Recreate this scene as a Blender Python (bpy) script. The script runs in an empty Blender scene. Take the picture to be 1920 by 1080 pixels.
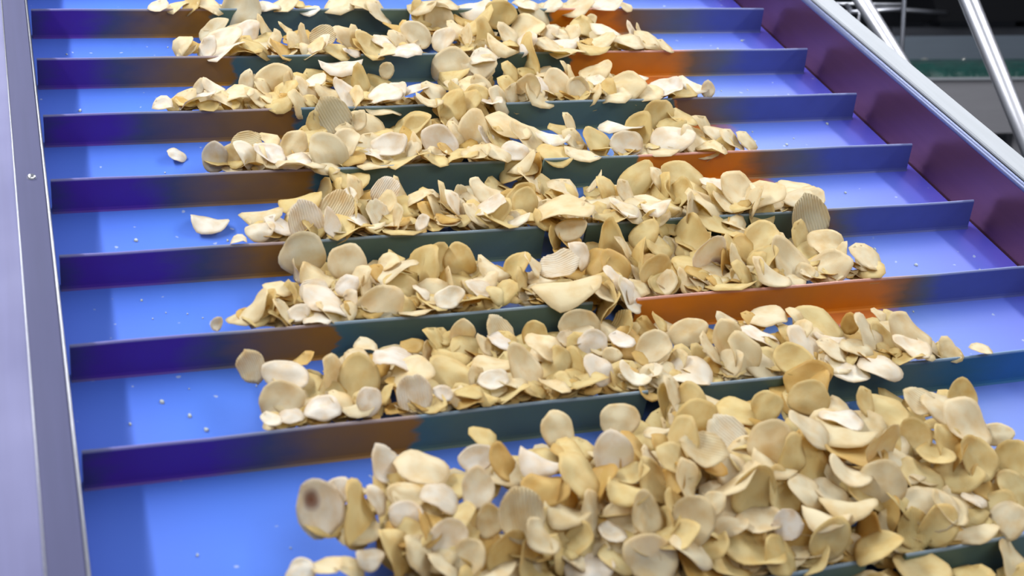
import bpy, math, random
from mathutils import Matrix, Vector, Quaternion
from mathutils import noise as mnoise

SC = bpy.context.scene
COL = SC.collection

# ------------------------------------------------------------------ frame, camera, light, exposure
INCL = math.radians(25)                       # the belt climbs away from the viewer at 25 degrees
B = Matrix.Translation((0, 0, 1.5)) @ Matrix.Rotation(INCL, 4, 'X')     # belt frame -> world
PITCH, H, W = 0.1316, 0.0363, 1.0             # flight spacing, flight height, flight length
GAP0, GAP1 = 0.469, 0.515                     # the slot in the middle of every flight

cam_data = bpy.data.cameras.new('camera')
cam = bpy.data.objects.new('camera', cam_data)
COL.objects.link(cam)
cam_data.sensor_width = 36.0
cam_data.lens = 36.0 * 2525.715 / 1920
cam_data.clip_start = 0.02
R = Matrix(((0.9377017, 0.07172603, -0.3399572), (-0.31751302, 0.57418665, -0.75464904), (0.14107091, 0.81557652, 0.56118975))).to_4x4()
cam.matrix_world = B @ Matrix.Translation((-0.03036234, -1.57931682, 0.74495138)) @ R
cam_data.dof.use_dof = True
cam_data.dof.focus_distance = 1.5
cam_data.dof.aperture_fstop = 7.0
SC.camera = cam

world = bpy.data.worlds.new('factory_hall_light')
SC.world = world
world.use_nodes = True
world.node_tree.nodes['Background'].inputs[0].default_value = (0.88, 0.92, 1.0, 1)
world.node_tree.nodes['Background'].inputs[1].default_value = 0.26


def lamp_strip(name, x, y, z, sx, sy, power, color, tx, ty=0.0):
    """A ceiling tube or an added fill light given in belt coordinates, aimed at (tx, ty, 0)."""
    d = bpy.data.lights.new(name, 'AREA')
    d.shape = 'RECTANGLE'
    d.size, d.size_y, d.energy, d.color = sx, sy, power, color
    o = bpy.data.objects.new(name, d)
    COL.objects.link(o)
    v = Vector((tx - x, ty - y, -z)).normalized()
    zx = -v
    yx = (Vector((0, 1, 0)) - zx * zx.y).normalized()
    xx = yx.cross(zx)
    m = Matrix((xx, yx, zx)).transposed().to_4x4()
    o.matrix_world = B @ Matrix.Translation((x, y, z)) @ m
    return o


lamp_strip('tube_light', -0.72, 0.45, 1.35, 0.07, 2.6, 58, (1.0, 0.995, 0.97), 0.25, -0.4)
lamp_strip('tube_light', 1.98, 0.20, 1.40, 0.07, 2.8, 34, (1.0, 0.99, 0.97), 0.75, -0.4)
lamp_strip('tube_light', 1.52, 0.30, 1.45, 0.06, 2.6, 14, (0.95, 0.97, 1.0), 0.75, -0.4)
lamp_strip('fill_light', 0.6, -2.4, 2.3, 2.4, 0.6, 20, (1.0, 0.98, 0.94), 0.6, -0.5)  # added soft fill from behind the camera, brightens the chip faces

SC.view_settings.view_transform = 'Standard'
SC.view_settings.look = 'None'
SC.view_settings.exposure = 0.0
SC.view_settings.gamma = 1.0
SC.view_settings.use_curve_mapping = False


# ------------------------------------------------------------------ helpers
def srgb(r, g, b):
    f = lambda c: (c / 255 / 12.92) if c <= 10 else ((c / 255 + 0.055) / 1.055) ** 2.4
    return (f(r), f(g), f(b), 1)


def new_mat(name, base=(0.8, 0.8, 0.8, 1), rough=0.5, metal=0.0, spec=0.5):
    m = bpy.data.materials.new(name)
    m.use_nodes = True
    p = m.node_tree.nodes['Principled BSDF']
    p.inputs['Base Color'].default_value = base
    p.inputs['Roughness'].default_value = rough
    p.inputs['Metallic'].default_value = metal
    p.inputs['Specular IOR Level'].default_value = spec
    return m, m.node_tree, p


class Geo:
    """Collects faces and links them as one mesh object."""
    def __init__(s):
        s.v, s.f = [], []

    def box(s, x0, x1, y0, y1, z0, z1, bev=0.0):
        if bev <= 0:
            i = len(s.v)
            s.v += [(x, y, z) for z in (z0, z1) for y in (y0, y1) for x in (x0, x1)]
            s.f += [tuple(i + k for k in q) for q in ((0, 2, 3, 1), (4, 5, 7, 6), (0, 1, 5, 4), (2, 6, 7, 3), (0, 4, 6, 2), (1, 3, 7, 5))]
            return s
        b = bev
        s.prism([(y0 + b, z0), (y1 - b, z0), (y1, z0 + b), (y1, z1 - b), (y1 - b, z1), (y0 + b, z1), (y0, z1 - b), (y0, z0 + b)], x0, x1)
        return s

    def prism(s, prof, x0, x1, axis='x'):
        """Extrude a closed (a, b) outline along one axis."""
        i, n = len(s.v), len(prof)
        for x in (x0, x1):
            for a, b in prof:
                s.v.append((x, a, b) if axis == 'x' else ((a, x, b) if axis == 'y' else (a, b, x)))
        s.f.append(tuple(range(i + n - 1, i - 1, -1)))
        s.f.append(tuple(range(i + n, i + 2 * n)))
        for k in range(n):
            s.f.append((i + k, i + (k + 1) % n, i + n + (k + 1) % n, i + n + k))
        return s

    def tube(s, pts, r, n=16, cap=True):
        i = len(s.v)
        P = [Vector(p) for p in pts]
        up = Vector((0.13, 0.31, 0.94))
        for k, p in enumerate(P):
            t = (P[min(k + 1, len(P) - 1)] - P[max(k - 1, 0)]).normalized()
            a = t.cross(up).normalized()
            b = t.cross(a)
            for j in range(n):
                w = 2 * math.pi * j / n
                s.v.append(tuple(p + (a * math.cos(w) + b * math.sin(w)) * r))
        for k in range(len(P) - 1):
            for j in range(n):
                a0 = i + k * n
                s.f.append((a0 + j, a0 + (j + 1) % n, a0 + n + (j + 1) % n, a0 + n + j))
        if cap:
            s.f.append(tuple(range(i + n - 1, i - 1, -1)))
            e = i + (len(P) - 1) * n
            s.f.append(tuple(range(e, e + n)))
        return s

    def build(s, name, mat, parent=None, matrix=None, smooth=False):
        me = bpy.data.meshes.new(name)
        me.from_pydata(s.v, [], s.f)
        me.materials.append(mat)
        if smooth:
            me.shade_smooth()
        me.update()
        o = bpy.data.objects.new(name, me)
        COL.objects.link(o)
        if parent is not None:
            o.parent = parent
        if matrix is not None:
            o.matrix_world = matrix
        return o


def bevel(o, w=0.002, n=2):
    m = o.modifiers.new('bevel', 'BEVEL')
    m.width, m.segments, m.limit_method = w, n, 'ANGLE'
    return o


def tag(o, label=None, cat=None, group=None, kind=None):
    for k, v in (('label', label), ('category', cat), ('group', group), ('kind', kind)):
        if v:
            o[k] = v
    return o


def thing(name, matrix, label, cat, group=None):
    o = bpy.data.objects.new(name, None)
    o.empty_display_size = 0.05
    COL.objects.link(o)
    o.matrix_world = matrix
    return tag(o, label, cat, group)


def ramp(nt, stops, fac=None, interp='LINEAR'):
    r = nt.nodes.new('ShaderNodeValToRGB')
    r.color_ramp.interpolation = interp
    e = r.color_ramp.elements
    while len(e) > 1:
        e.remove(e[-1])
    e[0].position, e[0].color = stops[0]
    for p, c in stops[1:]:
        q = e.new(p)
        q.color = c
    if fac is not None:
        nt.links.new(fac, r.inputs[0])
    return r


def nnode(nt, scale, detail=3, coord=None, rough=0.5):
    n = nt.nodes.new('ShaderNodeTexNoise')
    n.inputs['Scale'].default_value = scale
    n.inputs['Detail'].default_value = detail
    n.inputs['Roughness'].default_value = rough
    if coord is not None:
        nt.links.new(coord, n.inputs['Vector'])
    return n


def math_n(nt, op, a, b=None, c=None, clamp=False):
    n = nt.nodes.new('ShaderNodeMath')
    n.operation = op
    n.use_clamp = clamp
    for k, v in enumerate((a, b, c)):
        if v is None:
            continue
        if isinstance(v, (int, float)):
            n.inputs[k].default_value = v
        else:
            nt.links.new(v, n.inputs[k])
    return n.outputs[0]


def mix(nt, fac, a, b, mode='MIX'):
    n = nt.nodes.new('ShaderNodeMix')
    n.data_type = 'RGBA'
    n.blend_type = mode
    for k, v in ((0, fac), (6, a), (7, b)):
        if isinstance(v, (int, float, tuple)):
            n.inputs[k].default_value = v
        else:
            nt.links.new(v, n.inputs[k])
    return n.outputs[2]


def bump(nt, p, height, strength=0.2, dist=0.001):
    b = nt.nodes.new('ShaderNodeBump')
    b.inputs['Strength'].default_value = strength
    b.inputs['Distance'].default_value = dist
    nt.links.new(height, b.inputs['Height'])
    nt.links.new(b.outputs[0], p.inputs['Normal'])


def objcoord(nt):
    t = nt.nodes.new('ShaderNodeTexCoord')
    return t.outputs['Object']


def sepxyz(nt, v):
    s = nt.nodes.new('ShaderNodeSeparateXYZ')
    nt.links.new(v, s.inputs[0])
    return s.outputs


# ------------------------------------------------------------------ materials
def steel(name, col, rough=0.35, metal=0.85, streak=(6, 160, 160), amount=0.25):
    m, nt, p = new_mat(name, col, rough, metal)
    c = objcoord(nt)
    mp = nt.nodes.new('ShaderNodeMapping')
    mp.inputs['Scale'].default_value = streak
    nt.links.new(c, mp.inputs[0])
    n = nnode(nt, 1.0, 4, mp.outputs[0])
    n2 = nnode(nt, 7.0, 3, c)
    dark = tuple(x * (1 - amount) for x in col[:3]) + (1,)
    c1 = mix(nt, n.outputs[0], dark, col)
    c2 = mix(nt, math_n(nt, 'MULTIPLY', n2.outputs[0], 0.35), c1, dark)
    nt.links.new(c2, p.inputs['Base Color'])
    nt.links.new(math_n(nt, 'MULTIPLY_ADD', n2.outputs[0], 0.25, rough - 0.1), p.inputs['Roughness'])
    bump(nt, p, n.outputs[0], 0.08, 0.0004)
    return m


M_STEEL = steel('brushed_steel', (0.56, 0.58, 0.66, 1), 0.33, 0.9)
M_GUARD = steel('blue_tinted_steel', (0.125, 0.13, 0.29, 1), 0.55, 0.25, (160, 6, 160))  # blue reflection of the belt put into the base colour of guard and lip
M_GUARD_LIP = steel('guard_lip_steel', (0.075, 0.08, 0.19, 1), 0.55, 0.25, (160, 6, 160))
M_INNER = steel('purple_tinted_side_steel', (0.22, 0.095, 0.165, 1), 0.30, 0.75, (160, 6, 160), 0.2)
M_RAIL = steel('pale_rail_steel', (0.42, 0.45, 0.50, 1), 0.6, 0.15, (160, 8, 160), 0.2)
M_LIP = steel('blue_grey_lip_steel', (0.22, 0.26, 0.46, 1), 0.4, 0.5)
M_GROOVE = new_mat('dark_groove', (0.02, 0.02, 0.03, 1), 0.7)[0]
M_TUBE = steel('polished_tube_steel', (0.72, 0.74, 0.82, 1), 0.36, 1.0, (120, 120, 5), 0.12)
M_DARKSTEEL = steel('dull_dark_steel', (0.13, 0.14, 0.17, 1), 0.5, 0.7)
M_PLATE = steel('slate_grey_plate', (0.17, 0.21, 0.27, 1), 0.5, 0.4)
M_PANEL = steel('warm_grey_panel', (0.34, 0.34, 0.38, 1), 0.55, 0.2)
M_BLACK = new_mat('black_rubber', (0.012, 0.013, 0.018, 1), 0.6)[0]

# blue belt cloth
M_BELT, nt, p = new_mat('blue_belt', rough=0.42, spec=0.35)
co = objcoord(nt)
x, y, z = sepxyz(nt, co)
r = ramp(nt, [(0.0, (0.075, 0.16, 0.66, 1)), (0.10, (0.08, 0.20, 0.72, 1)), (0.35, (0.10, 0.205, 0.64, 1)), (0.7, (0.10, 0.24, 0.54, 1)), (0.83, (0.135, 0.23, 0.64, 1)), (0.95, (0.11, 0.16, 0.64, 1)), (1.0, (0.10, 0.09, 0.64, 1))], x)  # darker indigo toward the side walls, their shade put into the belt colour
n1 = nnode(nt, 9, 3, co)
n2 = nnode(nt, 150, 2, co)
c1 = mix(nt, math_n(nt, 'MULTIPLY', n1.outputs[0], 0.35), r.outputs[0], (0.08, 0.16, 0.80, 1))
# fine crumbs and specks sticking to the belt
sp = ramp(nt, [(0.0, (0, 0, 0, 1)), (0.735, (0, 0, 0, 1)), (0.76, (1, 1, 1, 1))], nnode(nt, 85, 1, co).outputs[0])
c2 = mix(nt, sp.outputs[0], c1, (0.30, 0.38, 0.66, 1))
# rusty orange stain along the foot of the flights at the right end of the heap
fy = math_n(nt, 'FRACT', math_n(nt, 'DIVIDE', math_n(nt, 'MULTIPLY', y, -1.0), PITCH))
wx = math_n(nt, 'ADD', x, math_n(nt, 'MULTIPLY_ADD', nnode(nt, 30, 4, co).outputs[0], 0.06, -0.03))
sx = ramp(nt, [(0.0, (0, 0, 0, 1)), (0.69, (0, 0, 0, 1)), (0.72, (1, 1, 1, 1)), (0.79, (1, 1, 1, 1)), (0.815, (0, 0, 0, 1))], wx)
sy = ramp(nt, [(0.0, (1, 1, 1, 1)), (0.16, (1, 1, 1, 1)), (0.30, (0, 0, 0, 1)), (1.0, (0, 0, 0, 1))], fy)
nearcut = math_n(nt, 'MULTIPLY', math_n(nt, 'GREATER_THAN', y, -0.72), math_n(nt, 'LESS_THAN', y, 0.0))
st = math_n(nt, 'MULTIPLY', math_n(nt, 'MULTIPLY', sx.outputs[0], sy.outputs[0]), nearcut)
c3 = mix(nt, st, c2, (0.55, 0.16, 0.03, 1))
nt.links.new(c3, p.inputs['Base Color'])
bump(nt, p, n2.outputs[0], 0.15, 0.0005)

NAVY, INDIGO, DARK = (0.05, 0.045, 0.22, 1), (0.08, 0.022, 0.36, 1), (0.075, 0.08, 0.155, 1)
BROWN, ORANGE, ORANGE2 = (0.25, 0.14, 0.05, 1), (0.36, 0.165, 0.012, 1), (0.80, 0.24, 0.0, 1)
TEAL, TEAL2, SLATE, RBLUE = (0.105, 0.175, 0.145, 1), (0.07, 0.17, 0.19, 1), (0.14, 0.15, 0.19, 1), (0.09, 0.12, 0.40, 1)
FLIGHT_ZONES = {   # where along x the colours of each worn flight change
    -3: (.06, .14, .21, .67, .79, .93), -2: (.06, .14, .21, .67, .79, .93), -1: (.06, .14, .21, .67, .79, .93), 0: (.056, .144, .212, .666, .788, .93), 1: (.053, .153, .217, .641, .825, .906), 2: (.064, .188, .263, .735, .765, .85),
    3: (.078, .178, .257, .625, .792, .888), 4: (.084, .167, .203, .785, .80, .85), 5: (.086, .163, .219, .500, .82, .866),
    6: (.098, .182, .26, None, .805, .852), 7: None}


def flight_material(i):
    m, nt, p = new_mat('worn_flight_plastic', rough=0.45, spec=0.3)
    co = objcoord(nt)
    x, y, z = sepxyz(nt, co)
    mp = nt.nodes.new('ShaderNodeMapping')
    mp.inputs['Scale'].default_value = (0.3, 1, 1)
    nt.links.new(co, mp.inputs[0])
    w = math_n(nt, 'ADD', x, math_n(nt, 'MULTIPLY_ADD', nnode(nt, 60, 4, mp.outputs[0]).outputs[0], 0.05, -0.025))
    t = FLIGHT_ZONES[i]
    if t is None:
        stops = [(0, NAVY), (.1, DARK), (.3, TEAL), (1, TEAL)]
    else:
        a, b, c, d, e, g = t
        stops = [(0, NAVY), (.025, INDIGO), (a, INDIGO), (a + .04, DARK), (b, BROWN), (c - .015, ORANGE), (c, ORANGE), (c + .004, TEAL2), (c + .04, TEAL)]
        if d is None:
            stops += [(.75, TEAL), (.80, (0.03, 0.14, 0.20, 1)), (.86, (0.03, 0.17, 0.42, 1)), (1, (0.03, 0.17, 0.42, 1))]
        else:
            stops += [(d, TEAL), (d + .004, ORANGE2), (max(e - .03, d + .007), ORANGE2 if e - d > .06 else BROWN), (e, BROWN), ((e + g) / 2, SLATE), (g, RBLUE), (1, RBLUE)]
    stops = [(min(1, s), q) for s, q in stops]
    rr = ramp(nt, stops, w)
    n = nnode(nt, 40, 4, co)
    col = mix(nt, math_n(nt, 'MULTIPLY', n.outputs[0], 0.25), rr.outputs[0], (0.05, 0.05, 0.08, 1))
    # paler top edge
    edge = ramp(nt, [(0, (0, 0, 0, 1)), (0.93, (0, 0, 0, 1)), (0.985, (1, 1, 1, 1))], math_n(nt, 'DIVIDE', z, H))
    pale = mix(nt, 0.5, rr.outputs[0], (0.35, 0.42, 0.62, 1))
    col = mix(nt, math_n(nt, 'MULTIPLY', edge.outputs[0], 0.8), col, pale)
    nt.links.new(col, p.inputs['Base Color'])
    bump(nt, p, n.outputs[0], 0.1, 0.0006)
    return m


# ------------------------------------------------------------------ potato chip material
def chip_material(name, stuff=False, spot=None):
    m, nt, p = new_mat(name, rough=0.55, spec=0.35)
    co = objcoord(nt)
    if stuff:
        a = nt.nodes.new('ShaderNodeAttribute')
        a.attribute_name = 'tone'
        base = a.outputs['Color']
        offs = co
        sc = 90
    else:
        oi = nt.nodes.new('ShaderNodeObjectInfo')
        base = oi.outputs['Color']
        va = nt.nodes.new('ShaderNodeVectorMath')
        va.operation = 'MULTIPLY_ADD'
        cmb = nt.nodes.new('ShaderNodeCombineXYZ')
        for k in range(3):
            nt.links.new(oi.outputs['Random'], cmb.inputs[k])
        va.inputs[1].default_value = (40, 23, 11)
        nt.links.new(cmb.outputs[0], va.inputs[0])
        nt.links.new(co, va.inputs[2])
        offs = va.outputs[0]
        sc = 1.6
    n = nnode(nt, sc, 3, offs)
    nf = nnode(nt, sc * 14, 2, offs)
    f1 = ramp(nt, [(0.42, (0, 0, 0, 1)), (0.72, (1, 1, 1, 1))], n.outputs[0])
    gold = mix(nt, 1.0, base, (0.90, 0.74, 0.48, 1), 'MULTIPLY')
    col = mix(nt, math_n(nt, 'MULTIPLY', f1.outputs[0], 0.7), base, gold)
    rim = nt.nodes.new('ShaderNodeAttribute')
    rim.attribute_name = 'rim'
    browned = mix(nt, 1.0, base, (0.86, 0.66, 0.36, 1), 'MULTIPLY')
    col = mix(nt, math_n(nt, 'MULTIPLY', rim.outputs['Fac'], 0.30), col, browned)
    if spot:
        d = nt.nodes.new('ShaderNodeVectorMath')
        d.operation = 'DISTANCE'
        d.inputs[1].default_value = spot[0]
        nt.links.new(co, d.inputs[0])
        dd = math_n(nt, 'ADD', d.outputs['Value'], math_n(nt, 'MULTIPLY_ADD', n.outputs[0], 0.3, -0.15))
        s = ramp(nt, [(0, (1, 1, 1, 1)), (spot[1] * 0.5, (0.8, 0.8, 0.8, 1)), (spot[1], (0, 0, 0, 1))], dd)
        col = mix(nt, s.outputs[0], col, (0.22, 0.07, 0.025, 1))
    nt.links.new(col, p.inputs['Base Color'])
    bump(nt, p, nf.outputs[0], 0.25, 0.0006)
    tr = nt.nodes.new('ShaderNodeBsdfTranslucent')
    warm = mix(nt, 1.0, col, (1.0, 0.87, 0.50, 1), 'MULTIPLY')
    nt.links.new(warm, tr.inputs[0])
    ms = nt.nodes.new('ShaderNodeMixShader')
    ms.inputs[0].default_value = 0.38
    nt.links.new(p.outputs[0], ms.inputs[1])
    nt.links.new(tr.outputs[0], ms.inputs[2])
    nt.links.new(ms.outputs[0], nt.nodes['Material Output'].inputs['Surface'])
    return m


M_CHIP = chip_material('potato_chip')
M_CHIP_STUFF = chip_material('potato_chip_heap', stuff=True)

# ------------------------------------------------------------------ the hall around the conveyor
M_FLOOR, nt, p = new_mat('hall_floor', (0.05, 0.055, 0.065, 1), 0.5)
n = nnode(nt, 2.5, 4, objcoord(nt))
nt.links.new(mix(nt, n.outputs[0], (0.035, 0.04, 0.05, 1), (0.075, 0.08, 0.09, 1)), p.inputs['Base Color'])
tag(Geo().box(-3, 7, -4, 8, -0.1, 0).build('floor', M_FLOOR), kind='structure')
M_WALL, nt, p = new_mat('hall_wall', (0.03, 0.034, 0.045, 1), 0.7)
n = nnode(nt, 1.2, 3, objcoord(nt))
nt.links.new(mix(nt, n.outputs[0], (0.018, 0.021, 0.030, 1), (0.045, 0.05, 0.062, 1)), p.inputs['Base Color'])
tag(Geo().box(-3, 7, 8, 8.15, 0, 4.5).build('wall_back', M_WALL), kind='structure')
tag(Geo().box(7, 7.15, -4, 8.15, 0, 4.5).build('wall_right', M_WALL), kind='structure')

# ------------------------------------------------------------------ conveyor frame
frame = thing('conveyor_trough', B, 'steel side walls, left guard and right rail enclosing the blue belt', 'conveyor trough')
Y0, Y1 = -1.36, 0.62
WT = 0.080
# right side: inner wall sheet, rounded lip, dark groove, flat rail
Geo().box(1.015, 1.018, Y0, Y1, -0.12, WT - 0.004).build('side_wall', M_INNER, frame)
g = Geo().tube([(1.0175, Y0, WT - 0.002), (1.0175, Y1, WT - 0.002)], 0.0042, 12)
tag(g.build('rounded_lip', M_LIP, frame, smooth=True), 'blue-grey rounded lip along the right wall')
tag(Geo().box(1.0215, 1.0262, Y0, Y1, -0.10, WT - 0.006).build('groove', M_GROOVE, frame), 'dark groove beside the lip')
g = Geo().prism([(1.0258, WT + .001), (1.0275, WT + .0025), (1.056, WT + .0025), (1.0575, WT + .001), (1.0575, -0.12), (1.0545, -0.12), (1.0545, WT - .001), (1.0258, WT - .001)], Y0, Y1, 'y')
tag(g.build('top_rail', M_RAIL, frame), 'pale flat rail on top of the right wall')
# left side: inner sheet, flat flange, fold, outer guard panel
Geo().box(-0.0065, -0.004, Y0, Y1, -0.12, WT).build('side_wall', M_GUARD_LIP, frame)
flange = tag(Geo().prism([(-0.0302, WT), (-0.0052, WT), (-0.004, WT - .0012), (-0.004, WT - .0025), (-0.0302, WT - .0025)], Y0, Y1, 'y').build('top_flange', M_GUARD_LIP, frame), 'narrow darker steel flange with a bolt')
Geo().tube([(-0.0047, Y0, WT), (-0.0047, Y1, WT)], 0.0011, 8).build('flange_edge', M_STEEL, frame, smooth=True)
Geo().tube([(-0.0305, Y0, WT + .0002), (-0.0305, Y1, WT + .0002)], 0.0007, 8).build('fold_line', M_STEEL, frame, smooth=True)
g = Geo().prism([(-0.0305, WT), (-0.0305, WT - .0025), (-0.17, WT - .031), (-0.17, WT - .0285)], Y0, Y1, 'y')
tag(g.build('guard_panel', M_GUARD, frame), 'broad lavender grey steel guard sloping outward')
# bolt on the left flange
bolt = Geo()
prof = [(0.0, 0.0028), (0.0022, 0.0026), (0.0037, 0.0017), (0.0042, 0.0)]
i0 = 0
for rr_, zz in prof[1:]:
    for j in range(18):
        w = 2 * math.pi * j / 18
        bolt.v.append((-0.0165 + rr_ * math.cos(w), -0.462 + rr_ * math.sin(w), WT + zz))
bolt.v.append((-0.0165, -0.462, WT + 0.0028))
for k in range(2):
    for j in range(18):
        bolt.f.append((k * 18 + j, (k + 1) * 18 + j, (k + 1) * 18 + (j + 1) % 18, k * 18 + (j + 1) % 18))
for j in range(18):
    bolt.f.append((54, j, (j + 1) % 18))
tag(bolt.build('bolt', new_mat('bright_bolt', (0.85, 0.87, 0.95, 1), 0.18, 1.0)[0], flange, smooth=True), 'small bright round bolt head')
# slider bed under the belt and legs
Geo().box(-0.003, 1.0145, Y0, Y1, -0.05, -0.006).build('slider_bed', M_DARKSTEEL, frame)
Binv = B.inverted()


def leg(px, py):
    top = B @ Vector((px, py, -0.1))
    g = Geo().box(top.x - .02, top.x + .02, top.y - .02, top.y + .02, 0.0, top.z)
    g.v = [tuple(Binv @ Vector(v)) for v in g.v]
    return g.build('leg', M_DARKSTEEL, frame)


for px in (-0.03, 1.04):
    for py in (-1.2, -0.4, 0.45):
        leg(px, py)

# ------------------------------------------------------------------ belt with its flights
belt = thing('conveyor_belt', B, 'wide blue conveyor belt with low cross flights carrying potato chips', 'conveyor belt')
g = Geo()
NY = 24
for j in range(NY + 1):
    yy = Y0 + (Y1 - Y0) * j / NY
    g.v += [(0.0, yy, 0.0), (1.0125, yy, 0.0), (0.0, yy, -0.005), (1.0125, yy, -0.005)]
for j in range(NY):
    a, b = 4 * j, 4 * j + 4
    g.f += [(a, a + 1, b + 1, b), (a + 2, b + 2, b + 3, a + 3), (a, b, b + 2, a + 2), (a + 1, a + 3, b + 3, b + 1)]
g.build('belt_surface', M_BELT, belt)
FLIGHT_Y = {-3: 3 * PITCH, -2: 2 * PITCH, -1: PITCH, 0: 0.0, 1: -PITCH, 2: -2 * PITCH, 3: -3 * PITCH, 4: -4 * PITCH, 5: -5 * PITCH, 6: -6 * PITCH, 7: -1.009}


def flight_profile(y):
    return [(y - .0046, 0), (y - .0030, .0014), (y - .0022, .0040), (y - .0012, H - .0012), (y - .0002, H), (y + .0012, H), (y + .0022, H - .0012), (y + .0030, .004), (y + .0070, 0)]


for i, fy_ in FLIGHT_Y.items():
    mt = flight_material(i)
    g0, g1 = (GAP0, GAP1) if i != 7 else (0.559, 0.594)
    # the left piece dips a touch toward the slot, as the worn flights do
    for xa, xb in ((0.0015, g0), (g1, 1.0)):
        g = Geo()
        prof = flight_profile(fy_)
        n = len(prof)
        ns = 10
        for k in range(ns + 1):
            x_ = xa + (xb - xa) * k / ns
            wob = 0.0007 * math.sin(k * 1.7 + i * 2.3)
            cut = .003 if (k == ns and xb > .99) else 0
            for (py, pz) in prof:
                g.v.append((x_ - (cut if pz > .02 else 0), py + wob * (pz / H), pz))
        g.f.append(tuple(range(n - 1, -1, -1)))
        g.f.append(tuple(range(ns * n, ns * n + n)))
        for k in range(ns):
            for j in range(n):
                g.f.append((k * n + j, k * n + (j + 1) % n, (k + 1) * n + (j + 1) % n, (k + 1) * n + j))
        g.build('flight', mt, belt)

# ------------------------------------------------------------------ machinery behind on the right
tubeA = Vector((1.4908, 0.406, 1.5065)); dA = (Vector((1.527, 0.379, 1.439)) - Vector((1.456, 0.433, 1.574)))
tubeB = Vector((1.4875, 0.0665, 1.432)); dB = (Vector((1.53, 0.024, 1.299)) - Vector((1.445, 0.109, 1.565)))


def brace(name, P, d, r, zlo, zhi, label, mat=M_TUBE):
    a = P + d * ((zlo - P.z) / d.z)
    b = P + d * ((zhi - P.z) / d.z)
    root = thing(name, Matrix.Translation(a), label, 'tube')
    g = Geo().tube([Vector((0, 0, 0)), b - a], r, 24)
    g.build('round_tube', mat, root, smooth=True)
    g = Geo().tube([Vector((0, 0, -0.001)), Vector((0, 0, 0.008))], r * 2.2, 20)
    g.build('floor_plate', M_DARKSTEEL, root)
    return root


brace('support_tube', tubeA, dA, 0.0145, 0.001, 2.2, 'shorter looking slanted steel tube ending behind the pale rail, beside the wire frame')
brace('support_tube', tubeB, dB, 0.0150, 0.001, 2.2, 'long bright slanted steel tube at the top right corner')

rack = thing('wire_rack', Matrix.Translation((1.58, 0.58, 0.0)), 'thin steel rod frame standing behind the right rail at the top edge', 'rack')
o_ = Vector((1.58, 0.58, 0))
def rod(name, pts, r, mat=M_TUBE):
    return Geo().tube([Vector(q) - o_ for q in pts], r, 10).build(name, mat, rack, smooth=True)
rod('post', [(1.668, 0.572, 1.62), (1.652, 0.55, 1.437), (1.62, 0.52, 0.001)], 0.0048, M_DARKSTEEL)
rod('crossbar', [(1.50, 0.640, 1.532), (1.60, 0.600, 1.5355), (1.664, 0.566, 1.540)], 0.0042)
rod('crossbar', [(1.52, 0.70, 1.552), (1.60, 0.66, 1.551), (1.70, 0.61, 1.549)], 0.0035)
rod('hanger', [(1.566, 0.62, 1.548), (1.560, 0.60, 1.54), (1.556, 0.60, 1.50), (1.553, 0.60, 1.40)], 0.005, M_DARKSTEEL)
rod('hanger', [(1.595, 0.60, 1.552), (1.585, 0.60, 1.546), (1.580, 0.60, 1.50), (1.578, 0.60, 1.40)], 0.0035)

BG = Matrix.Translation((2.348, 1.471, 0)) @ Matrix.Rotation(math.radians(-19.9), 4, 'Z')
bgc = thing('background_conveyor', BG, 'level conveyor with green belt, grey side panel and guard plate behind the rail', 'conveyor')
Geo().box(-1.0, 1.6, 0.0, 0.004, 1.205, 1.360, 0).build('side_panel', M_PANEL, bgc)
bevel(Geo().box(-1.0, 1.6, -0.012, 0.006, 1.355, 1.362).build('panel_edge', M_RAIL, bgc), 0.001)
M_GREEN, nt, p = new_mat('green_belt', (0.01, 0.10, 0.085, 1), 0.35)
n = nnode(nt, 38, 4, objcoord(nt))
nt.links.new(mix(nt, n.outputs[0], (0.002, 0.03, 0.028, 1), (0.01, 0.10, 0.085, 1)), p.inputs['Base Color'])
bump(nt, p, n.outputs[0], 0.8, 0.01)
g = Geo()                                                    # lumpy green belt with nubs
NX, NZ = 130, 8
for a in range(NX + 1):
    for b in range(NZ + 1):
        q = b / NZ
        yy = 0.012 + 0.10 * q * q
        zz = 1.352 + 0.056 * math.sin(q * math.pi / 2)
        k = mnoise.noise(Vector((a * 0.6, b * 0.9, 0))) * 0.006
        g.v.append((-1.0 + 2.6 * a / NX, yy - k, zz + k * 0.6))
g.f = [(a * (NZ + 1) + b, (a + 1) * (NZ + 1) + b, (a + 1) * (NZ + 1) + b + 1, a * (NZ + 1) + b + 1) for a in range(NX) for b in range(NZ)]
g.v += [(-1.0, 0.5, 1.408), (1.6, 0.5, 1.408)]
g.f.append((NZ, NX * (NZ + 1) + NZ, len(g.v) - 1, len(g.v) - 2))
g.build('green_belt', M_GREEN, bgc, smooth=True)
Geo().box(-1.0, 0.425, 0.20, 0.205, 1.40, 1.476).build('guard_plate', M_PLATE, bgc)
Geo().box(-1.0, 1.6, 0.21, 0.25, 1.10, 1.18).build('frame_beam', M_DARKSTEEL, bgc)
for a in (-0.9, 0.33, 1.4):
    Geo().box(a, a + 0.05, 0.05, 0.10, 0.001, 1.21).build('leg', M_PANEL, bgc)
w_, nt, p = new_mat('clear_gloss', (0.9, 0.9, 0.95, 1), 0.05, 0.0, 1.0)
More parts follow.
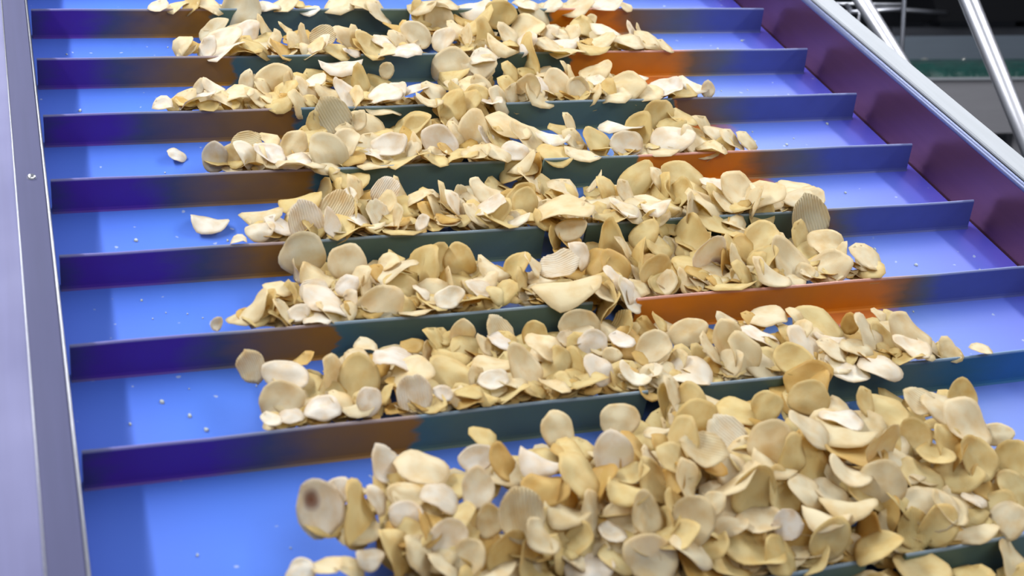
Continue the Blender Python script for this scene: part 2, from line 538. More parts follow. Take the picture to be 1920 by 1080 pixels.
for (cx_, cz_, s_) in ((0.085, 1.411, 0.016), (0.20, 1.41, 0.008), (0.46, 1.413, 0.014)):
    g = Geo()
    for j in range(14):
        w = 2 * math.pi * j / 14
        g.v.append((cx_ + s_ * math.cos(w), 0.125 + s_ * .7 * math.sin(w), cz_ - .001))
    g.v.append((cx_, 0.12, cz_ + 0.004))
    g.f = [(j, (j + 1) % 14, 14) for j in range(14)]
    g.build('gloss_cap', new_mat('gloss_cap_metal', (0.95, 0.93, 0.85, 1), 0.08, 1.0)[0], bgc, smooth=True)  # small glossy metallic caps on the green belt

BG2 = Matrix.Translation((2.75, 2.75, 0)) @ Matrix.Rotation(math.radians(-19.9), 4, 'Z')
m1 = thing('machine_block', BG2, 'dark machine cabinet with posts in the unlit background behind the guard plate', 'machine')
bevel(Geo().box(-0.5, 1.8, 0.5, 1.1, 0.001, 1.38).build('cabinet', M_DARKSTEEL, m1), 0.01)
for a, wd, zt, mm in ((-0.22, .05, 1.53, M_DARKSTEEL), (-0.02, .10, 1.50, M_PANEL), (0.16, .12, 1.52, M_DARKSTEEL), (0.33, .06, 1.50, M_PANEL), (0.62, .05, 1.7, M_DARKSTEEL), (1.0, .08, 1.7, M_DARKSTEEL)):
    Geo().box(a, a + wd, 0.3, 0.3 + wd, 0.001, zt).build('post', mm, m1)
bevel(Geo().box(-0.3, 0.22, 0.25, 0.29, 1.50, 1.522).build('rail', M_PLATE, m1), 0.004)
bevel(Geo().box(0.45, 1.6, 0.2, 0.6, 1.46, 1.50).build('shelf', M_DARKSTEEL, m1), 0.004)
g = Geo()
hop = [(0.6, 0.1, 1.52), (1.5, 0.1, 1.52), (1.5, 0.6, 1.52), (0.6, 0.6, 1.52), (0.45, 0.0, 1.9), (1.65, 0.0, 1.9), (1.65, 0.7, 1.9), (0.45, 0.7, 1.9)]
g.v = hop
g.f = [(3, 2, 1, 0), (0, 1, 5, 4), (1, 2, 6, 5), (2, 3, 7, 6), (3, 0, 4, 7)]
g.build('hopper', M_BLACK, m1)
Geo().tube([(0.35, 0.1, 1.575), (0.62, 0.08, 1.553)], 0.008, 10).build('pipe', M_TUBE, m1, smooth=True)
Geo().tube([(0.5, 0.12, 1.462), (0.9, 0.1, 1.43), (1.4, 0.1, 1.435)], 0.012, 10).build('pipe', M_DARKSTEEL, m1, smooth=True)

# ------------------------------------------------------------------ potato chips
TONES = [(0.89, 0.87, 0.82), (0.84, 0.775, 0.56), (0.79, 0.68, 0.35), (0.70, 0.51, 0.18)]
rnd = random.Random(11)


def outline(seed):
    rr = random.Random(seed)
    ph = [rr.uniform(0, 6.28) for _ in range(4)]
    am = [rr.uniform(0.01, .045), rr.uniform(0.02, .06), rr.uniform(0.01, .03), rr.uniform(0.005, .016)]
    return lambda w: 0.985 - sum(am) * 0.5 + am[0] * math.cos(2 * w + ph[0]) + am[1] * math.cos(3 * w + ph[1]) + am[2] * math.cos(5 * w + ph[2]) + am[3] * math.cos(9 * w + ph[3])


def warp(kind, x, y, seed):
    """Height (and sideways pull) of the chip at the unit-disc point x, y."""
    n = 0.13 * mnoise.noise(Vector((x * 1.3 + seed * 3.1, y * 1.3, seed)))
    r2 = x * x + y * y
    if kind == 0: z = 0.16 * r2 - .06 + 0.5 * max(0, x * .8 + y * .5 - .45) ** 1.5
    elif kind == 1: z = -0.15 * r2 + 0.12 * x * y + .04 + 0.6 * max(0, y - .5) ** 1.4
    elif kind == 2: z = 0.27 * (x * x - y * y) + 0.05 * y
    elif kind == 3: z = 0.26 * math.sin(2.1 * x + seed) * (0.6 + 0.5 * y) - 0.10 * r2
    elif kind == 4: z = -0.46 * y * y + 0.12 * x * x + .14
    elif kind == 5: z = 0.13 * r2 + 0.04 * x - .04
    else: z = -0.22 * x * x + 0.08 * y + .06
    # a fried edge frills a little
    w = math.atan2(y, x)
    z += 0.05 * (r2 ** 1.5) * math.sin(4 * w + seed * 2.0)
    return z + n


def chip_shape(kind, seed, fine=True):
    """Unit-radius chip: vertices, faces and a rim weight, with real thickness."""
    out = outline(seed)
    V, F, RIM = [], [], []
    th = 0.02
    if kind >= 5:                                        # ridge-cut chip: corrugated across y
        NA, NB = (60, 7) if fine else (30, 4)
        for side in (1, -1):
            for a in range(NA + 1):
                y = -0.97 + 1.94 * a / NA
                hw = math.sqrt(max(0.02, 1 - y * y)) * out(math.atan2(y, 0.3))
                rid = 0.024 * math.sin(y * 2 * math.pi * 7.0)
                for b in range(NB + 1):
                    x = hw * (-1 + 2 * b / NB)
                    z = warp(kind, x, y, seed) + rid + side * th * 0.5
                    V.append((x, y, z))
                    RIM.append(min(1, max(0, (math.hypot(x, y) - .78) / .2)))
            o = (0 if side == 1 else (NA + 1) * (NB + 1))
            for a in range(NA):
                for b in range(NB):
                    q = (o + a * (NB + 1) + b, o + a * (NB + 1) + b + 1, o + (a + 1) * (NB + 1) + b + 1, o + (a + 1) * (NB + 1) + b)
                    F.append(q if side == 1 else q[::-1])
        N = (NA + 1) * (NB + 1)
        loop = [b for b in range(NB + 1)] + [a * (NB + 1) + NB for a in range(1, NA + 1)] + [NA * (NB + 1) + b for b in range(NB - 1, -1, -1)] + [a * (NB + 1) for a in range(NA - 1, 0, -1)]
        for k in range(len(loop)):
            i, j = loop[k], loop[(k + 1) % len(loop)]
            F.append((j, i, i + N, j + N))
    else:
        rings, segs = (6, 24) if fine else (3, 12)
        for side in (1, -1):
            V.append((0, 0, warp(kind, 0, 0, seed) + side * th * .5)); RIM.append(0)
            for a in range(1, rings + 1):
                for b in range(segs):
                    w = 2 * math.pi * b / segs
                    t = a / rings
                    x, y = t * out(w) * math.cos(w), t * out(w) * math.sin(w)
                    V.append((x, y, warp(kind, x, y, seed) + side * th * .5)); RIM.append(max(0, (t - .75) / .25))
            o = 0 if side == 1 else 1 + rings * segs
            for b in range(segs):
                q = (o, o + 1 + b, o + 1 + (b + 1) % segs)
                F.append(q if side == 1 else q[::-1])
            for a in range(rings - 1):
                for b in range(segs):
                    q = (o + 1 + a * segs + b, o + 1 + (a + 1) * segs + b, o + 1 + (a + 1) * segs + (b + 1) % segs, o + 1 + a * segs + (b + 1) % segs)
                    F.append(q if side == 1 else q[::-1])
        N = 1 + rings * segs
        e = 1 + (rings - 1) * segs
        for b in range(segs):
            F.append((e + (b + 1) % segs, e + b, e + b + N, e + (b + 1) % segs + N))
    return V, F, RIM


def chip_mesh(kind, seed):
    V, F, RIM = chip_shape(kind, seed)
    me = bpy.data.meshes.new('potato_chip')
    me.from_pydata(V, [], F)
    at = me.attributes.new('rim', 'FLOAT', 'POINT')
    at.data.foreach_set('value', RIM)
    me.shade_smooth()
    me.materials.append(M_CHIP)
    return me


FINE = {(k, s): chip_mesh(k, 1 + k * 7 + s) for k in range(7) for s in range(3)}
LOW = {(k, s): chip_shape(k, 1 + k * 7 + s, False) for k in range(7) for s in range(3)}
MID = {(k, s): chip_shape(k, 1 + k * 7 + s, k >= 5) for k in range(7) for s in range(3)}

# one line per chip: own object?, row, x y z (0.1 mm, belt frame), quaternion (1/1000), diameter (0.1 mm),
# width/length %, shape kind, tone, and how it shows: place across/down the heap, foreshortening %, note
CHIPS = """
1 7 2143 -8628 554 426 350 -10 834 375 93 5 0 722 873 55
1 7 3647 -8393 480 581 235 -264 733 385 82 1 1 1047 808 75
1 7 4225 -8321 452 900 379 -164 -137 360 90 3 1 1162 788 90
1 7 3854 -8966 703 710 128 -409 559 398 85 3 0 1150 853 85
1 7 2401 -8715 574 223 51 9 974 469 93 1 1 790 877 60
1 7 2438 -9098 621 310 141 0 940 322 93 6 0 827 933 60
1 7 2848 -8686 569 946 262 -188 23 294 82 0 0 893 860 80
1 7 2745 -9043 606 740 105 -415 518 341 82 0 0 897 917 80
1 7 2143 -9206 599 906 398 -94 -105 275 85 2 0 760 967 85
1 7 1817 -9149 602 492 519 25 698 547 93 1 2 673 967 45
1 7 1978 -9022 609 437 392 23 809 263 93 6 0 707 937 50
1 7 2401 -9433 563 894 331 -220 209 314 85 0 0 840 1007 85
1 7 2734 -9349 578 704 259 -283 598 271 82 0 1 917 977 80
1 7 2932 -9444 689 636 277 -233 682 449 82 5 1 977 967 75
1 7 3209 -9466 553 487 294 -47 821 334 93 5 2 1040 987 60
1 7 3304 -8830 592 295 121 98 943 398 93 4 0 1010 867 42
1 7 3058 -8784 589 482 400 -21 780 349 93 3 3 950 867 50
0 7 3002 -8377 475 352 219 24 910 279 93 3 2 903 823 50
1 7 3204 -9220 695 225 -47 -134 964 384 82 2 3 1023 917 70
1 7 3537 -9110 665 434 247 -22 866 518 93 1 2 1090 893 55
1 7 3380 -9256 591 589 546 -78 591 387 93 1 3 1063 937 50
1 7 3320 -9377 591 283 81 124 948 398 93 4 1 1060 960 42
1 7 3804 -9341 690 305 33 3 952 357 93 2 2 1173 920 60
1 7 3776 -9477 552 947 228 -226 -6 387 82 0 1 1173 970 80
1 7 4102 -9207 607 484 310 -24 818 430 93 5 2 1223 903 50
1 7 3894 -9538 627 637 291 -214 681 354 82 0 1 1210 963 70
0 7 3621 -9586 523 303 36 18 952 240 93 0 0 1147 1000 60
1 7 3826 -9856 500 370 -83 -403 833 438 85 3 1 1220 1047 85
1 7 3357 -9822 449 972 139 -164 -92 386 82 3 0 1103 1067 75
1 7 2510 -9617 515 797 115 -372 462 308 82 0 1 880 1047 80
1 7 2176 -9540 538 481 347 -22 805 350 93 6 1 790 1040 60
1 7 1997 -9481 548 469 412 28 780 407 93 2 2 740 1033 50
1 7 1812 -9510 544 986 101 -47 -123 226 82 2 0 693 1047 70
1 7 2790 -9619 516 756 475 -182 413 385 82 0 2 950 1037 70
1 7 2948 -9723 483 568 405 -63 714 370 93 0 2 997 1057 60
1 7 3182 -9676 497 516 471 19 715 345 93 1 2 1050 1037 40
0 7 4437 -8586 544 941 -234 -209 -129 270 93 3 1 1233 807 30
1 7 2319 -9643 509 340 243 127 899 335 93 1 1 833 1060 40
1 7 3568 -9414 564 488 409 23 771 401 93 3 1 1120 963 40
1 7 3345 -9604 520 922 18 -345 172 303 82 0 2 1083 1013 70
1 7 2668 -9719 482 971 -155 -174 -54 323 93 3 1 927 1067 50
1 7 3598 -9776 462 412 158 -10 897 333 93 1 2 1157 1047 60
1 7 3035 -9636 646 440 237 -26 866 326 93 2 1 1017 1007 60
0 7 2270 -9325 586 434 450 85 776 297 93 1 3 800 987 35
1 7 2500 -9265 592 982 -69 -174 -32 330 93 3 2 853 967 60
1 7 3989 -9806 453 498 302 -3 813 306 93 0 3 1250 1040 50
1 7 2209 -9007 609 259 46 -141 955 303 82 3 1 763 927 70
1 7 3812 -9697 488 358 116 64 924 337 93 3 2 1200 1020 50
1 7 1559 -9036 608 622 193 -330 684 450 85 0 0 600 953 85 s
1 7 1704 -8908 601 866 202 -297 348 277 82 3 0 630 927 80
1 7 1323 -9530 541 987 84 -130 31 235 82 1 0 563 1070 70
0 7 1501 -9553 564 986 -134 -74 -63 241 93 0 1 613 1063 50
0 7 4224 -8965 608 430 378 89 815 276 93 3 1 1227 860 25
1 7 1649 -9564 528 281 181 94 938 286 93 2 1 653 1067 50
1 7 4156 -9552 611 495 303 -19 814 388 93 0 2 1270 960 50
1 7 4257 -9240 593 872 -144 -446 144 351 93 0 3 1260 907 60
1 7 4472 -8859 682 879 9 -428 209 428 82 3 2 1273 823 70
1 7 4324 -9112 688 366 98 1 925 370 93 3 2 1267 867 55
1 7 4052 -9783 601 966 -94 -222 -90 365 93 0 2 1270 1007 60
1 7 4026 -9589 524 934 -123 -333 33 357 93 0 2 1240 987 60
1 7 4807 -8108 360 497 279 -106 815 409 93 0 2 1257 760 60
1 7 4370 -8851 597 444 246 -16 861 330 93 1 3 1247 840 50
1 7 4025 -9035 610 498 282 -80 816 321 93 3 3 1190 877 60
1 7 3681 -9147 602 866 -188 -444 134 378 93 2 3 1123 907 50
1 7 3913 -9162 670 971 -117 -148 -148 316 93 0 2 1180 890 50
1 7 4226 -9677 629 750 112 -399 516 416 85 0 1 1300 977 85
1 7 4980 -9800 575 887 376 -220 -154 254 95 5 0 1477 983 95
1 7 5205 -9047 702 875 404 -219 -151 415 95 1 1 1447 830 95
1 7 4966 -8779 588 441 93 -160 878 405 82 5 0 1363 815 65
1 7 4606 -9031 702 297 -17 -5 955 424 93 5 1 1320 843 60
1 7 5281 -8404 485 305 -25 -21 952 422 93 1 2 1383 770 60
1 7 5486 -8491 570 861 141 -415 258 333 82 1 2 1437 763 80
1 7 4837 -8476 509 850 432 -275 121 414 82 3 2 1303 787 80
1 7 6037 -8316 452 883 377 -225 -165 398 85 1 2 1517 747 85
1 7 6095 -8127 370 955 -54 -264 -126 608 93 2 3 1503 733 60
1 7 6093 -8736 577 336 -5 99 937 405 93 1 0 1580 783 40
1 7 5971 -8928 602 336 5 131 933 568 93 2 1 1580 810 35
1 7 5578 -8971 695 449 275 59 848 456 93 3 1 1513 810 30
1 7 5949 -9168 603 314 -63 66 945 559 93 0 3 1603 847 50
1 7 5938 -9582 635 873 384 -251 -165 419 95 1 1 1653 907 95
1 7 5730 -9422 654 405 101 75 906 412 93 2 1 1593 883 40
1 7 6564 -9099 606 749 74 -459 471 347 95 0 2 1713 820 95
1 7 6572 -8685 568 420 43 -67 904 464 93 3 2 1663 767 60
0 7 6367 -8613 615 551 338 -112 755 302 93 0 2 1620 753 50
1 7 6940 -8633 557 427 37 -72 901 344 93 5 1 1723 753 60
1 7 7371 -8658 562 729 170 -411 521 366 82 0 2 1803 747 80
1 7 7137 -8742 580 386 -10 17 922 452 93 3 1 1773 760 50
1 7 7047 -9127 699 486 94 -97 863 524 93 3 1 1813 797 60
1 7 7363 -9178 600 900 274 -260 -216 283 82 3 1 1870 813 80
1 7 7329 -9479 552 758 -21 -508 410 416 82 0 2 1900 867 80
1 7 6934 -9472 647 599 123 -265 746 426 82 0 2 1833 860 70
1 7 6765 -9251 652 622 339 -189 680 379 93 2 2 1773 830 60
1 7 6295 -9348 614 418 93 66 901 490 93 3 1 1693 863 40
1 7 6402 -9519 539 525 163 -100 829 471 93 1 2 1730 900 60
1 7 6731 -9535 559 930 173 -227 -232 424 82 3 2 1797 890 75
0 7 6784 -9733 479 444 53 17 894 248 93 1 0 1827 933 50
1 7 6909 -9854 435 917 161 -365 11 420 82 2 2 1863 957 80
1 7 7171 -9737 477 546 147 -110 817 392 93 3 2 1900 923 60
1 7 6274 -9821 574 378 -75 -106 917 491 82 3 1 1747 947 65
1 7 6265 -9980 498 832 269 -365 320 390 82 2 2 1760 987 80
1 7 6618 -9966 400 942 -106 -193 -255 430 93 3 1 1820 990 55
1 7 6937 -9999 452 869 -19 -462 176 382 82 1 1 1890 977 75
1 7 6085 -9929 442 680 232 -265 643 374 82 5 2 1713 993 70
1 7 5945 -9771 467 840 -77 -485 232 327 82 3 3 1667 967 70
1 7 5543 -9739 603 296 -56 223 927 466 93 4 1 1590 950 28
1 7 5305 -9798 589 320 -1 208 924 413 93 4 1 1547 970 28
1 7 5539 -9498 547 406 79 28 910 360 93 1 1 1557 920 50
1 7 5301 -9516 603 499 184 -79 843 372 93 1 1 1513 920 60
1 7 4870 -9436 600 789 391 -291 374 450 82 0 2 1413 920 75
1 7 5124 -9456 558 572 309 -119 750 438 93 0 2 1467 923 60
1 7 4742 -9282 610 923 -264 -251 -125 533 93 3 1 1370 897 30
1 7 5126 -9232 634 375 137 133 907 426 93 4 1 1447 873 30
1 7 4433 -9574 658 883 -17 -421 206 250 82 1 1 1337 947 70
1 7 4828 -9659 502 962 -85 -115 -232 381 93 0 1 1423 977 55
1 7 4584 -9654 504 962 -94 -236 -104 283 93 3 1 1370 983 60
1 7 5260 -9962 534 775 419 -277 383 393 82 3 2 1553 1010 70
1 7 5641 -9889 427 858 -193 -465 102 418 93 3 3 1617 1003 60
1 7 4688 -9880 429 261 -73 116 955 530 93 3 2 1413 1033 50
1 7 5096 -9866 430 775 424 -268 385 348 82 3 3 1500 1017 70
1 7 4129 -9888 564 408 196 92 887 410 93 1 1 1297 1030 40
1 7 4205 -9931 408 364 137 150 909 398 93 2 3 1310 1063 35
1 7 6128 -9240 698 643 585 -216 444 422 93 0 1 1653 837 50
1 7 5545 -9202 598 573 306 -135 748 467 93 3 2 1527 863 60
1 7 5308 -9216 704 647 469 -188 571 378 93 1 2 1487 853 60
1 7 5847 -9573 527 416 72 26 906 395 93 1 2 1627 927 50
1 7 6084 -9718 546 511 200 -35 835 394 93 2 2 1693 940 50
1 7 6415 -9872 559 482 126 -9 867 377 93 0 1 1780 953 50
1 8 5626 -10109 498 947 -115 -266 -138 410 93 3 2 1647 1030 60
1 7 4865 -9987 466 544 246 -78 799 357 93 3 2 1467 1040 60
1 7 4434 -9950 401 332 42 117 935 401 93 3 2 1363 1060 45
1 7 5133 -10043 394 921 -155 -357 -3 313 93 0 2 1527 1053 60
1 8 5999 -10225 332 354 -65 31 933 479 93 0 2 1727 1067 60
1 8 6871 -10263 274 608 305 -97 727 394 93 1 1 1900 1053 50
0 8 6410 -10354 284 943 -77 -170 -277 338 93 0 2 1823 1083 60
0 7 6182 -9389 572 522 300 -22 798 337 93 0 2 1673 880 40
1 7 4330 -9315 652 504 396 -5 767 397 93 3 1 1287 907 40
1 7 4339 -9776 466 962 -144 -159 -168 372 93 2 2 1327 1020 50
1 7 6609 -9343 620 335 -78 66 937 341 93 0 2 1753 853 50
1 7 6950 -9629 511 577 214 -136 777 340 93 2 3 1847 907 60
1 7 6818 -9374 576 865 -224 -449 -14 326 93 3 3 1793 860 50
0 7 4652 -9117 604 372 103 30 922 294 93 0 3 1333 873 50
1 6 1436 -7000 301 605 83 -517 600 325 82 5 1 472 688 75
1 6 1669 -7272 419 218 91 -128 963 413 82 3 0 538 700 65
1 6 1579 -7530 360 893 423 -128 82 402 85 3 1 528 750 85
0 6 1608 -7764 385 990 -107 -44 -77 228 93 6 0 545 780 45
1 6 1869 -7737 411 993 69 -65 -76 322 82 1 0 605 765 62
0 6 1445 -7788 386 152 54 0 987 193 93 0 0 508 788 60
1 6 2042 -7271 331 556 564 -84 606 403 93 2 1 620 708 60
1 6 2265 -7334 340 702 224 -372 564 443 90 3 2 672 710 90
1 6 2238 -7776 464 714 345 -275 544 278 82 1 0 692 752 80
0 6 2291 -7106 400 992 14 -37 -116 238 93 1 1 668 668 60
0 6 2448 -6831 286 171 39 37 984 244 93 2 1 685 648 50
1 6 2615 -7202 410 203 74 66 974 415 93 6 0 742 672 45
0 6 2846 -6916 294 990 17 -51 -132 232 93 0 3 772 650 60
1 6 2685 -7420 416 983 -16 -181 -20 431 93 1 1 770 700 60
1 6 2637 -7715 433 657 175 -398 616 354 85 5 0 778 740 85
0 6 2863 -7757 452 261 19 -240 935 189 82 0 0 830 738 75
0 6 3042 -6891 341 377 343 2 860 288 93 2 2 812 635 45
0 6 3158 -6812 285 344 207 -68 913 222 93 0 2 830 632 60
1 6 3331 -6816 284 659 385 -264 590 320 82 3 1 865 630 75
1 6 3055 -7386 344 260 33 -186 947 478 82 2 2 845 700 70
0 6 3095 -7769 418 201 36 142 969 271 93 3 2 880 740 35
0 6 3075 -7806 387 179 7 190 965 297 93 3 3 878 751 28
0 6 2446 -7604 366 876 -121 -430 183 205 93 3 2 728 740 50
0 6 2772 -7820 388 983 -29 -182 -27 255 93 0 2 812 760 60
0 6 2040 -7656 404 326 230 -36 916 252 93 1 1 640 750 60
0 6 2153 -7746 380 975 -193 -49 -102 327 93 2 1 670 765 30
0 6 2552 -7464 352 278 172 27 945 208 93 2 3 742 720 50
0 6 2949 -7020 303 475 483 -52 734 217 93 0 1 800 660 50
0 6 1880 -6972 300 969 -76 -230 51 211 93 0 3 570 675 50
0 6 3245 -7502 356 486 381 -93 781 265 93 0 1 892 710 60
1 6 3691 -6802 281 424 290 -95 853 366 93 5 1 935 622 60
0 6 3674 -6961 298 281 114 11 953 322 93 1 0 942 640 50
1 6 3355 -7617 420 981 94 -143 -85 279 82 0 0 925 712 65
1 6 3456 -7305 336 977 -108 -159 -88 406 93 3 1 922 682 45
1 6 3653 -7509 444 486 263 -181 813 441 82 0 1 980 688 65
1 6 3986 -6946 298 563 253 -289 732 338 82 0 2 1002 632 75
1 6 3965 -7206 408 324 118 -62 937 372 93 1 1 1020 648 60
1 6 4014 -7377 342 877 56 -418 233 356 82 2 2 1040 680 70
1 6 4477 -6833 284 869 452 -161 -120 417 85 0 1 1088 612 85
0 6 4267 -6993 304 952 237 -124 -151 170 82 5 0 1060 632 75
1 6 4156 -7465 351 711 23 -522 470 368 82 3 2 1075 688 75
1 6 4462 -7159 318 891 406 -158 -130 337 90 1 0 1110 648 90
1 6 4300 -7659 457 465 162 -227 840 336 82 1 0 1122 692 70
1 6 4889 -6877 290 869 -87 -467 141 333 93 5 2 1168 610 60
0 6 4765 -7129 316 270 10 -10 963 275 93 0 0 1165 639 55
0 6 4581 -7340 339 924 320 -151 -148 195 82 3 1 1148 665 80
1 6 4942 -7406 425 939 169 -298 35 391 82 2 1 1225 652 75
1 6 4644 -7688 395 337 137 49 930 352 93 2 0 1190 700 42
0 6 4824 -7670 374 963 -99 -227 -103 228 93 5 0 1222 698 50
1 6 5465 -7088 311 922 283 -264 -16 392 82 3 1 1290 622 80
1 6 5136 -7753 388 250 -59 16 966 508 93 2 0 1290 700 55
1 7 4957 -8160 398 690 37 -492 529 400 82 3 2 1292 758 80
0 7 4818 -8087 429 444 404 40 799 399 93 3 1 1260 745 28
0 6 5432 -7484 355 403 175 -31 898 311 93 3 2 1320 665 50
0 6 5257 -6883 289 401 290 22 869 249 93 0 2 1235 605 35
0 6 5502 -7522 437 418 403 70 812 394 93 3 1 1340 655 18
0 6 3529 -7635 413 264 77 32 961 304 93 1 1 962 712 50
0 6 3865 -7757 398 247 63 155 954 318 93 0 1 1040 725 30
0 6 4164 -7793 434 969 -142 -137 -146 346 93 3 2 1105 718 40
0 6 4505 -7722 379 415 271 -5 868 271 93 3 2 1165 710 45
0 6 3465 -7768 384 970 -171 -118 -125 353 93 3 2 958 738 35
0 6 3678 -7744 382 270 73 34 959 264 93 1 2 1000 730 50
0 6 4817 -6668 330 837 -217 -496 77 424 93 3 2 1140 580 35
1 6 5048 -6575 397 417 344 -14 841 422 93 0 0 1178 555 38
0 6 4846 -7452 350 349 107 -33 930 265 93 1 3 1208 672 55
0 6 5946 -6945 297 368 90 -54 924 267 93 2 1 1362 600 55
1 6 5681 -7413 426 566 273 -234 742 427 82 3 1 1362 640 65
1 6 5571 -7688 376 863 -120 -477 119 364 93 1 1 1365 685 60
0 6 5123 -7566 362 866 -109 -469 131 279 93 0 1 1270 680 60
0 6 3484 -7001 304 383 287 -24 878 249 93 0 1 908 648 50
0 6 3244 -7789 387 255 91 69 960 234 93 4 2 912 745 45
0 7 4709 -7896 331 342 138 66 927 243 93 2 3 1218 738 40
0 6 4035 -7768 386 971 -142 -134 -141 213 93 2 3 1075 725 40
1 6 6315 -7012 357 957 -124 -136 -224 447 93 1 1 1435 592 38
0 6 6587 -7090 388 459 226 -79 855 239 93 2 1 1490 592 50
1 6 6834 -7161 320 448 91 -183 870 540 82 3 2 1535 608 62
1 6 6084 -7305 379 338 82 91 933 443 93 1 0 1422 628 33
1 6 6443 -7628 447 433 197 -11 879 569 93 3 0 1520 650 42
1 6 5732 -7652 452 590 295 -239 712 463 82 2 1 1395 665 65
1 6 5930 -7706 379 466 216 -87 854 438 93 3 1 1432 680 55
1 6 6153 -7812 467 301 -108 -252 913 408 82 0 2 1488 675 75
0 6 6792 -7425 348 309 -27 122 943 326 93 2 0 1555 635 33
0 6 6666 -7669 391 391 106 34 914 346 93 3 1 1560 660 40
0 6 7161 -7214 327 684 274 -356 575 241 82 3 3 1595 608 75
1 6 7146 -7526 434 510 335 -82 788 486 93 1 1 1630 628 42
1 6 7316 -7535 360 508 227 -124 822 385 93 0 2 1655 638 55
0 6 6927 -7656 415 359 7 1 933 363 93 1 1 1605 650 50
1 6 7570 -7566 436 495 88 -224 835 505 82 2 1 1705 625 65
1 6 7469 -7773 430 395 45 12 917 405 93 0 0 1710 652 45
0 6 7709 -7173 323 368 0 -12 930 306 93 2 2 1680 595 50
0 6 7533 -7141 349 445 144 -66 881 214 93 1 1 1650 590 50
1 7 6723 -7892 387 396 108 49 911 461 93 3 0 1592 688 38
1 7 7022 -7939 397 380 24 -2 925 476 93 1 0 1650 686 50
0 6 7894 -7815 391 529 109 -234 809 311 82 2 1 1782 656 65
0 7 8204 -7874 398 352 -55 110 928 238 93 3 1 1840 657 35
0 6 7732 -7701 377 490 217 -63 842 311 93 1 1 1742 648 45
0 7 7368 -7879 396 932 -182 -106 -293 319 93 3 2 1702 672 28
1 7 6185 -8051 424 941 164 -289 -65 472 82 0 3 1515 712 75
0 6 6405 -7292 335 511 259 -149 806 250 93 2 2 1475 628 60
0 6 6202 -7496 356 375 115 38 919 317 93 2 2 1460 652 40
0 6 6162 -7053 308 402 191 7 896 296 93 3 3 1410 608 40
0 6 6491 -7358 408 845 -180 -500 65 322 93 1 1 1500 622 50
0 6 7025 -7752 384 398 112 58 909 348 93 1 3 1630 665 35
0 6 6620 -7822 391 393 105 38 913 343 93 3 1 1568 680 40
0 6 7535 -7865 414 356 -19 72 931 263 93 1 1 1730 665 40
1 5 1533 -6285 365 938 -170 -293 71 464 93 2 1 468 580 30
1 5 1650 -6282 367 915 -65 -364 160 383 93 0 2 492 578 50
0 5 1225 -6492 390 678 492 -188 513 148 82 2 0 408 608 75
0 5 1779 -6463 385 267 283 60 919 271 93 2 2 528 595 40
0 5 1931 -6112 349 727 -86 -597 327 293 93 0 2 545 555 50
0 5 1820 -6058 380 180 140 82 970 293 93 3 1 520 545 38
0 5 1940 -6419 380 958 235 -158 48 227 82 0 0 560 588 75
0 5 1800 -6414 390 280 372 109 878 299 93 3 1 530 588 28
1 5 2154 -5533 398 868 466 -150 85 501 85 1 1 568 476 85 g
0 5 2079 -5683 303 673 -197 -673 233 260 93 3 1 558 510 22
1 5 2233 -5780 313 256 172 -68 949 388 93 2 1 592 518 60
1 5 2542 -5725 385 568 209 -411 681 450 85 1 1 652 495 85
1 5 2242 -6282 398 274 256 40 926 513 93 3 0 618 562 42
0 5 2155 -6023 340 985 21 -170 7 287 93 6 0 588 542 60
0 5 2439 -6281 365 786 -46 -533 309 245 93 0 0 658 565 60
0 5 2436 -6117 426 934 151 -287 153 260 82 1 0 650 535 70
0 5 2629 -6114 347 417 441 -46 793 299 93 0 1 688 545 50
0 5 2081 -6535 394 980 -167 -11 -108 264 93 6 0 595 598 28
1 5 2666 -6452 386 844 395 -252 262 515 82 1 1 712 579 82
0 5 2920 -5748 385 966 -20 -255 30 264 93 2 1 728 492 55
0 5 3068 -5513 284 265 171 -18 949 210 93 2 2 742 481 50
1 5 2922 -5932 405 981 -134 -107 -90 492 93 3 1 738 510 33
1 5 3239 -5844 319 774 -132 -574 232 589 93 1 2 792 510 45
1 5 2961 -6141 352 328 218 -80 916 430 93 2 2 755 542 60
0 5 3105 -6288 413 304 254 36 918 223 93 1 0 792 548 40
1 5 3317 -6427 426 953 227 -199 12 301 82 0 0 842 559 75
0 5 2982 -6513 393 965 -218 -20 -141 364 93 3 1 780 580 18
0 5 2830 -5918 328 252 190 49 948 348 93 3 3 718 522 40
1 4 1457 -4401 68 107 50 10 993 409 93 2 0 390 418 48 L
0 4 1908 -4761 344 990 -108 -76 -55 454 93 4 1 490 405 33
1 4 1835 -5094 395 982 159 -100 -20 300 82 2 0 488 432 65
0 4 1611 -5234 396 992 -88 -87 -37 175 93 2 0 448 450 38
0 4 2029 -5009 372 201 166 15 965 359 93 0 0 522 425 45
1 4 2272 -5060 450 506 327 -282 746 455 82 5 0 572 415 75
1 4 2350 -4517 319 987 -70 -140 -34 482 93 4 2 565 380 40
1 4 2660 -4755 355 853 200 -382 295 447 82 5 1 632 395 75
0 4 2501 -5142 457 368 477 -10 798 359 93 5 0 620 420 40
0 4 2826 -5017 371 239 193 31 951 296 93 2 0 675 418 40
1 4 3037 -4871 358 416 387 -121 814 343 93 5 0 708 402 60
0 4 3192 -5081 450 754 -167 -606 193 290 93 0 1 748 408 33
0 4 2750 -4832 352 876 1 -439 200 323 93 0 2 652 402 60
0 4 3395 -5225 466 871 77 -429 228 197 82 0 0 792 418 65
0 4 3185 -4674 336 874 -4 -447 188 330 93 0 1 725 385 60
0 4 3576 -4871 356 295 253 8 921 314 93 1 3 805 398 40
0 4 3736 -4803 351 286 285 65 913 427 93 3 1 830 390 28
0 4 2675 -5201 391 974 -194 -41 -107 481 93 3 2 655 435 18
0 4 3207 -5198 392 970 -204 -47 -126 457 93 3 2 755 429 16
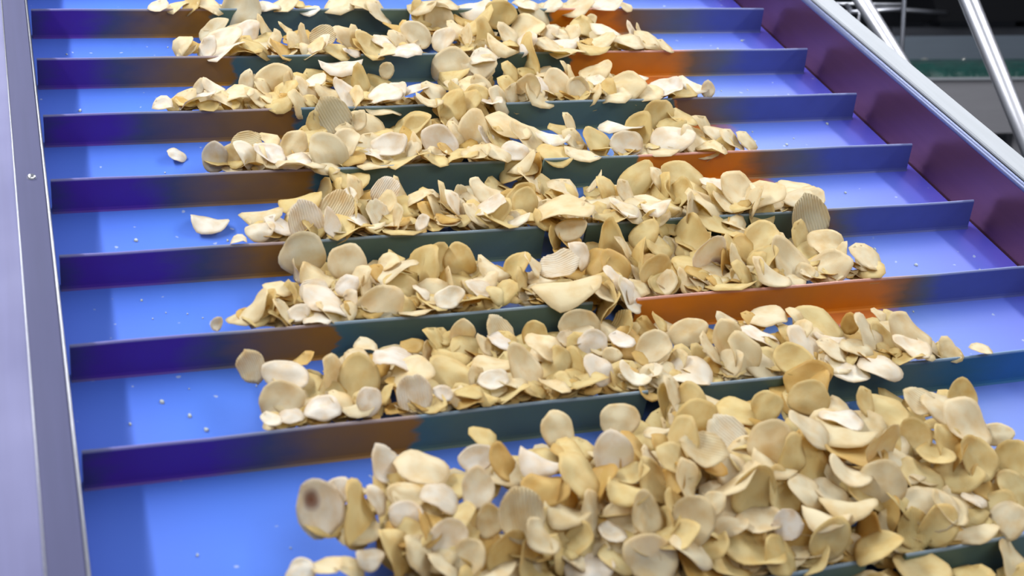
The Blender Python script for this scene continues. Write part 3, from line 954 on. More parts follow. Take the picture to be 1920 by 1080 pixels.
0 4 2333 -5160 388 334 415 6 846 328 93 2 2 588 435 40
0 5 2221 -6440 383 280 273 53 919 316 93 1 1 620 585 40
0 5 2590 -5991 414 875 -80 -445 176 286 93 1 1 675 520 50
0 5 1701 -6386 379 881 -15 -412 233 204 93 1 3 508 588 60
0 5 3161 -6416 380 228 107 67 965 340 93 0 2 810 568 40
1 5 3439 -5793 313 530 579 -120 608 490 93 3 2 828 502 55
1 5 3624 -5773 377 535 65 -535 650 387 82 2 2 862 488 80
0 5 3679 -6244 361 245 90 31 965 322 93 5 0 900 542 45
0 5 3931 -5888 323 282 171 47 943 419 93 4 1 925 505 38
0 5 3797 -6086 347 977 11 -207 -44 280 93 2 1 912 525 60
1 5 4128 -5993 410 872 45 -440 210 342 82 2 2 970 500 65
0 5 4117 -6205 357 458 494 -57 737 383 93 1 2 980 532 42
0 5 4271 -6013 412 368 444 55 815 328 93 3 1 998 500 22
1 5 4542 -6025 414 979 24 -170 -108 444 93 5 0 1048 498 60
1 5 4825 -5842 393 456 355 -118 807 339 93 2 0 1085 478 55
1 5 4478 -6417 412 969 -149 -118 -155 703 93 4 1 1062 542 32
1 5 5242 -5638 370 519 469 -154 698 532 93 0 2 1142 455 55
1 5 4962 -5925 328 899 -105 -421 60 414 93 1 3 1112 495 50
1 5 5108 -6066 381 490 249 -228 804 396 82 3 3 1150 500 65
1 5 5011 -6467 462 396 304 -4 866 478 93 1 0 1165 532 38
0 5 5357 -5812 317 346 383 113 849 452 93 3 1 1172 480 10
1 6 4804 -6576 373 828 -183 -517 116 425 93 3 2 1132 562 42
0 5 4750 -5411 273 413 446 -27 794 362 93 3 2 1040 452 35
1 5 4905 -5397 413 941 240 -239 -16 346 82 3 1 1070 428 75
1 4 4927 -5164 456 976 -70 -162 -130 636 93 3 1 1060 398 42
1 5 5679 -5522 360 855 131 -445 231 383 82 3 2 1208 440 75
1 5 5464 -5966 332 765 -232 -589 116 511 93 3 2 1202 492 33
1 5 5472 -6291 442 706 504 -283 410 393 82 3 2 1232 510 70
1 5 5517 -6413 381 940 253 -154 -172 317 82 0 2 1248 532 75
0 5 4302 -6466 386 969 -160 -51 -183 320 93 3 3 1032 555 28
0 5 3900 -6328 370 871 -84 -459 152 320 93 1 2 948 548 55
0 6 5086 -6576 347 427 402 -5 810 237 93 0 1 1182 562 33
0 5 3532 -6451 386 963 -215 -29 -160 371 93 3 2 885 565 18
1 4 4190 -4946 365 978 -27 -196 -70 507 93 4 2 918 398 50
0 4 3864 -4848 355 305 348 70 883 453 93 3 0 855 392 24
0 4 4405 -5212 439 951 -82 -297 -20 260 93 3 0 972 410 45
0 4 4009 -5017 373 309 244 4 919 377 93 0 1 890 405 40
1 4 4630 -4811 350 695 351 -360 514 372 82 3 2 985 382 80
0 4 5124 -5182 390 380 605 13 700 336 93 3 1 1092 408 13
1 4 5891 -5112 413 248 -18 12 968 556 93 3 1 1215 390 45
0 4 5622 -5188 444 322 132 -25 937 420 93 1 1 1178 395 45
0 5 5900 -5274 333 525 415 -188 719 325 93 2 2 1225 418 60
0 6 4760 -6603 473 319 147 35 936 320 93 0 1 1130 550 40
0 5 4344 -6107 347 973 -130 -132 -136 343 93 3 1 1015 520 35
0 5 3422 -6104 346 721 -126 -617 289 335 93 3 1 842 532 50
0 4 4694 -5191 391 343 210 -59 914 316 93 2 2 1020 412 50
0 4 4236 -5182 399 220 67 98 968 407 93 0 2 940 415 30
0 5 5396 -5247 398 970 -121 -67 -201 401 93 0 2 1142 410 30
0 4 5249 -5133 384 381 511 22 771 258 93 3 1 1110 402 18
0 5 4905 -5461 278 313 134 -38 940 315 93 0 3 1070 455 50
1 5 6164 -6048 413 705 497 -301 406 462 82 0 0 1330 480 70 b
1 5 6162 -5568 291 863 18 -477 167 613 82 2 2 1288 450 65
1 5 6581 -5415 346 309 56 34 949 557 93 3 2 1345 422 38
0 5 6105 -5267 332 465 289 -165 820 360 93 3 2 1258 415 60
0 5 6280 -5291 468 457 593 -89 657 424 93 3 1 1292 395 28
0 4 6491 -5185 389 426 294 -83 851 397 93 2 2 1315 395 45
0 5 5794 -5668 302 389 160 -123 899 350 93 1 2 1235 462 60
1 5 5621 -6100 346 345 104 -67 930 463 93 3 3 1240 502 55
0 5 5511 -6447 405 866 56 -455 201 301 82 0 1 1250 532 70
0 5 5720 -6412 379 464 361 -77 805 318 93 0 1 1282 530 45
0 5 6436 -5964 401 462 490 -61 736 380 93 3 2 1368 470 30
0 5 6435 -6167 424 430 337 -20 837 375 93 2 1 1385 488 33
1 5 6905 -5758 379 918 55 -392 30 470 82 2 2 1425 448 65
1 5 6790 -5801 316 370 74 -113 919 420 93 3 3 1408 462 60
1 5 6755 -6120 350 855 -95 -501 99 412 93 2 2 1430 490 60
0 5 6183 -6453 384 948 -198 -111 -224 551 93 3 2 1365 528 22
1 5 7189 -5271 332 599 300 -324 668 419 82 0 2 1428 405 70
1 5 6652 -6445 435 384 153 0 911 480 93 2 1 1445 512 40
1 5 7030 -6157 354 492 250 -168 817 573 93 0 1 1478 490 60
0 5 7234 -5887 324 400 285 46 870 471 93 3 1 1485 465 22
1 5 7655 -5465 408 589 261 -329 691 552 82 5 1 1518 408 70 g
0 5 7502 -5678 301 525 463 -156 697 397 93 3 2 1508 445 45
1 5 7658 -5855 321 368 -15 -207 906 428 82 3 1 1548 458 65
1 5 7419 -6326 372 940 140 -299 -92 493 82 1 1 1555 500 70
0 5 7836 -6318 433 397 77 -58 913 401 93 3 1 1622 485 50
0 5 7844 -6440 382 952 -53 -209 -218 351 93 1 2 1632 505 50
1 4 7904 -4953 366 315 -10 -10 949 502 93 1 1 1510 365 45
0 4 7387 -5100 417 371 70 -132 916 305 93 3 1 1448 375 60
1 4 7258 -5109 447 939 -6 -336 -70 557 93 3 1 1430 372 60
0 4 6940 -5145 403 961 -94 -173 -196 335 93 3 2 1382 385 38
0 4 6744 -5035 431 421 244 -106 867 402 93 0 2 1345 372 50
0 4 5961 -5148 447 968 -92 -159 -171 362 93 2 0 1230 388 38
1 4 6389 -4855 391 858 -58 -498 112 403 93 0 2 1275 365 60
0 4 7730 -5104 382 950 -49 -269 -151 427 93 1 1 1498 378 50
0 5 6351 -6408 450 472 303 -107 821 338 93 1 2 1392 510 50
0 5 6528 -6367 375 756 -189 -604 169 342 93 3 2 1415 515 50
0 5 6316 -6141 351 492 463 -99 731 360 93 3 3 1360 498 40
0 5 5955 -6260 365 345 129 19 929 354 93 1 3 1310 512 40
0 5 7684 -6130 352 838 -165 -518 46 324 93 3 1 1578 480 50
0 5 5967 -5331 332 444 321 -107 830 325 93 1 2 1240 422 50
0 5 6810 -5344 335 317 30 -38 947 331 93 2 1 1375 415 50
0 5 6903 -5415 274 354 122 0 927 398 93 2 3 1392 430 40
0 5 6266 -5670 301 920 -97 -380 -21 322 93 0 2 1312 458 50
0 3 2012 -3301 331 976 190 -105 -14 346 82 5 1 462 268 65
1 3 1622 -3677 387 646 336 -371 577 338 85 3 0 402 295 85 g
0 3 1782 -3690 372 662 302 -400 558 304 85 0 1 432 298 85
1 3 1922 -3736 439 343 401 -86 845 369 93 2 0 460 290 55
1 3 2169 -3731 441 178 116 -69 975 371 93 0 0 505 288 55
0 3 2261 -3251 325 177 115 -73 975 266 93 0 1 505 262 55
0 3 2031 -3749 379 875 35 -432 217 337 93 3 1 480 300 60
1 3 2486 -3411 341 844 227 -383 298 380 82 1 1 550 272 75
0 3 2728 -3147 314 982 42 -186 -1 355 93 3 2 582 252 55
1 3 2771 -3784 445 421 250 -317 812 537 82 2 1 615 288 75 g
1 3 3012 -2904 386 456 225 -403 761 515 82 5 1 622 220 80 g
1 3 3001 -3595 424 865 115 -426 238 430 82 2 1 648 272 65
1 3 3392 -2979 297 268 130 -225 928 536 82 3 1 688 238 65
1 3 3472 -3634 427 972 183 -137 -54 416 82 0 0 730 272 65
0 3 3302 -2956 354 843 222 -401 281 276 82 0 1 672 228 75
0 3 3290 -3732 377 197 114 29 973 321 93 2 0 702 290 38
0 4 3208 -3946 391 982 -140 -69 -106 359 93 3 1 698 308 24
1 3 3919 -3018 300 960 58 -274 24 472 93 3 2 775 238 60
0 3 3707 -3691 433 819 -120 -542 147 351 93 2 1 772 275 38
0 3 3597 -3896 392 979 -150 -73 -118 529 93 3 2 762 300 22
0 3 2404 -3879 421 990 -64 -119 -47 370 93 1 0 552 302 38
0 4 2431 -4017 437 982 -159 -41 -89 557 93 3 1 562 312 20
0 3 2810 -2957 355 511 421 -257 704 273 82 2 2 590 230 70
1 3 1323 -3042 67 182 167 -98 964 234 93 1 0 331 290 60 L
1 4 2938 -4085 325 155 32 -23 987 484 93 2 2 655 332 50
0 4 2922 -4456 312 310 431 47 846 490 93 3 1 668 370 28
1 4 3211 -4499 385 852 196 -395 283 351 82 6 0 722 360 75
0 4 2792 -4578 394 942 29 -319 99 245 93 0 0 650 370 60
0 4 3695 -4418 308 988 -54 -48 -138 226 93 3 2 802 360 40
0 4 3539 -4601 349 976 -80 -196 -51 334 93 3 1 785 372 40
0 4 3435 -4322 297 326 437 33 838 339 93 3 1 752 355 28
0 4 2749 -4313 297 874 -49 -453 170 318 93 3 2 630 360 50
0 4 2711 -3947 399 185 122 24 975 355 93 3 1 610 310 40
0 3 3040 -3810 384 977 -90 -188 -37 328 93 1 3 662 298 35
0 3 2235 -3835 388 209 208 17 956 321 93 3 1 520 305 40
0 3 3127 -3142 313 293 233 -128 919 307 93 2 1 650 250 60
0 4 2628 -4235 288 875 13 -439 203 286 93 3 2 605 355 60
1 3 4092 -3480 348 302 61 -378 873 474 82 3 0 825 268 78
1 3 3918 -3132 312 845 208 -412 270 434 82 1 2 780 245 75
0 3 3691 -3750 435 870 -50 -470 143 283 93 1 1 772 280 50
1 3 4660 -2770 278 414 184 -349 820 558 82 0 2 880 218 75
0 3 4334 -2768 321 412 513 -100 746 428 93 2 2 830 212 45
1 3 4420 -2761 417 915 195 -334 116 463 82 2 2 845 198 70
1 3 4538 -3320 393 653 87 -579 480 504 82 2 1 890 245 75
0 3 4612 -3474 409 342 303 -66 887 271 93 0 0 910 255 45
1 3 4945 -3247 372 238 84 -11 968 599 93 0 1 950 240 42
1 3 5130 -3423 343 302 187 -49 933 545 93 0 1 988 258 45
1 3 4808 -3896 454 197 -53 -278 938 329 82 1 0 965 282 72
0 4 4847 -4081 393 916 -183 -357 -31 404 93 4 1 980 308 25
1 4 4795 -4087 316 973 15 -221 -63 456 93 2 2 970 320 55
0 4 4983 -4085 305 839 -113 -519 121 407 93 0 3 1000 320 45
0 4 4857 -4315 299 312 364 85 874 434 93 3 1 992 342 16
0 3 5407 -3530 392 197 -33 38 979 421 93 2 0 1038 258 38
0 3 5760 -3106 309 374 393 -50 839 308 93 3 1 1065 234 35
1 3 5322 -3847 388 217 -10 -37 975 448 93 3 2 1042 285 50
0 3 5655 -3578 358 303 131 -74 941 370 93 3 1 1078 265 50
0 3 5647 -3876 390 258 92 71 959 451 93 3 1 1095 285 28
1 3 5877 -3635 364 423 324 -149 833 424 93 3 2 1115 268 55
0 3 6329 -3296 385 957 -186 -136 -179 569 93 3 0 1162 235 15
1 3 6505 -3424 344 852 106 -475 193 543 82 0 2 1195 250 70
1 3 6243 -3708 373 911 350 -157 -151 409 82 0 0 1175 270 78
0 4 4354 -3928 459 984 -25 -138 -108 352 93 0 1 892 288 45
0 4 3884 -3924 396 211 114 73 968 399 93 0 2 812 300 30
0 3 4209 -3887 392 971 -97 -204 -72 402 93 3 2 865 295 35
1 4 4312 -4452 312 288 141 -80 944 409 93 2 1 910 358 55
1 4 4644 -4650 332 898 261 -325 143 375 82 0 2 978 370 78
0 4 3875 -4630 331 309 417 82 851 497 93 3 1 845 375 18
0 4 5180 -4514 318 305 134 -56 941 400 93 2 1 1058 355 50
0 4 5587 -4358 302 839 -206 -502 34 305 93 3 1 1112 340 28
0 4 5626 -4600 329 466 384 -149 783 385 93 2 2 1135 358 55
1 4 6106 -4341 299 854 114 -463 209 498 82 3 2 1192 335 72
0 4 4002 -4549 323 481 459 -153 731 258 93 5 1 862 368 60
0 4 4191 -4956 434 955 -101 -279 -30 379 93 0 0 920 388 40
0 4 3645 -4530 347 986 -84 -43 -139 288 93 1 1 800 365 35
0 4 3715 -4641 332 218 109 59 968 367 93 2 1 818 378 35
0 4 5755 -4778 413 428 330 -112 834 332 93 0 1 1170 360 50
0 3 4370 -3281 327 377 367 -101 844 383 93 1 1 860 252 50
0 3 4587 -3913 457 239 82 -19 967 404 93 1 1 930 285 45
0 3 4780 -3468 348 319 219 -81 918 417 93 0 2 935 262 50
0 4 3560 -4920 371 259 179 22 949 312 93 3 3 805 400 40
1 3 6973 -2974 295 726 453 -359 372 505 82 1 2 1232 220 78
0 3 7266 -3035 300 289 65 15 955 451 93 0 2 1278 222 35
1 3 6793 -3732 434 950 149 -266 -73 545 82 3 0 1260 260 65
0 3 7326 -3459 404 405 372 -63 833 441 93 2 1 1318 240 33
1 3 7175 -3745 392 343 96 -115 927 596 93 2 1 1315 265 55
0 3 7578 -3751 379 338 133 -3 932 383 93 3 1 1372 265 35
0 3 7776 -3747 378 404 204 -119 884 348 93 1 1 1400 264 50
0 3 7436 -3618 364 367 198 -51 907 402 93 3 1 1342 258 40
1 4 6612 -4451 373 354 32 -279 892 517 82 3 2 1280 330 70
0 4 6869 -4726 405 288 6 -9 958 347 93 0 0 1340 348 45
1 4 7067 -4915 424 403 144 -151 891 577 93 0 1 1385 360 60
0 4 7367 -5005 428 395 178 -65 899 442 93 1 1 1438 365 45
1 4 7949 -4787 349 332 42 16 942 524 93 3 1 1502 352 38
1 4 7759 -5150 426 960 -42 -157 -230 494 93 0 1 1508 375 45
0 4 6945 -5113 383 967 -1 -115 -229 319 93 2 3 1380 385 50
0 4 7116 -5189 454 845 -133 -514 60 402 93 3 1 1415 380 50
1 4 6566 -5097 446 364 216 8 906 565 93 1 1 1322 378 33
0 4 6307 -4606 329 859 -53 -496 115 374 93 3 2 1242 352 60
1 4 6412 -4791 351 388 157 -143 897 405 93 0 2 1272 365 60
1 4 5935 -4929 362 248 -7 51 968 596 93 1 1 1208 380 38
0 4 7549 -4979 367 437 232 -115 861 291 93 1 3 1460 370 50
0 4 6297 -4495 381 434 323 -122 832 341 93 1 1 1235 335 50
0 4 6596 -4772 363 303 37 -46 951 356 93 0 2 1300 360 50
0 3 7235 -3909 394 267 -16 46 963 395 93 2 1 1335 278 35
0 3 6613 -3891 392 970 -78 -122 -196 390 93 3 1 1242 280 35
0 5 6295 -5293 468 452 529 -74 714 294 93 0 1 1295 395 30
0 4 6777 -5105 422 378 197 -30 904 334 93 0 1 1355 380 40
0 4 5580 -5176 455 312 151 31 937 387 93 0 0 1170 392 35
0 1 1494 3 394 988 66 -138 16 282 93 0 0 298 12 50
0 1 1717 2 385 990 -25 -141 -2 307 93 3 1 332 14 35
0 0 1906 89 391 872 34 -453 181 387 93 0 2 360 8 50
0 0 2126 37 396 184 201 -89 958 388 93 1 1 395 10 50
0 0 2839 37 395 134 83 -12 987 345 93 3 0 502 10 38
0 0 3059 39 394 979 56 -194 -3 395 93 0 1 535 10 50
0 1 3361 4 356 992 72 -49 -92 293 93 3 0 580 18 50
0 1 4243 -113 333 244 246 -39 937 463 93 3 1 710 28 38
0 0 3746 36 395 988 63 -129 -60 440 93 1 1 635 10 50
0 1 4065 -11 434 188 93 -94 973 422 93 2 1 682 8 50
1 1 2480 -23 333 798 220 -453 330 663 82 1 1 450 22 72 g
1 1 2087 -565 318 939 68 -319 112 453 93 3 1 402 60 55 g
1 1 2453 -668 381 938 293 -177 56 384 82 2 0 462 58 72
1 1 2146 -902 354 977 113 -180 30 498 93 3 0 420 78 60
0 1 1917 -1179 403 847 215 -398 280 320 82 0 0 390 90 70
0 1 1642 -1071 372 874 23 -448 190 346 93 2 1 342 88 50
0 1 1779 -1075 372 990 126 -30 -56 256 93 3 3 365 88 60
0 1 2690 -532 316 274 456 -15 846 421 93 0 1 495 58 33
0 1 2468 -1228 420 187 208 -9 960 478 93 1 2 480 90 38
0 1 2103 -1273 395 982 -125 -141 -29 521 93 3 0 422 98 20
0 1 2721 -968 415 872 10 -462 164 281 93 2 1 512 72 50
0 1 2955 -1018 366 417 509 -159 736 357 93 2 1 550 82 60
0 1 3139 -835 348 307 461 -47 832 400 93 2 1 572 72 38
0 1 2962 -488 311 213 290 17 933 251 93 0 1 535 55 30
0 1 3329 -932 409 895 355 -243 117 361 82 5 1 605 70 78
1 1 3640 -896 354 320 302 -164 883 460 93 2 1 650 75 60
0 2 3609 -1311 376 183 110 -16 977 243 93 0 0 660 100 40
0 2 3412 -1314 380 213 191 -25 958 393 93 3 2 630 100 40
0 1 3817 -1045 423 337 390 -115 849 324 93 1 1 682 75 50
1 1 3855 -1233 423 279 236 -128 922 492 93 0 2 695 88 55
0 1 4039 -1096 427 236 167 -92 953 335 93 1 0 718 78 50
0 1 3147 -1260 393 937 -66 -341 43 392 93 0 1 588 95 35
0 1 3234 -1218 441 938 -37 -340 50 345 93 0 0 600 85 40
0 1 2335 -1276 394 991 -68 -105 -44 439 93 3 2 460 98 30
0 1 2749 -1249 392 231 279 -29 932 370 93 0 3 525 95 40
0 2 1245 -2493 383 991 101 -91 0 248 93 2 0 305 195 60
0 2 1833 -2162 407 195 205 -62 957 320 93 2 0 400 162 50
0 2 1709 -2013 334 872 67 -432 221 210 93 3 1 375 162 60
0 2 1474 -2358 370 925 182 -286 169 358 82 3 1 342 185 65
0 2 1620 -2441 378 950 -182 -253 18 487 93 3 0 370 190 13
0 3 1711 -2602 395 997 39 -23 -64 254 93 0 2 390 200 50
0 2 2234 -2058 395 771 120 -519 350 317 82 3 1 465 155 65
1 2 2549 -1991 387 857 481 -163 88 480 85 2 1 515 150 85
0 2 2411 -2173 349 208 252 17 945 352 93 3 1 498 170 35
0 2 2294 -2408 375 208 196 -62 956 381 93 0 1 485 185 50
0 2 2083 -2347 398 983 29 -178 15 380 93 3 1 448 178 50
0 2 3416 -1593 342 987 -113 -48 -105 580 93 4 0 640 125 22
0 2 3302 -1758 305 992 49 -48 -102 330 93 0 3 628 142 50
0 2 2728 -2086 398 354 382 -146 841 302 93 2 1 548 155 60
0 2 3012 -2054 393 981 28 -192 -10 281 93 0 0 592 152 50
0 2 2861 -2201 353 297 332 -83 891 390 93 0 1 572 170 50
0 2 2704 -2593 395 366 468 -89 799 363 93 6 1 560 195 50
1 2 3248 -2445 436 308 324 -88 891 423 93 0 0 645 175 50
0 2 3555 -1904 322 437 492 -163 735 402 93 0 2 672 150 60
0 2 3969 -1618 292 661 281 -454 528 234 85 0 1 725 132 85
0 2 3358 -2515 385 871 -24 -467 152 353 93 0 1 665 188 50
0 2 2499 -2579 393 983 23 -184 2 345 93 2 2 525 195 50
1 2 3729 -2460 398 978 50 -203 -25 428 93 3 0 722 180 55
0 3 3669 -2657 333 191 143 99 966 459 93 3 1 720 205 22
0 2 1916 -2477 388 187 215 1 959 376 93 2 1 422 190 40
0 2 3109 -2259 360 186 106 -62 975 356 93 2 1 615 172 50
0 2 2619 -2269 361 873 -9 -458 169 387 93 2 2 535 175 50
0 1 4814 -74 444 974 48 -215 -46 426 93 3 1 790 10 50
0 1 5152 2 391 988 -17 -59 -140 431 93 3 1 832 12 35
1 1 5583 3 353 979 89 -154 -98 478 93 2 0 890 18 55
0 1 6279 -30 443 199 3 -17 980 406 93 1 0 985 8 38
0 1 5911 -47 451 860 -21 -501 99 415 93 0 1 938 8 50
1 1 5044 -161 277 551 192 -523 622 511 85 0 1 822 38 85
1 1 5849 -258 394 840 515 -142 -98 453 97 0 2 938 28 97
1 1 6398 -124 331 361 258 -198 874 566 93 1 1 1002 28 60 g
0 1 4827 -72 331 370 354 -189 838 428 93 2 2 790 25 60
1 1 4562 -772 341 275 101 -308 905 452 82 3 1 780 68 70
0 1 4409 -567 320 867 -11 -482 129 317 93 3 2 750 58 50
0 1 4266 -965 362 370 359 -176 839 349 93 2 1 745 78 60
0 2 4249 -1436 463 988 -50 -88 -112 418 93 1 0 762 95 33
1 1 4883 -930 358 834 228 -433 255 381 82 3 0 832 75 75
0 1 5171 -632 326 327 298 -124 888 421 93 1 1 860 60 50
0 1 5166 -985 363 784 -129 -596 116 453 93 0 1 875 78 33
0 1 5492 -408 350 918 -155 -362 -41 610 93 4 2 895 42 20
1 1 5425 -796 344 480 599 -186 613 519 93 2 2 902 68 55
0 1 5787 -748 338 358 265 -188 875 383 93 0 1 950 65 60
1 1 6138 -547 316 949 79 -304 -15 533 93 2 1 988 55 60
0 1 6388 -727 342 905 204 -364 87 302 82 1 0 1030 62 70
0 1 5558 -1196 386 250 178 24 952 511 93 4 1 940 88 28
0 1 5873 -1205 423 855 -91 -505 67 437 93 1 0 985 82 40
1 2 5875 -1396 331 760 -99 -620 166 629 93 3 2 992 108 45
0 1 6496 -1077 374 980 -21 -116 -162 390 93 2 0 1062 80 38
0 1 6563 -766 339 287 131 -109 943 348 93 1 1 1055 65 50
0 2 6398 -1372 405 209 7 112 971 515 93 3 1 1065 95 18
1 2 4821 -1469 274 893 393 -219 33 557 82 1 1 845 122 80
1 2 5131 -1612 340 943 288 -139 -94 479 82 3 1 898 122 72
0 2 5205 -1517 400 982 40 -149 -106 373 93 2 0 905 108 50
0 2 5398 -1314 371 273 203 -35 940 288 93 2 0 922 98 38
0 2 5514 -1736 304 406 378 -162 816 365 93 1 2 958 135 55
0 2 4310 -2470 439 310 212 -152 915 378 93 1 1 815 172 60
0 2 4102 -2412 432 986 -41 -128 -94 316 93 3 0 780 170 38
0 3 4176 -2708 464 189 72 59 978 373 93 2 1 805 188 30
0 2 4793 -2283 418 984 31 -145 -102 404 93 1 1 880 160 50
0 2 4943 -2331 422 446 269 -308 796 350 82 3 1 905 162 70
1 3 4614 -2765 397 861 103 -455 204 466 82 3 2 875 200 65
0 2 4575 -2473 382 370 368 -113 845 399 93 0 2 855 180 50
1 2 4774 -2567 392 887 172 -395 168 399 82 1 2 890 185 70
1 3 5066 -2627 398 424 412 -156 791 437 93 1 1 938 188 55
1 2 5439 -2492 440 817 277 -418 284 424 82 0 1 988 170 80
0 2 5687 -2331 422 357 281 -118 883 293 93 1 0 1015 160 50
1 2 5934 -2208 354 522 275 -368 719 455 82 3 1 1042 160 75
1 2 6123 -2437 377 677 360 -399 502 395 82 0 1 1082 172 80
0 2 6229 -1771 308 312 419 38 852 311 93 3 1 1060 135 14
0 2 6298 -1867 318 331 421 5 844 310 93 3 1 1075 140 20
1 2 3815 -2380 371 978 19 -203 -33 431 93 0 0 732 178 50
0 2 4629 -2228 411 716 -29 -635 290 153 93 1 0 852 158 60
0 3 4926 -2735 441 982 -79 -56 -160 283 93 0 0 922 190 30
0 2 5570 -2576 393 311 230 -44 921 443 93 2 1 1010 182 40
0 1 3811 -1286 396 222 185 -29 957 453 93 0 2 690 95 40
0 1 3775 -944 411 311 411 -62 855 383 93 3 1 672 70 40
0 2 5312 -2259 358 278 143 -87 946 373 93 3 2 955 165 50
0 2 5288 -2516 386 439 486 -144 742 368 93 2 1 965 180 50
0 2 4030 -1339 401 983 -50 -164 -69 378 93 2 1 725 98 35
0 1 5395 -214 281 197 56 2 979 390 93 2 3 872 40 35
0 0 6694 30 397 967 39 -236 -86 332 93 1 0 1035 10 50
1 0 7050 35 395 975 55 -168 -135 533 93 3 1 1080 10 50
0 1 7485 29 397 977 3 -126 -173 515 93 0 0 1135 10 40
0 1 7781 3 379 302 119 -124 938 237 93 0 1 1172 14 50
0 1 7116 -375 346 842 149 -482 191 231 82 0 1 1108 40 70
0 1 7219 -730 384 278 165 25 946 497 93 3 0 1140 56 25
0 1 6971 -512 313 300 107 -176 931 459 93 2 2 1095 52 60
0 1 6921 -1118 426 974 42 -170 -142 486 93 3 1 1122 75 50
0 1 6674 -772 341 857 13 -502 119 348 93 1 1 1070 65 60
0 1 7576 -740 338 368 385 -79 843 366 93 0 0 1185 62 33
0 1 7316 -1152 382 261 85 47 960 530 93 3 1 1175 82 25
0 1 7724 -1062 373 333 212 -65 917 536 93 3 1 1222 78 38
0 1 7700 -685 331 377 446 -81 808 252 93 0 1 1198 60 30
0 1 7803 -1268 394 318 182 -28 930 307 93 0 1 1245 88 33
0 2 6239 -1312 396 205 6 101 974 594 93 3 1 1040 92 20
0 1 6766 -1285 395 223 5 42 974 481 93 2 2 1110 90 30
1 2 6112 -2453 403 606 375 -359 603 394 82 1 1 1082 170 75
1 2 6638 -1790 310 963 77 -246 -81 451 93 2 1 1118 135 60
0 2 6500 -2079 339 977 46 -94 -184 267 93 0 0 1115 151 50
0 2 6481 -2461 381 849 125 -475 196 378 82 3 2 1135 172 70
1 2 6770 -2386 426 969 90 -182 -138 534 93 1 1 1172 160 60
0 2 7033 -2080 393 244 23 74 967 395 93 3 0 1190 142 25
1 2 7258 -2503 438 970 -8 -174 -168 477 93 0 0 1248 165 45
0 2 7677 -2437 431 297 72 -18 952 429 93 2 0 1300 160 38
0 2 7817 -2568 440 682 190 -513 485 232 85 0 0 1328 168 85
0 2 7035 -2540 390 971 -39 -166 -168 419 93 1 1 1218 175 40
0 3 6550 -2624 410 974 -39 -161 -157 413 93 1 1 1155 180 40
0 2 6274 -2536 389 856 -67 -505 88 338 93 3 1 1110 178 50
0 2 7460 -2566 392 968 -40 -171 -178 422 93 2 2 1278 175 40
"""

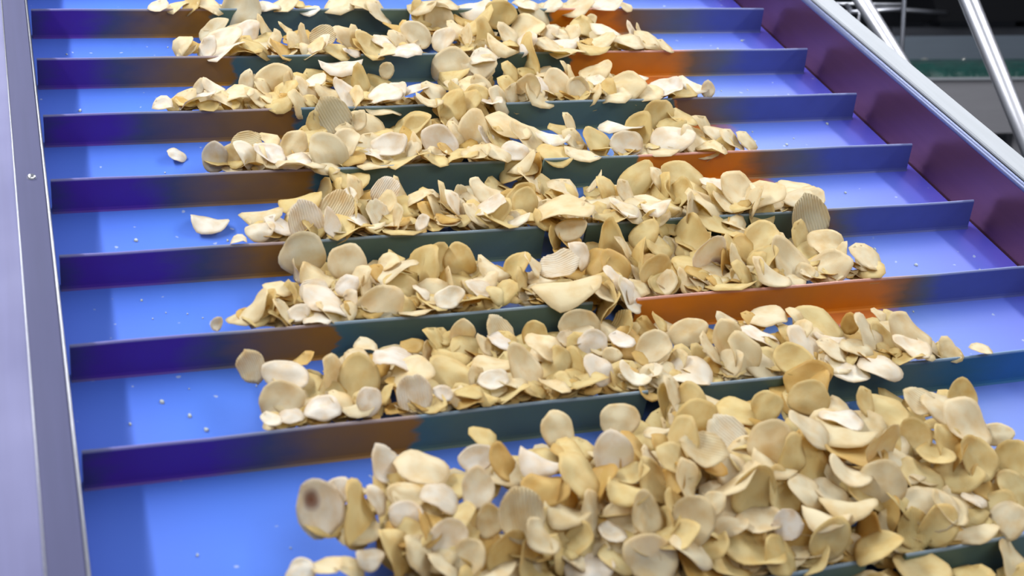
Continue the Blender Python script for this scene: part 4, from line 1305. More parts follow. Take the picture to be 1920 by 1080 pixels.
# the half buried chips: x y z (0.1 mm), tilt, turn (1/100 rad), radius (0.1 mm)
FILL = """
2971 -1068 240 32 539 131
2946 -1113 229 14 24 142
5663 -9843 229 56 41 141
3059 -8795 511 2 601 222
2287 -9037 537 16 107 223
7197 -5022 248 23 590 148
2678 -4879 162 6 516 197
6737 -5026 226 5 244 178
3204 -3782 236 27 492 147
2634 -6145 270 23 310 229
2316 -386 255 32 289 171
2598 -9904 362 37 451 100
5083 -3768 78 15 568 226
4790 -1663 148 24 519 218
2716 -5590 125 0 48 173
2091 -6399 348 24 467 124
4939 -9919 253 48 591 131
2226 -2409 236 49 235 115
2675 -5053 300 10 424 107
5084 -9893 261 50 113 131
3651 -1199 315 33 612 106
2513 -6382 305 25 519 119
6193 -9745 430 39 165 211
4165 -2459 313 47 190 121
2833 -3141 167 44 411 160
1811 -6428 325 23 451 107
5847 -3772 243 44 467 104
2265 -7506 215 31 324 223
6020 -9916 290 33 447 123
2828 -5066 317 14 260 149
1489 -2443 363 14 206 133
3058 -3793 280 31 515 108
7171 -3768 336 23 606 180
7636 -2465 296 54 505 127
8026 -4780 133 3 125 226
6592 -5068 293 21 278 140
7554 -5145 331 19 107 109
3910 -9919 360 53 405 149
6819 -1991 75 23 530 197
3557 -5990 138 0 107 180
5056 -8970 517 53 60 200
1597 -2449 355 50 389 117
7814 -6400 297 42 411 211
3551 -3746 248 37 413 139
5174 -6357 172 35 135 221
5537 -3251 146 7 199 184
4968 -7713 349 36 206 131
6562 -1163 345 2 345 118
6245 -6397 313 17 151 129
7132 -5671 129 12 178 186
2269 -7637 267 1 110 148
6480 -5080 285 59 190 102
7290 -4622 136 54 624 184
6456 -2443 300 2 331 102
7122 -3731 261 22 318 135
3821 -1112 133 55 372 189
4421 -3713 358 10 380 114
3769 -9860 320 51 217 100
7035 -3797 325 18 29 124
4514 -9926 284 38 476 117
6835 -9254 253 17 47 205
3206 -9857 265 10 147 100
6773 -9874 299 12 614 140
4968 -7407 287 59 417 213
4743 -9909 262 27 138 179
4591 -828 109 0 367 194
4702 -7233 118 41 478 220
6362 -6455 323 33 599 119
1683 -7537 316 51 79 198
6555 -993 163 44 381 163
3027 -2942 217 39 260 168
6328 -9908 343 55 407 116
4304 -2398 324 32 325 135
5141 -7406 198 48 511 185
5727 -5084 155 18 28 163
4647 -7748 326 10 260 126
3590 -3734 232 45 603 110
5663 -4443 160 41 399 212
2376 -9482 376 50 31 204
3394 -3761 180 15 338 219
7448 -4791 212 3 351 224
3984 -6316 314 11 274 146
4715 -5938 112 24 308 218
4045 -4700 261 28 53 218
6867 -3659 235 19 490 166
2742 -1133 327 1 468 217
5663 -9903 271 16 446 134
4529 -6094 256 21 291 196
7628 -6374 315 57 345 121
5034 -4776 151 36 293 163
2673 -5088 237 10 314 141
2716 -7716 323 12 161 173
3356 -9907 294 36 535 112
5199 -9878 242 26 313 128
2148 -6331 329 35 70 133
3904 -9899 313 59 55 116
5610 -1688 160 49 126 229
2838 -1073 256 47 585 115
6495 -8935 408 44 143 203
5958 -1191 367 54 465 109
6042 -1080 260 21 111 146
3493 -1098 254 45 310 102
7116 -7565 169 30 381 211
4619 -7626 252 38 250 147
6414 -9124 294 54 31 213
6176 -5092 303 29 309 102
7222 -5000 309 57 538 140
5933 -2413 241 5 507 117
4438 -3128 245 49 108 229
7450 -2446 230 27 459 109
7618 -7679 248 44 333 129
5695 -8928 562 33 266 179
3734 -7689 293 24 400 121
5491 -9919 360 55 82 105
2610 -3554 129 57 59 165
3890 -3727 307 21 238 129
4069 -9854 235 21 119 140
4887 -5639 82 29 352 181
6556 -9914 312 34 137 131
7381 -7699 287 18 463 149
7100 -5652 91 38 158 166
2528 -4615 179 41 496 182
5125 -9300 262 50 231 200
4163 -9926 278 26 405 149
6935 -498 249 21 433 172
5479 -8441 249 51 572 165
6535 -6330 241 56 569 132
6270 -9898 312 34 580 114
4020 -3098 206 33 370 217
5642 -532 183 58 284 222
3607 -4415 183 33 320 227
5859 -5126 327 53 310 127
3245 -1136 285 9 305 143
6270 -2422 343 31 520 101
3078 -469 214 25 313 176
6858 -2452 314 28 21 196
3765 -6394 289 0 323 107
2806 -9909 134 50 255 169
2312 -484 91 32 122 192
5528 -2379 293 30 452 160
6759 -5574 236 59 624 193
1738 -3330 192 32 117 203
6011 -7420 281 17 614 209
6066 -8921 357 27 358 185
3303 -3746 224 35 412 109
4528 -6386 306 35 157 143
6484 -6392 320 47 505 138
2499 -5144 332 43 436 103
2325 -5033 226 2 70 125
5971 -5574 224 20 610 200
4082 -9731 284 19 275 213
2145 -9357 538 47 487 174
1875 -7087 127 34 603 175
5254 -3696 246 36 81 130
1844 -3768 367 31 410 115
6669 -7716 311 32 510 214
2013 -5959 242 30 120 167
3224 -9945 323 47 581 118
4824 -2952 208 14 611 215
5460 -2434 293 30 199 146
7045 -2392 281 18 455 125
7155 -3768 317 56 528 164
3883 -9940 250 56 418 116
2693 -9887 299 41 525 106
6760 -4811 182 1 340 185
5037 -7461 257 26 91 229
4831 -7687 366 45 5 138
4820 -310 168 12 371 202
5609 -1773 229 1 280 228
7091 -8206 164 27 118 193
4498 -7762 327 8 30 111
4294 -4590 198 5 323 203
7641 -5149 265 10 335 105
3860 -9244 494 49 224 170
1692 -6331 324 15 69 143
6177 -1742 67 23 329 160
2662 -2519 310 34 426 101
4955 -6347 326 3 187 119
5491 -793 153 9 334 193
3273 -6890 242 32 33 199
4935 -7648 268 56 336 116
3631 -3735 304 50 496 118
4812 -3046 234 51 198 185
7038 -4726 229 4 461 165
2700 -6405 352 22 544 123
4388 -3440 258 33 420 196
4231 -5074 306 22 487 110
6265 -2393 239 7 164 127
5536 -310 122 1 52 220
5523 -9948 255 55 293 137
3898 -8703 363 23 272 160
2682 -7669 320 52 6 136
1942 -5072 250 55 371 132
4113 -1084 350 58 266 133
4752 -4654 283 5 135 182
4999 -9873 363 23 427 196
6325 -7398 260 51 533 206
3157 -873 135 49 118 188
7170 -6369 335 2 122 111
7058 -9438 440 50 461 181
5986 -3724 262 31 189 103
6133 -8580 161 22 241 198
4849 -8286 376 30 496 221
5258 -9910 318 34 132 130
4216 -9948 221 6 513 136
3120 -3762 265 56 116 145
3067 -1155 306 33 429 105
4377 -9873 288 29 344 115
3373 -5041 285 10 365 143
5039 -2482 240 51 501 118
6298 -3810 275 34 433 127
3105 -7051 120 48 333 165
2272 -9231 451 42 321 226
3691 -5594 226 38 342 219
3315 -7724 338 25 125 143
5456 -6349 269 25 172 113
7029 -3768 317 28 414 110
2210 -9790 178 14 44 173
7420 -7737 282 55 400 102
3883 -6945 253 16 302 195
6155 -2452 186 41 252 218
7998 -4524 134 0 412 208
4115 -9087 263 11 107 211
5063 -1179 233 52 224 122
6541 -8857 374 20 466 188
3157 192 301 39 429 101
5105 -9515 360 1 544 212
7072 -9847 349 8 251 116
3406 -4542 232 6 356 173
6756 -5707 258 53 56 208
6617 -1983 209 54 601 229
5279 -9034 525 32 353 177
6560 -7484 289 7 400 176
4819 -1114 241 12 221 149
4439 -9912 369 57 534 144
5787 -5698 109 4 389 171
2228 -9893 343 37 360 105
2784 -7695 368 4 617 135
6593 -6355 273 12 519 100
3795 -9924 312 27 386 101
4701 -7728 288 8 471 107
5460 -7637 299 53 543 141
2391 -3794 321 18 97 133
3482 -2483 275 31 611 118
4519 -3792 267 40 577 117
2201 -2036 100 7 471 171
6586 -3712 308 47 265 117
3316 -4258 90 33 531 182
4764 -3771 290 46 313 133
4266 -9894 277 17 251 107
3778 -3719 283 16 368 138
3793 -3749 257 13 193 110
4527 -5061 331 23 220 178
3151 -9923 299 1 44 148
5772 -6314 236 11 483 139
3237 -4832 306 13 214 222
3761 -7649 291 30 26 116
6366 -9924 223 10 24 109
3176 -4717 207 47 95 160
6345 -7657 245 13 167 127
7343 -4656 214 57 320 195
4047 -480 138 12 590 172
6451 -4815 175 37 446 181
6713 -5131 347 28 624 123
6106 -8206 173 4 133 211
5036 -8217 243 19 408 198
7997 -5046 347 41 222 108
2200 -7649 280 15 525 123
1928 -3707 248 18 479 139
6081 -7673 229 28 171 131
7257 -2447 367 22 530 134
3160 -7663 237 4 608 140
3733 -5914 130 25 418 224
4996 -5121 306 32 540 100
4945 -7711 227 49 242 131
3199 -6309 294 37 230 141
4950 -5097 275 59 343 144
3686 -1144 282 11 21 126
4385 -9883 274 33 109 101
5544 -3678 240 14 214 137
4765 -9939 244 50 471 117
3247 -1095 98 16 327 212
6046 -1716 250 8 146 189
5184 -7749 233 35 171 122
6917 -9830 294 28 104 139
6053 -2083 257 3 45 193
5016 -5078 262 0 329 188
6821 -2452 316 8 603 190
4906 -9909 208 55 281 205
2877 -903 153 17 591 176
2425 -3336 205 30 81 180
6935 -9925 304 32 450 115
5961 -9934 327 5 484 115
5089 -7688 292 53 281 127
6211 -9884 251 3 591 113
2696 -4763 185 49 412 205
4830 -6312 291 57 328 137
3914 -7339 124 54 126 175
5586 -2507 318 17 276 111
4176 -9915 251 0 401 122
5003 -9881 338 55 556 126
1957 -7424 251 10 576 217
1948 -5103 361 23 189 118
5530 -10300 225 45 473 224
5333 -9911 347 20 235 143
4157 -8903 275 29 203 172
3892 -2452 325 6 326 182
2059 -9877 287 1 22 107
7593 -4839 297 4 224 192
6313 -4797 301 44 374 194
3720 -9886 277 11 271 144
2279 -6419 269 18 137 114
7172 -5860 74 23 109 189
4980 -3714 291 42 359 101
1696 -1113 357 41 488 127
3239 -9566 427 18 296 205
5940 -1870 266 12 427 201
4166 -3232 169 25 520 187
4639 -9909 269 32 224 113
4390 -9847 280 46 147 114
2341 -6449 327 52 50 111
7835 -7716 255 51 241 196
2732 -7676 337 0 170 108
3363 -7693 267 2 343 130
7712 -1076 348 46 181 124
5145 -7681 241 56 524 100
6941 -6285 217 45 238 212
4761 -6890 158 25 323 163
6012 -7706 328 5 374 107
4890 -2979 178 52 52 179
4372 -8471 364 3 151 208
5073 -4993 265 11 298 222
1531 -6315 305 24 179 135
6636 -310 149 6 611 212
7370 -3765 316 17 149 125
5205 -6330 291 1 107 134
6287 -5063 244 57 366 178
1971 -5009 335 38 219 143
4666 -9960 232 7 539 108
2311 -9903 281 29 508 102
4599 -3768 274 7 194 181
5799 -5149 278 47 209 106
3241 -6341 105 8 42 175
6740 -1113 231 29 81 123
1704 -3605 311 36 363 194
3288 -8914 499 37 226 165
3765 -2510 227 36 627 116
2711 -3785 223 23 104 115
4031 -8520 126 24 357 228
3712 -3753 287 32 369 172
2383 -8996 400 15 395 181
6381 -3673 214 37 485 227
5151 -6340 310 31 305 132
3589 -7712 300 59 341 112
5234 -7679 318 9 344 100
4445 -310 248 19 199 219
4806 -7728 228 35 283 124
4383 -6965 255 46 398 204
6765 -7730 260 38 373 109
2595 -4598 221 14 362 177
4914 -6397 368 49 355 126
6431 -9459 506 59 216 194
7308 -1132 367 36 569 102
7180 -1083 302 49 98 127
4171 -716 229 21 623 191
3425 -7293 149 31 219 215
4666 -2405 229 44 205 108
5198 -5113 246 34 504 137
2900 -1664 155 19 64 169
5378 -9862 280 11 129 121
3408 -3703 220 34 66 139
3393 -2388 256 49 165 188
3659 -1081 226 29 192 104
4049 -1175 238 20 432 126
7155 -5028 277 8 559 206
5414 -6285 281 15 507 225
7071 -1701 166 40 281 182
5739 -2136 238 5 220 176
5510 -2475 354 55 117 135
2024 -9830 303 26 334 137
5069 -330 171 58 268 210
3732 -984 205 50 21 210
5046 -5106 302 6 389 123
5436 -5069 286 5 367 108
2001 -7364 204 19 503 203
3073 -1136 275 36 606 211
4721 -3691 251 54 443 124
2686 -8855 490 37 392 171
3455 -7406 211 12 408 216
2434 -9840 330 27 392 130
5781 -1062 223 12 572 131
5241 -9091 545 57 417 215
5195 -7708 364 55 291 111
4125 -7711 272 38 331 140
3169 -6363 331 19 621 124
5997 -2460 340 48 200 138
2491 -7076 231 18 131 219
6871 -1136 311 30 93 122
6126 -2523 239 58 329 101
5689 -7089 208 52 344 187
2004 -9662 258 7 519 218
6783 -5574 97 31 622 208
4576 -9847 269 5 274 149
3391 -4677 279 0 262 221
6512 -5946 188 23 369 194
5729 -5134 242 22 321 117
7398 -7609 99 25 58 178
4987 -6452 337 0 352 122
7312 -2964 158 31 78 175
3444 -7665 308 57 499 114
6118 -2106 294 43 318 202
7311 -1093 365 29 500 144
3357 -9490 366 25 170 175
3502 -9970 293 45 537 113
3229 -5706 174 55 252 208
4654 -9880 351 25 566 127
7892 -910 212 38 105 201
7515 -7730 331 46 361 102
2587 -7659 254 40 281 107
6111 -9922 255 19 10 124
3851 -1136 133 38 341 196
6270 -2495 226 59 452 131
2695 -882 123 41 618 223
5266 -3756 262 4 57 103
5041 -2485 228 54 78 127
5658 -7667 283 8 184 115
4549 -3086 244 51 349 215
4868 -5852 199 18 616 188
7953 -4828 240 21 542 208
6250 -4512 178 46 580 171
5153 -9871 332 16 377 131
2669 -7629 281 40 195 219
5063 -3700 250 2 382 130
3274 -6372 299 7 520 149
7050 -5104 223 0 502 133
4580 -9901 322 32 212 149
7250 -4907 264 11 399 217
4439 -5119 356 46 539 107
6157 -7089 152 27 591 198
6706 -2413 361 41 432 143
6120 -6442 355 7 504 106
2059 -3202 167 6 80 177
2240 -8759 463 47 137 177
4934 -7526 246 8 606 207
7105 180 202 34 238 186
5922 -6032 97 14 176 218
3870 -5029 246 33 168 118
4872 -9879 273 46 233 114
7029 -2220 287 26 391 174
6312 -2397 235 26 9 118
6674 -3768 82 29 626 181
4946 -6306 222 6 252 191
5718 -4623 245 20 498 210
2689 -7763 353 51 238 120
6674 -1093 268 13 421 167
5762 -7648 302 5 344 131
2788 -9716 414 45 79 207
7050 -2481 308 13 377 145
6657 -9685 436 49 582 161
4043 -4674 114 53 300 166
4414 -2942 251 44 136 205
4198 -985 224 22 78 190
5589 -7682 268 45 337 149
5227 -7649 301 48 440 115
3018 -7772 368 46 142 110
2407 -3807 252 51 389 107
6263 -2452 208 5 390 222
7065 -606 277 0 200 207
3214 -4296 169 37 387 167
3168 -8794 497 7 441 216
7334 -3601 193 49 370 186
3128 -6890 238 22 417 198
7741 -7108 94 31 35 187
4593 -2428 329 4 481 127
3995 -7662 368 18 538 116
2118 156 331 3 209 128
4347 -8638 351 28 312 200
6118 -6340 293 59 236 118
2663 -2282 312 29 190 221
4860 -6418 362 3 23 137
4441 -3210 156 18 125 174
3471 -2408 295 36 456 129
5323 -8646 422 53 536 161
6618 -3683 228 55 166 132
3283 -3692 287 32 64 128
3865 -5060 366 21 481 116
5132 -4570 224 53 595 216
5534 -2517 297 8 501 106
4509 -4929 215 23 253 188
3338 -5936 240 26 619 163
6124 -7529 287 21 281 203
7204 -7643 315 13 119 144
2861 -2457 361 53 39 101
4188 -933 92 0 596 194
6246 -1118 299 31 434 142
3095 -9784 269 0 602 194
7265 -7689 287 38 440 134
4828 -9396 212 7 449 173
3282 -1199 314 26 79 109
2102 -9681 202 6 91 209
4235 -9886 259 50 222 125
6010 -5062 307 49 25 107
6948 -9862 319 39 624 105
5648 -6401 277 43 119 137
6467 -6205 311 42 206 205
5670 -7530 302 27 471 195
5837 -9821 355 5 516 137
3196 -7696 354 33 353 140
5322 -9923 359 15 561 141
3690 -8601 448 4 433 201
2129 -929 275 24 123 186
6499 -930 169 44 3 176
2609 -823 306 13 506 216
2566 -1825 128 49 318 206
6422 -5084 162 36 227 196
5661 -6100 271 18 135 228
4616 -3755 345 6 116 113
2603 -6442 364 23 485 123
2337 -6020 266 58 241 206
4692 -9729 368 26 501 203
6346 -9906 367 33 371 109
7368 -690 260 42 116 175
6720 -1791 163 57 447 210
2912 -5574 146 56 363 187
1472 -2418 305 48 24 128
7116 -7687 267 17 108 110
2612 -3768 331 41 84 186
4702 -9370 484 21 604 229
5143 -6456 280 31 366 117
2916 -6890 153 15 123 196
1817 -9842 275 30 394 133
5965 -7576 144 8 171 164
5460 -2443 290 34 44 133
2963 -5051 345 49 337 137
2772 -3367 227 35 110 208
4588 -4637 236 53 18 213
3224 -6377 300 16 502 127
4675 -7714 232 11 520 148
5760 -5038 308 7 198 118
4279 -3289 107 46 435 171
5879 -8563 273 51 599 195
6675 -6335 235 47 491 112
6625 -9919 256 18 553 111
4803 -5040 313 35 38 143
7561 -5054 323 53 391 130
2392 -1138 353 19 541 121
2650 -9874 341 38 333 134
2337 -1080 271 8 377 128
2361 -6430 368 39 587 123
6088 -8620 421 33 577 162
2371 -1191 348 33 465 105
4855 -9848 332 28 458 109
5084 -619 278 5 166 203
2946 -7644 349 34 413 117
3411 -9046 505 6 275 184
6931 -5574 82 33 105 160
3499 -2980 217 47 383 216
5919 -3775 362 58 346 143
6864 -310 164 48 159 162
4323 -9857 271 2 443 100
6745 -3425 285 13 354 208
3812 -3067 166 33 574 180
2496 -7167 219 1 142 221
4968 -6414 316 33 394 110
2348 -5071 281 54 173 104
7043 -9867 341 4 381 106
4282 -6890 158 29 397 218
2561 -8618 297 7 334 225
5114 -4805 202 10 77 175
2561 -1076 351 9 536 131
5877 -5922 237 28 151 201
6414 -1115 343 10 499 108
6191 -2400 354 46 556 148
1900 -4995 350 22 133 140
6309 -5575 75 2 497 204
2982 -3680 323 55 201 149
4640 -6353 245 2 219 147
7737 -6396 310 25 239 119
4543 -2499 268 26 495 108
3357 -3263 196 59 11 199
4828 -2172 207 25 590 229
4482 -3810 243 26 240 125
7004 -5618 143 56 253 213
4136 -1118 299 40 569 118
2900 -9670 355 11 252 207
4908 -9919 267 34 144 137
5089 -9918 259 30 434 114
4862 -7715 224 55 381 102
2389 -3791 271 2 210 141
4087 -7691 292 22 553 112
2120 -6410 363 13 391 129
5223 -8903 420 42 267 220
2383 -5129 259 26 393 120
7772 -6190 307 57 220 206
5028 -3772 259 37 177 143
7055 -1019 273 10 53 168
7043 -5084 291 56 377 200
5055 -3767 304 46 15 107
7864 -6311 311 40 258 143
5440 -601 209 13 299 188
7236 -5070 302 3 18 127
7652 -1096 236 51 188 170
4704 -9960 228 25 513 118
2049 -5797 86 1 377 219
1962 -3768 327 57 308 171
3516 -6370 331 21 254 104
5265 -3730 221 12 471 140
7540 -7420 151 37 146 175
6825 -9489 432 5 447 189
3615 -5007 321 1 563 138
5158 -2452 117 14 159 202
3893 -7527 172 37 128 221
6295 -5574 250 36 411 223
4855 -1047 240 54 359 136
6323 -9872 342 58 417 121
7299 -4668 114 39 207 221
2563 -6319 335 37 183 145
6710 -5031 349 30 505 104
7872 -7698 249 2 306 132
6888 -9869 282 38 431 128
6466 -418 206 5 429 182
6756 -5021 108 44 441 162
3958 -909 85 7 19 188
6702 -3782 269 7 602 119
4896 -5697 250 7 202 161
3723 -5028 365 29 261 136
4830 -1626 223 39 453 211
4817 -4550 261 0 243 186
4081 -3686 247 28 204 134
2434 -2407 356 36 177 137
6206 -3799 294 8 431 102
2324 -3695 239 9 3 148
1976 -6366 291 9 158 100
3133 -7684 246 29 241 148
5198 -1626 243 23 417 170
6746 -6314 271 42 459 136
4976 -7688 355 24 13 137
7871 -6383 355 10 469 134
6765 -9715 364 19 61 199
2455 -310 210 17 586 187
4874 -2942 82 31 124 171
3319 -7753 282 2 268 110
2995 -7628 310 43 395 144
5585 -774 222 50 238 227
4263 -2410 292 17 19 124
5967 -5020 233 8 10 126
3577 -9909 209 41 62 220
6652 -6439 309 48 227 128
4933 -6950 88 30 492 196
4012 -9871 283 10 51 142
3868 -6890 169 45 348 204
4285 -2942 243 35 12 210
2116 -9289 422 4 263 214
3248 -1108 336 0 319 137
1964 -3524 294 53 313 225
2163 -5034 310 22 0 207
5854 -9093 543 25 386 167
4562 -9946 291 55 319 107
2125 -6315 256 36 586 133
7368 -7728 234 36 106 136
6746 -2482 301 28 25 128
6149 -7065 237 43 150 176
4657 -2942 167 2 100 185
3977 -1075 253 57 528 116
5567 -6375 367 11 194 134
7276 -6346 298 56 71 103
2689 -6977 212 28 47 223
6244 -6388 344 41 472 146
5737 -11111 270 59 270 214
3508 -7378 98 31 198 220
7063 -4460 150 57 23 215
4363 -9118 528 26 390 216
3423 -2292 197 41 350 189
3811 -6070 292 4 284 217
3887 -2394 310 12 256 197
1986 -9943 350 21 199 139
5169 -4748 274 56 369 202
3358 -7015 258 33 108 223
6647 -5574 81 25 485 209
6507 -8695 265 26 156 181
7148 -5120 338 3 445 139
7255 -6394 330 18 319 112
4471 -9522 170 9 129 194
4391 -750 191 27 503 176
5219 -8940 537 15 407 165
5193 -2461 318 35 50 126
3765 -9339 503 49 332 227
5621 -2447 331 1 490 127
6201 -10989 267 2 399 168
7037 -5084 216 14 468 167
4543 -7668 345 53 183 117
3573 -9908 265 51 620 145
2421 -9840 251 11 248 149
4658 -3626 312 13 200 212
5723 -1182 267 59 496 118
3474 -9554 457 23 502 201
5335 -2281 232 47 295 206
4459 -6443 300 29 229 131
5495 -2397 294 33 331 139
2423 -9888 343 49 8 118
7096 -7651 275 27 566 146
2541 -5041 325 45 54 104
5978 -9942 307 28 106 121
4963 -7728 360 5 350 137
3944 -9679 359 55 430 179
2809 -5126 292 53 248 100
2595 -6395 263 1 25 119
5629 -9362 268 27 325 204
4840 -8642 434 0 393 162
1847 -730 239 39 295 192
3310 -7386 185 52 95 192
3767 -1123 313 50 254 101
3868 -4627 158 19 357 178
2441 -5647 189 42 116 204
3720 -5063 351 15 354 138
4921 -5030 232 9 371 130
2048 245 221 0 59 122
4022 -1136 244 13 303 187
6421 -2056 178 58 105 167
6792 -3775 344 54 204 106
3092 -6341 332 13 348 141
6642 -9815 353 14 54 147
6709 -7457 296 50 272 163
2625 -2141 257 31 241 184
7181 -7688 259 42 153 134
5627 -5065 368 18 458 147
4879 -7587 283 58 132 190
3385 -7110 191 51 495 216
5069 -8206 258 43 119 160
5141 -9897 302 47 145 140
3991 -3149 235 11 455 205
3239 -3212 136 6 26 188
3695 -1875 115 20 20 199
4545 -4273 205 23 94 209
7759 -5574 105 24 276 178
7278 -6068 269 56 344 210
1859 -7679 315 34 114 136
2487 -8425 124 18 206 225
4102 -2380 286 53 261 118
7678 -4782 94 20 337 215
2453 -5081 233 3 174 167
3386 -7360 233 25 120 211
4678 -9876 254 48 93 106
5155 -5117 355 54 378 112
2197 -599 128 1 352 183
3348 -9542 460 3 347 173
6217 -3777 292 59 385 149
5284 -1177 220 37 488 100
6043 -8206 279 29 93 200
7547 -3637 318 42 129 199
2366 -7527 243 16 419 165
2703 -3682 135 42 291 160
2996 223 255 22 240 114
2939 -9870 386 7 586 224
4887 -3801 328 38 293 101
5730 -9918 298 38 50 138
5238 -854 261 59 174 199
5922 -9462 392 19 602 222
7196 -7492 220 39 194 183
6796 -3448 155 51 542 192
2717 -5022 321 29 164 141
3388 -8636 433 16 421 171
6513 -6336 352 30 47 147
5984 -5975 267 10 6 193
6241 -6433 366 51 339 106
4260 -2942 193 47 198 211
3079 -5060 299 22 403 140
6034 -2337 275 56 366 177
2221 -7120 186 35 165 199
2922 -9899 232 28 262 133
4706 -1063 138 21 216 207
4705 -7711 348 36 317 109
4416 -9880 223 59 364 124
2642 -6426 299 10 458 123
1881 -2452 279 7 249 185
5631 -9845 225 35 147 132
4136 -4845 299 51 121 223
3442 -3796 329 0 466 119
3845 -635 146 55 500 206
7721 -6382 278 11 62 108
6003 -6352 338 36 189 138
2801 -9870 291 57 409 127
3948 -9285 533 29 54 199
6841 -3738 282 43 105 119
5143 -9140 309 11 595 164
2952 -3793 335 32 124 117
2519 -1096 233 15 407 140
4946 -9916 315 7 476 134
2285 -6355 246 48 429 135
2689 -3768 295 8 211 168
4612 -2942 124 12 401 215
2615 -6382 301 24 27 223
6477 -7723 231 59 327 143
5117 -9651 415 44 445 164
3866 -4755 297 54 586 165
5204 -4258 199 5 117 176
7427 -6424 302 47 412 126
3891 -843 153 3 243 175
4951 -5030 359 52 129 116
7000 -4896 272 32 205 201
5486 -6361 350 55 615 129
2601 -3495 284 20 627 161
4605 -7696 326 37 571 148
4840 -7113 256 41 19 196
3081 -6045 251 43 494 161
6546 -4919 290 50 448 163
3181 -7054 179 5 113 167
2926 -9768 244 31 25 179
6155 -2500 359 37 469 123
6381 -7619 320 36 142 144
5678 -2351 270 19 384 149
2204 -7093 255 26 339 190
6107 -1639 188 11 1 172
4309 -9909 88 30 609 194
1904 -7277 265 30 234 193
5349 -1155 356 13 410 119
2763 -6092 203 54 191 188
4918 -3774 258 54 55 111
6885 -9846 313 27 124 219
3975 -2449 267 14 614 135
2946 -1086 352 31 321 136
4212 -6351 367 21 247 127
5126 -5917 285 26 607 202
5424 -1112 286 47 474 146
5482 -2271 227 54 31 215
3075 -9857 270 57 31 126
3289 -3063 144 59 162 204
4159 -9957 269 32 340 126
3732 -9793 275 38 496 190
3038 -2387 277 35 252 208
2089 -3813 327 12 229 121
4156 -3712 292 35 178 104
1828 -7651 337 37 471 145
2505 -7717 311 15 353 120
2536 -1066 241 53 94 148
6695 -4467 269 23 100 202
5591 -3598 290 33 329 203
7681 -1080 307 51 313 116
4230 -6384 253 51 337 104
4874 -2135 145 47 155 193
3111 -3768 311 57 8 174
5740 -9294 430 18 390 218
2815 -7770 366 17 208 119
6848 -9407 250 56 385 204
2617 -6414 267 24 378 121
6843 -2432 315 29 256 162
5205 -455 151 31 444 165
3027 -9884 322 32 457 120
7154 -311 124 29 535 167
7307 168 249 27 69 144
3336 -2376 228 1 447 137
4934 -7726 328 24 231 105
3013 -3768 82 29 165 178
2443 -9395 516 32 469 210
5228 -9949 346 49 287 116
4533 -3796 340 44 480 125
5382 -8815 545 42 166 174
4700 -7736 291 24 236 114
4885 -310 163 59 54 195
2645 -5029 365 4 251 101
5596 -1060 260 49 528 131
6277 -9890 274 30 603 118
7608 -4962 286 19 157 180
6511 -7728 360 33 169 111
7121 -8736 368 41 342 168
2213 180 217 15 325 211
4991 -1084 263 43 106 143
4992 -9187 436 38 328 207
3598 -2448 133 12 231 167
4002 -3758 357 42 393 108
7542 -1088 264 44 534 135
2177 -8743 500 2 68 177
2564 -7769 332 47 270 110
4103 -9795 170 42 265 165
3043 -5040 228 35 235 104
5705 -6340 328 3 85 106
4792 -3768 231 13 264 197
6415 -6345 254 8 365 130
5335 -9863 255 48 162 114
2184 -6222 272 25 460 202
7481 -8520 319 23 5 219
6517 -8483 310 44 381 179
5547 -2406 278 6 576 117
4506 -9746 287 40 364 172
4067 -3721 240 7 605 107
6196 -5070 235 35 453 114
4550 -3189 157 50 357 229
2459 -7078 138 31 198 200
3122 -7689 342 24 204 102
3476 -6400 292 33 534 112
6290 -6344 270 8 541 121
2284 -2469 313 31 151 127
4893 -5084 276 44 180 206
5809 -6408 325 7 594 137
4414 -7712 279 45 74 101
7064 -5003 290 23 404 149
1646 -7757 317 50 390 114
4395 -809 189 43 375 192
6034 -2512 358 16 33 110
6824 -7687 279 14 88 226
3047 -3724 355 57 133 102
4878 -6406 331 9 135 125
5487 -378 250 28 98 185
4788 -7664 267 59 587 114
5332 -9504 400 13 585 177
2910 -2464 271 33 80 108
7354 -7154 77 20 90 171
4442 -2971 233 23 432 165
6903 -9860 310 37 271 126
3106 -1162 226 9 336 103
4668 -8783 263 55 282 174
5244 -9875 276 59 522 106
2982 -9592 444 46 281 212
4845 -3800 343 4 364 104
5844 -9381 393 28 4 182
2857 -995 150 20 21 219
7077 -2408 307 24 594 118
3401 -2435 353 18 420 112
4753 -9276 230 52 611 201
6420 -9751 339 11 628 187
1844 -7664 288 43 241 137
4735 -2409 301 15 298 207
6286 -9960 311 15 532 118
1802 -9186 515 39 391 210
4558 -6378 232 2 571 133
2148 -3486 308 3 533 183
3388 -8966 224 50 368 163
3730 -2201 198 34 377 163
2057 -7635 252 1 447 136
4416 -753 290 19 527 219
4903 -9891 228 25 179 130
5054 -4272 149 31 605 206
3433 -2503 254 55 300 117
6112 -9843 335 9 525 148
5120 -7543 238 4 69 188
5267 -5053 229 46 379 113
5529 -1162 236 26 48 134
2160 -1104 304 14 626 142
5074 -2491 287 34 188 104
5078 -9936 353 41 178 134
6986 -9939 243 50 216 147
5447 -8264 364 45 345 221
6574 -7355 293 18 503 219
2371 -5080 247 34 110 164
4769 -2083 301 0 272 222
6884 -9854 340 30 582 105
1696 -7557 261 53 50 164
3787 -3737 358 41 443 140
4881 -2399 222 25 431 147
3592 -9727 430 48 589 207
6957 -4699 281 11 356 219
4611 -9567 222 47 357 182
2944 -2197 220 41 577 163
7029 -5074 343 17 152 142
2587 -5084 333 57 494 219
7538 -5084 185 15 340 182
6851 -5694 158 34 212 176
2920 -9881 320 56 545 100
5019 -5822 161 26 19 188
2815 -5015 354 8 51 119
1402 -2456 273 17 415 107
4162 -9586 244 29 610 193
4457 -7733 362 22 33 132
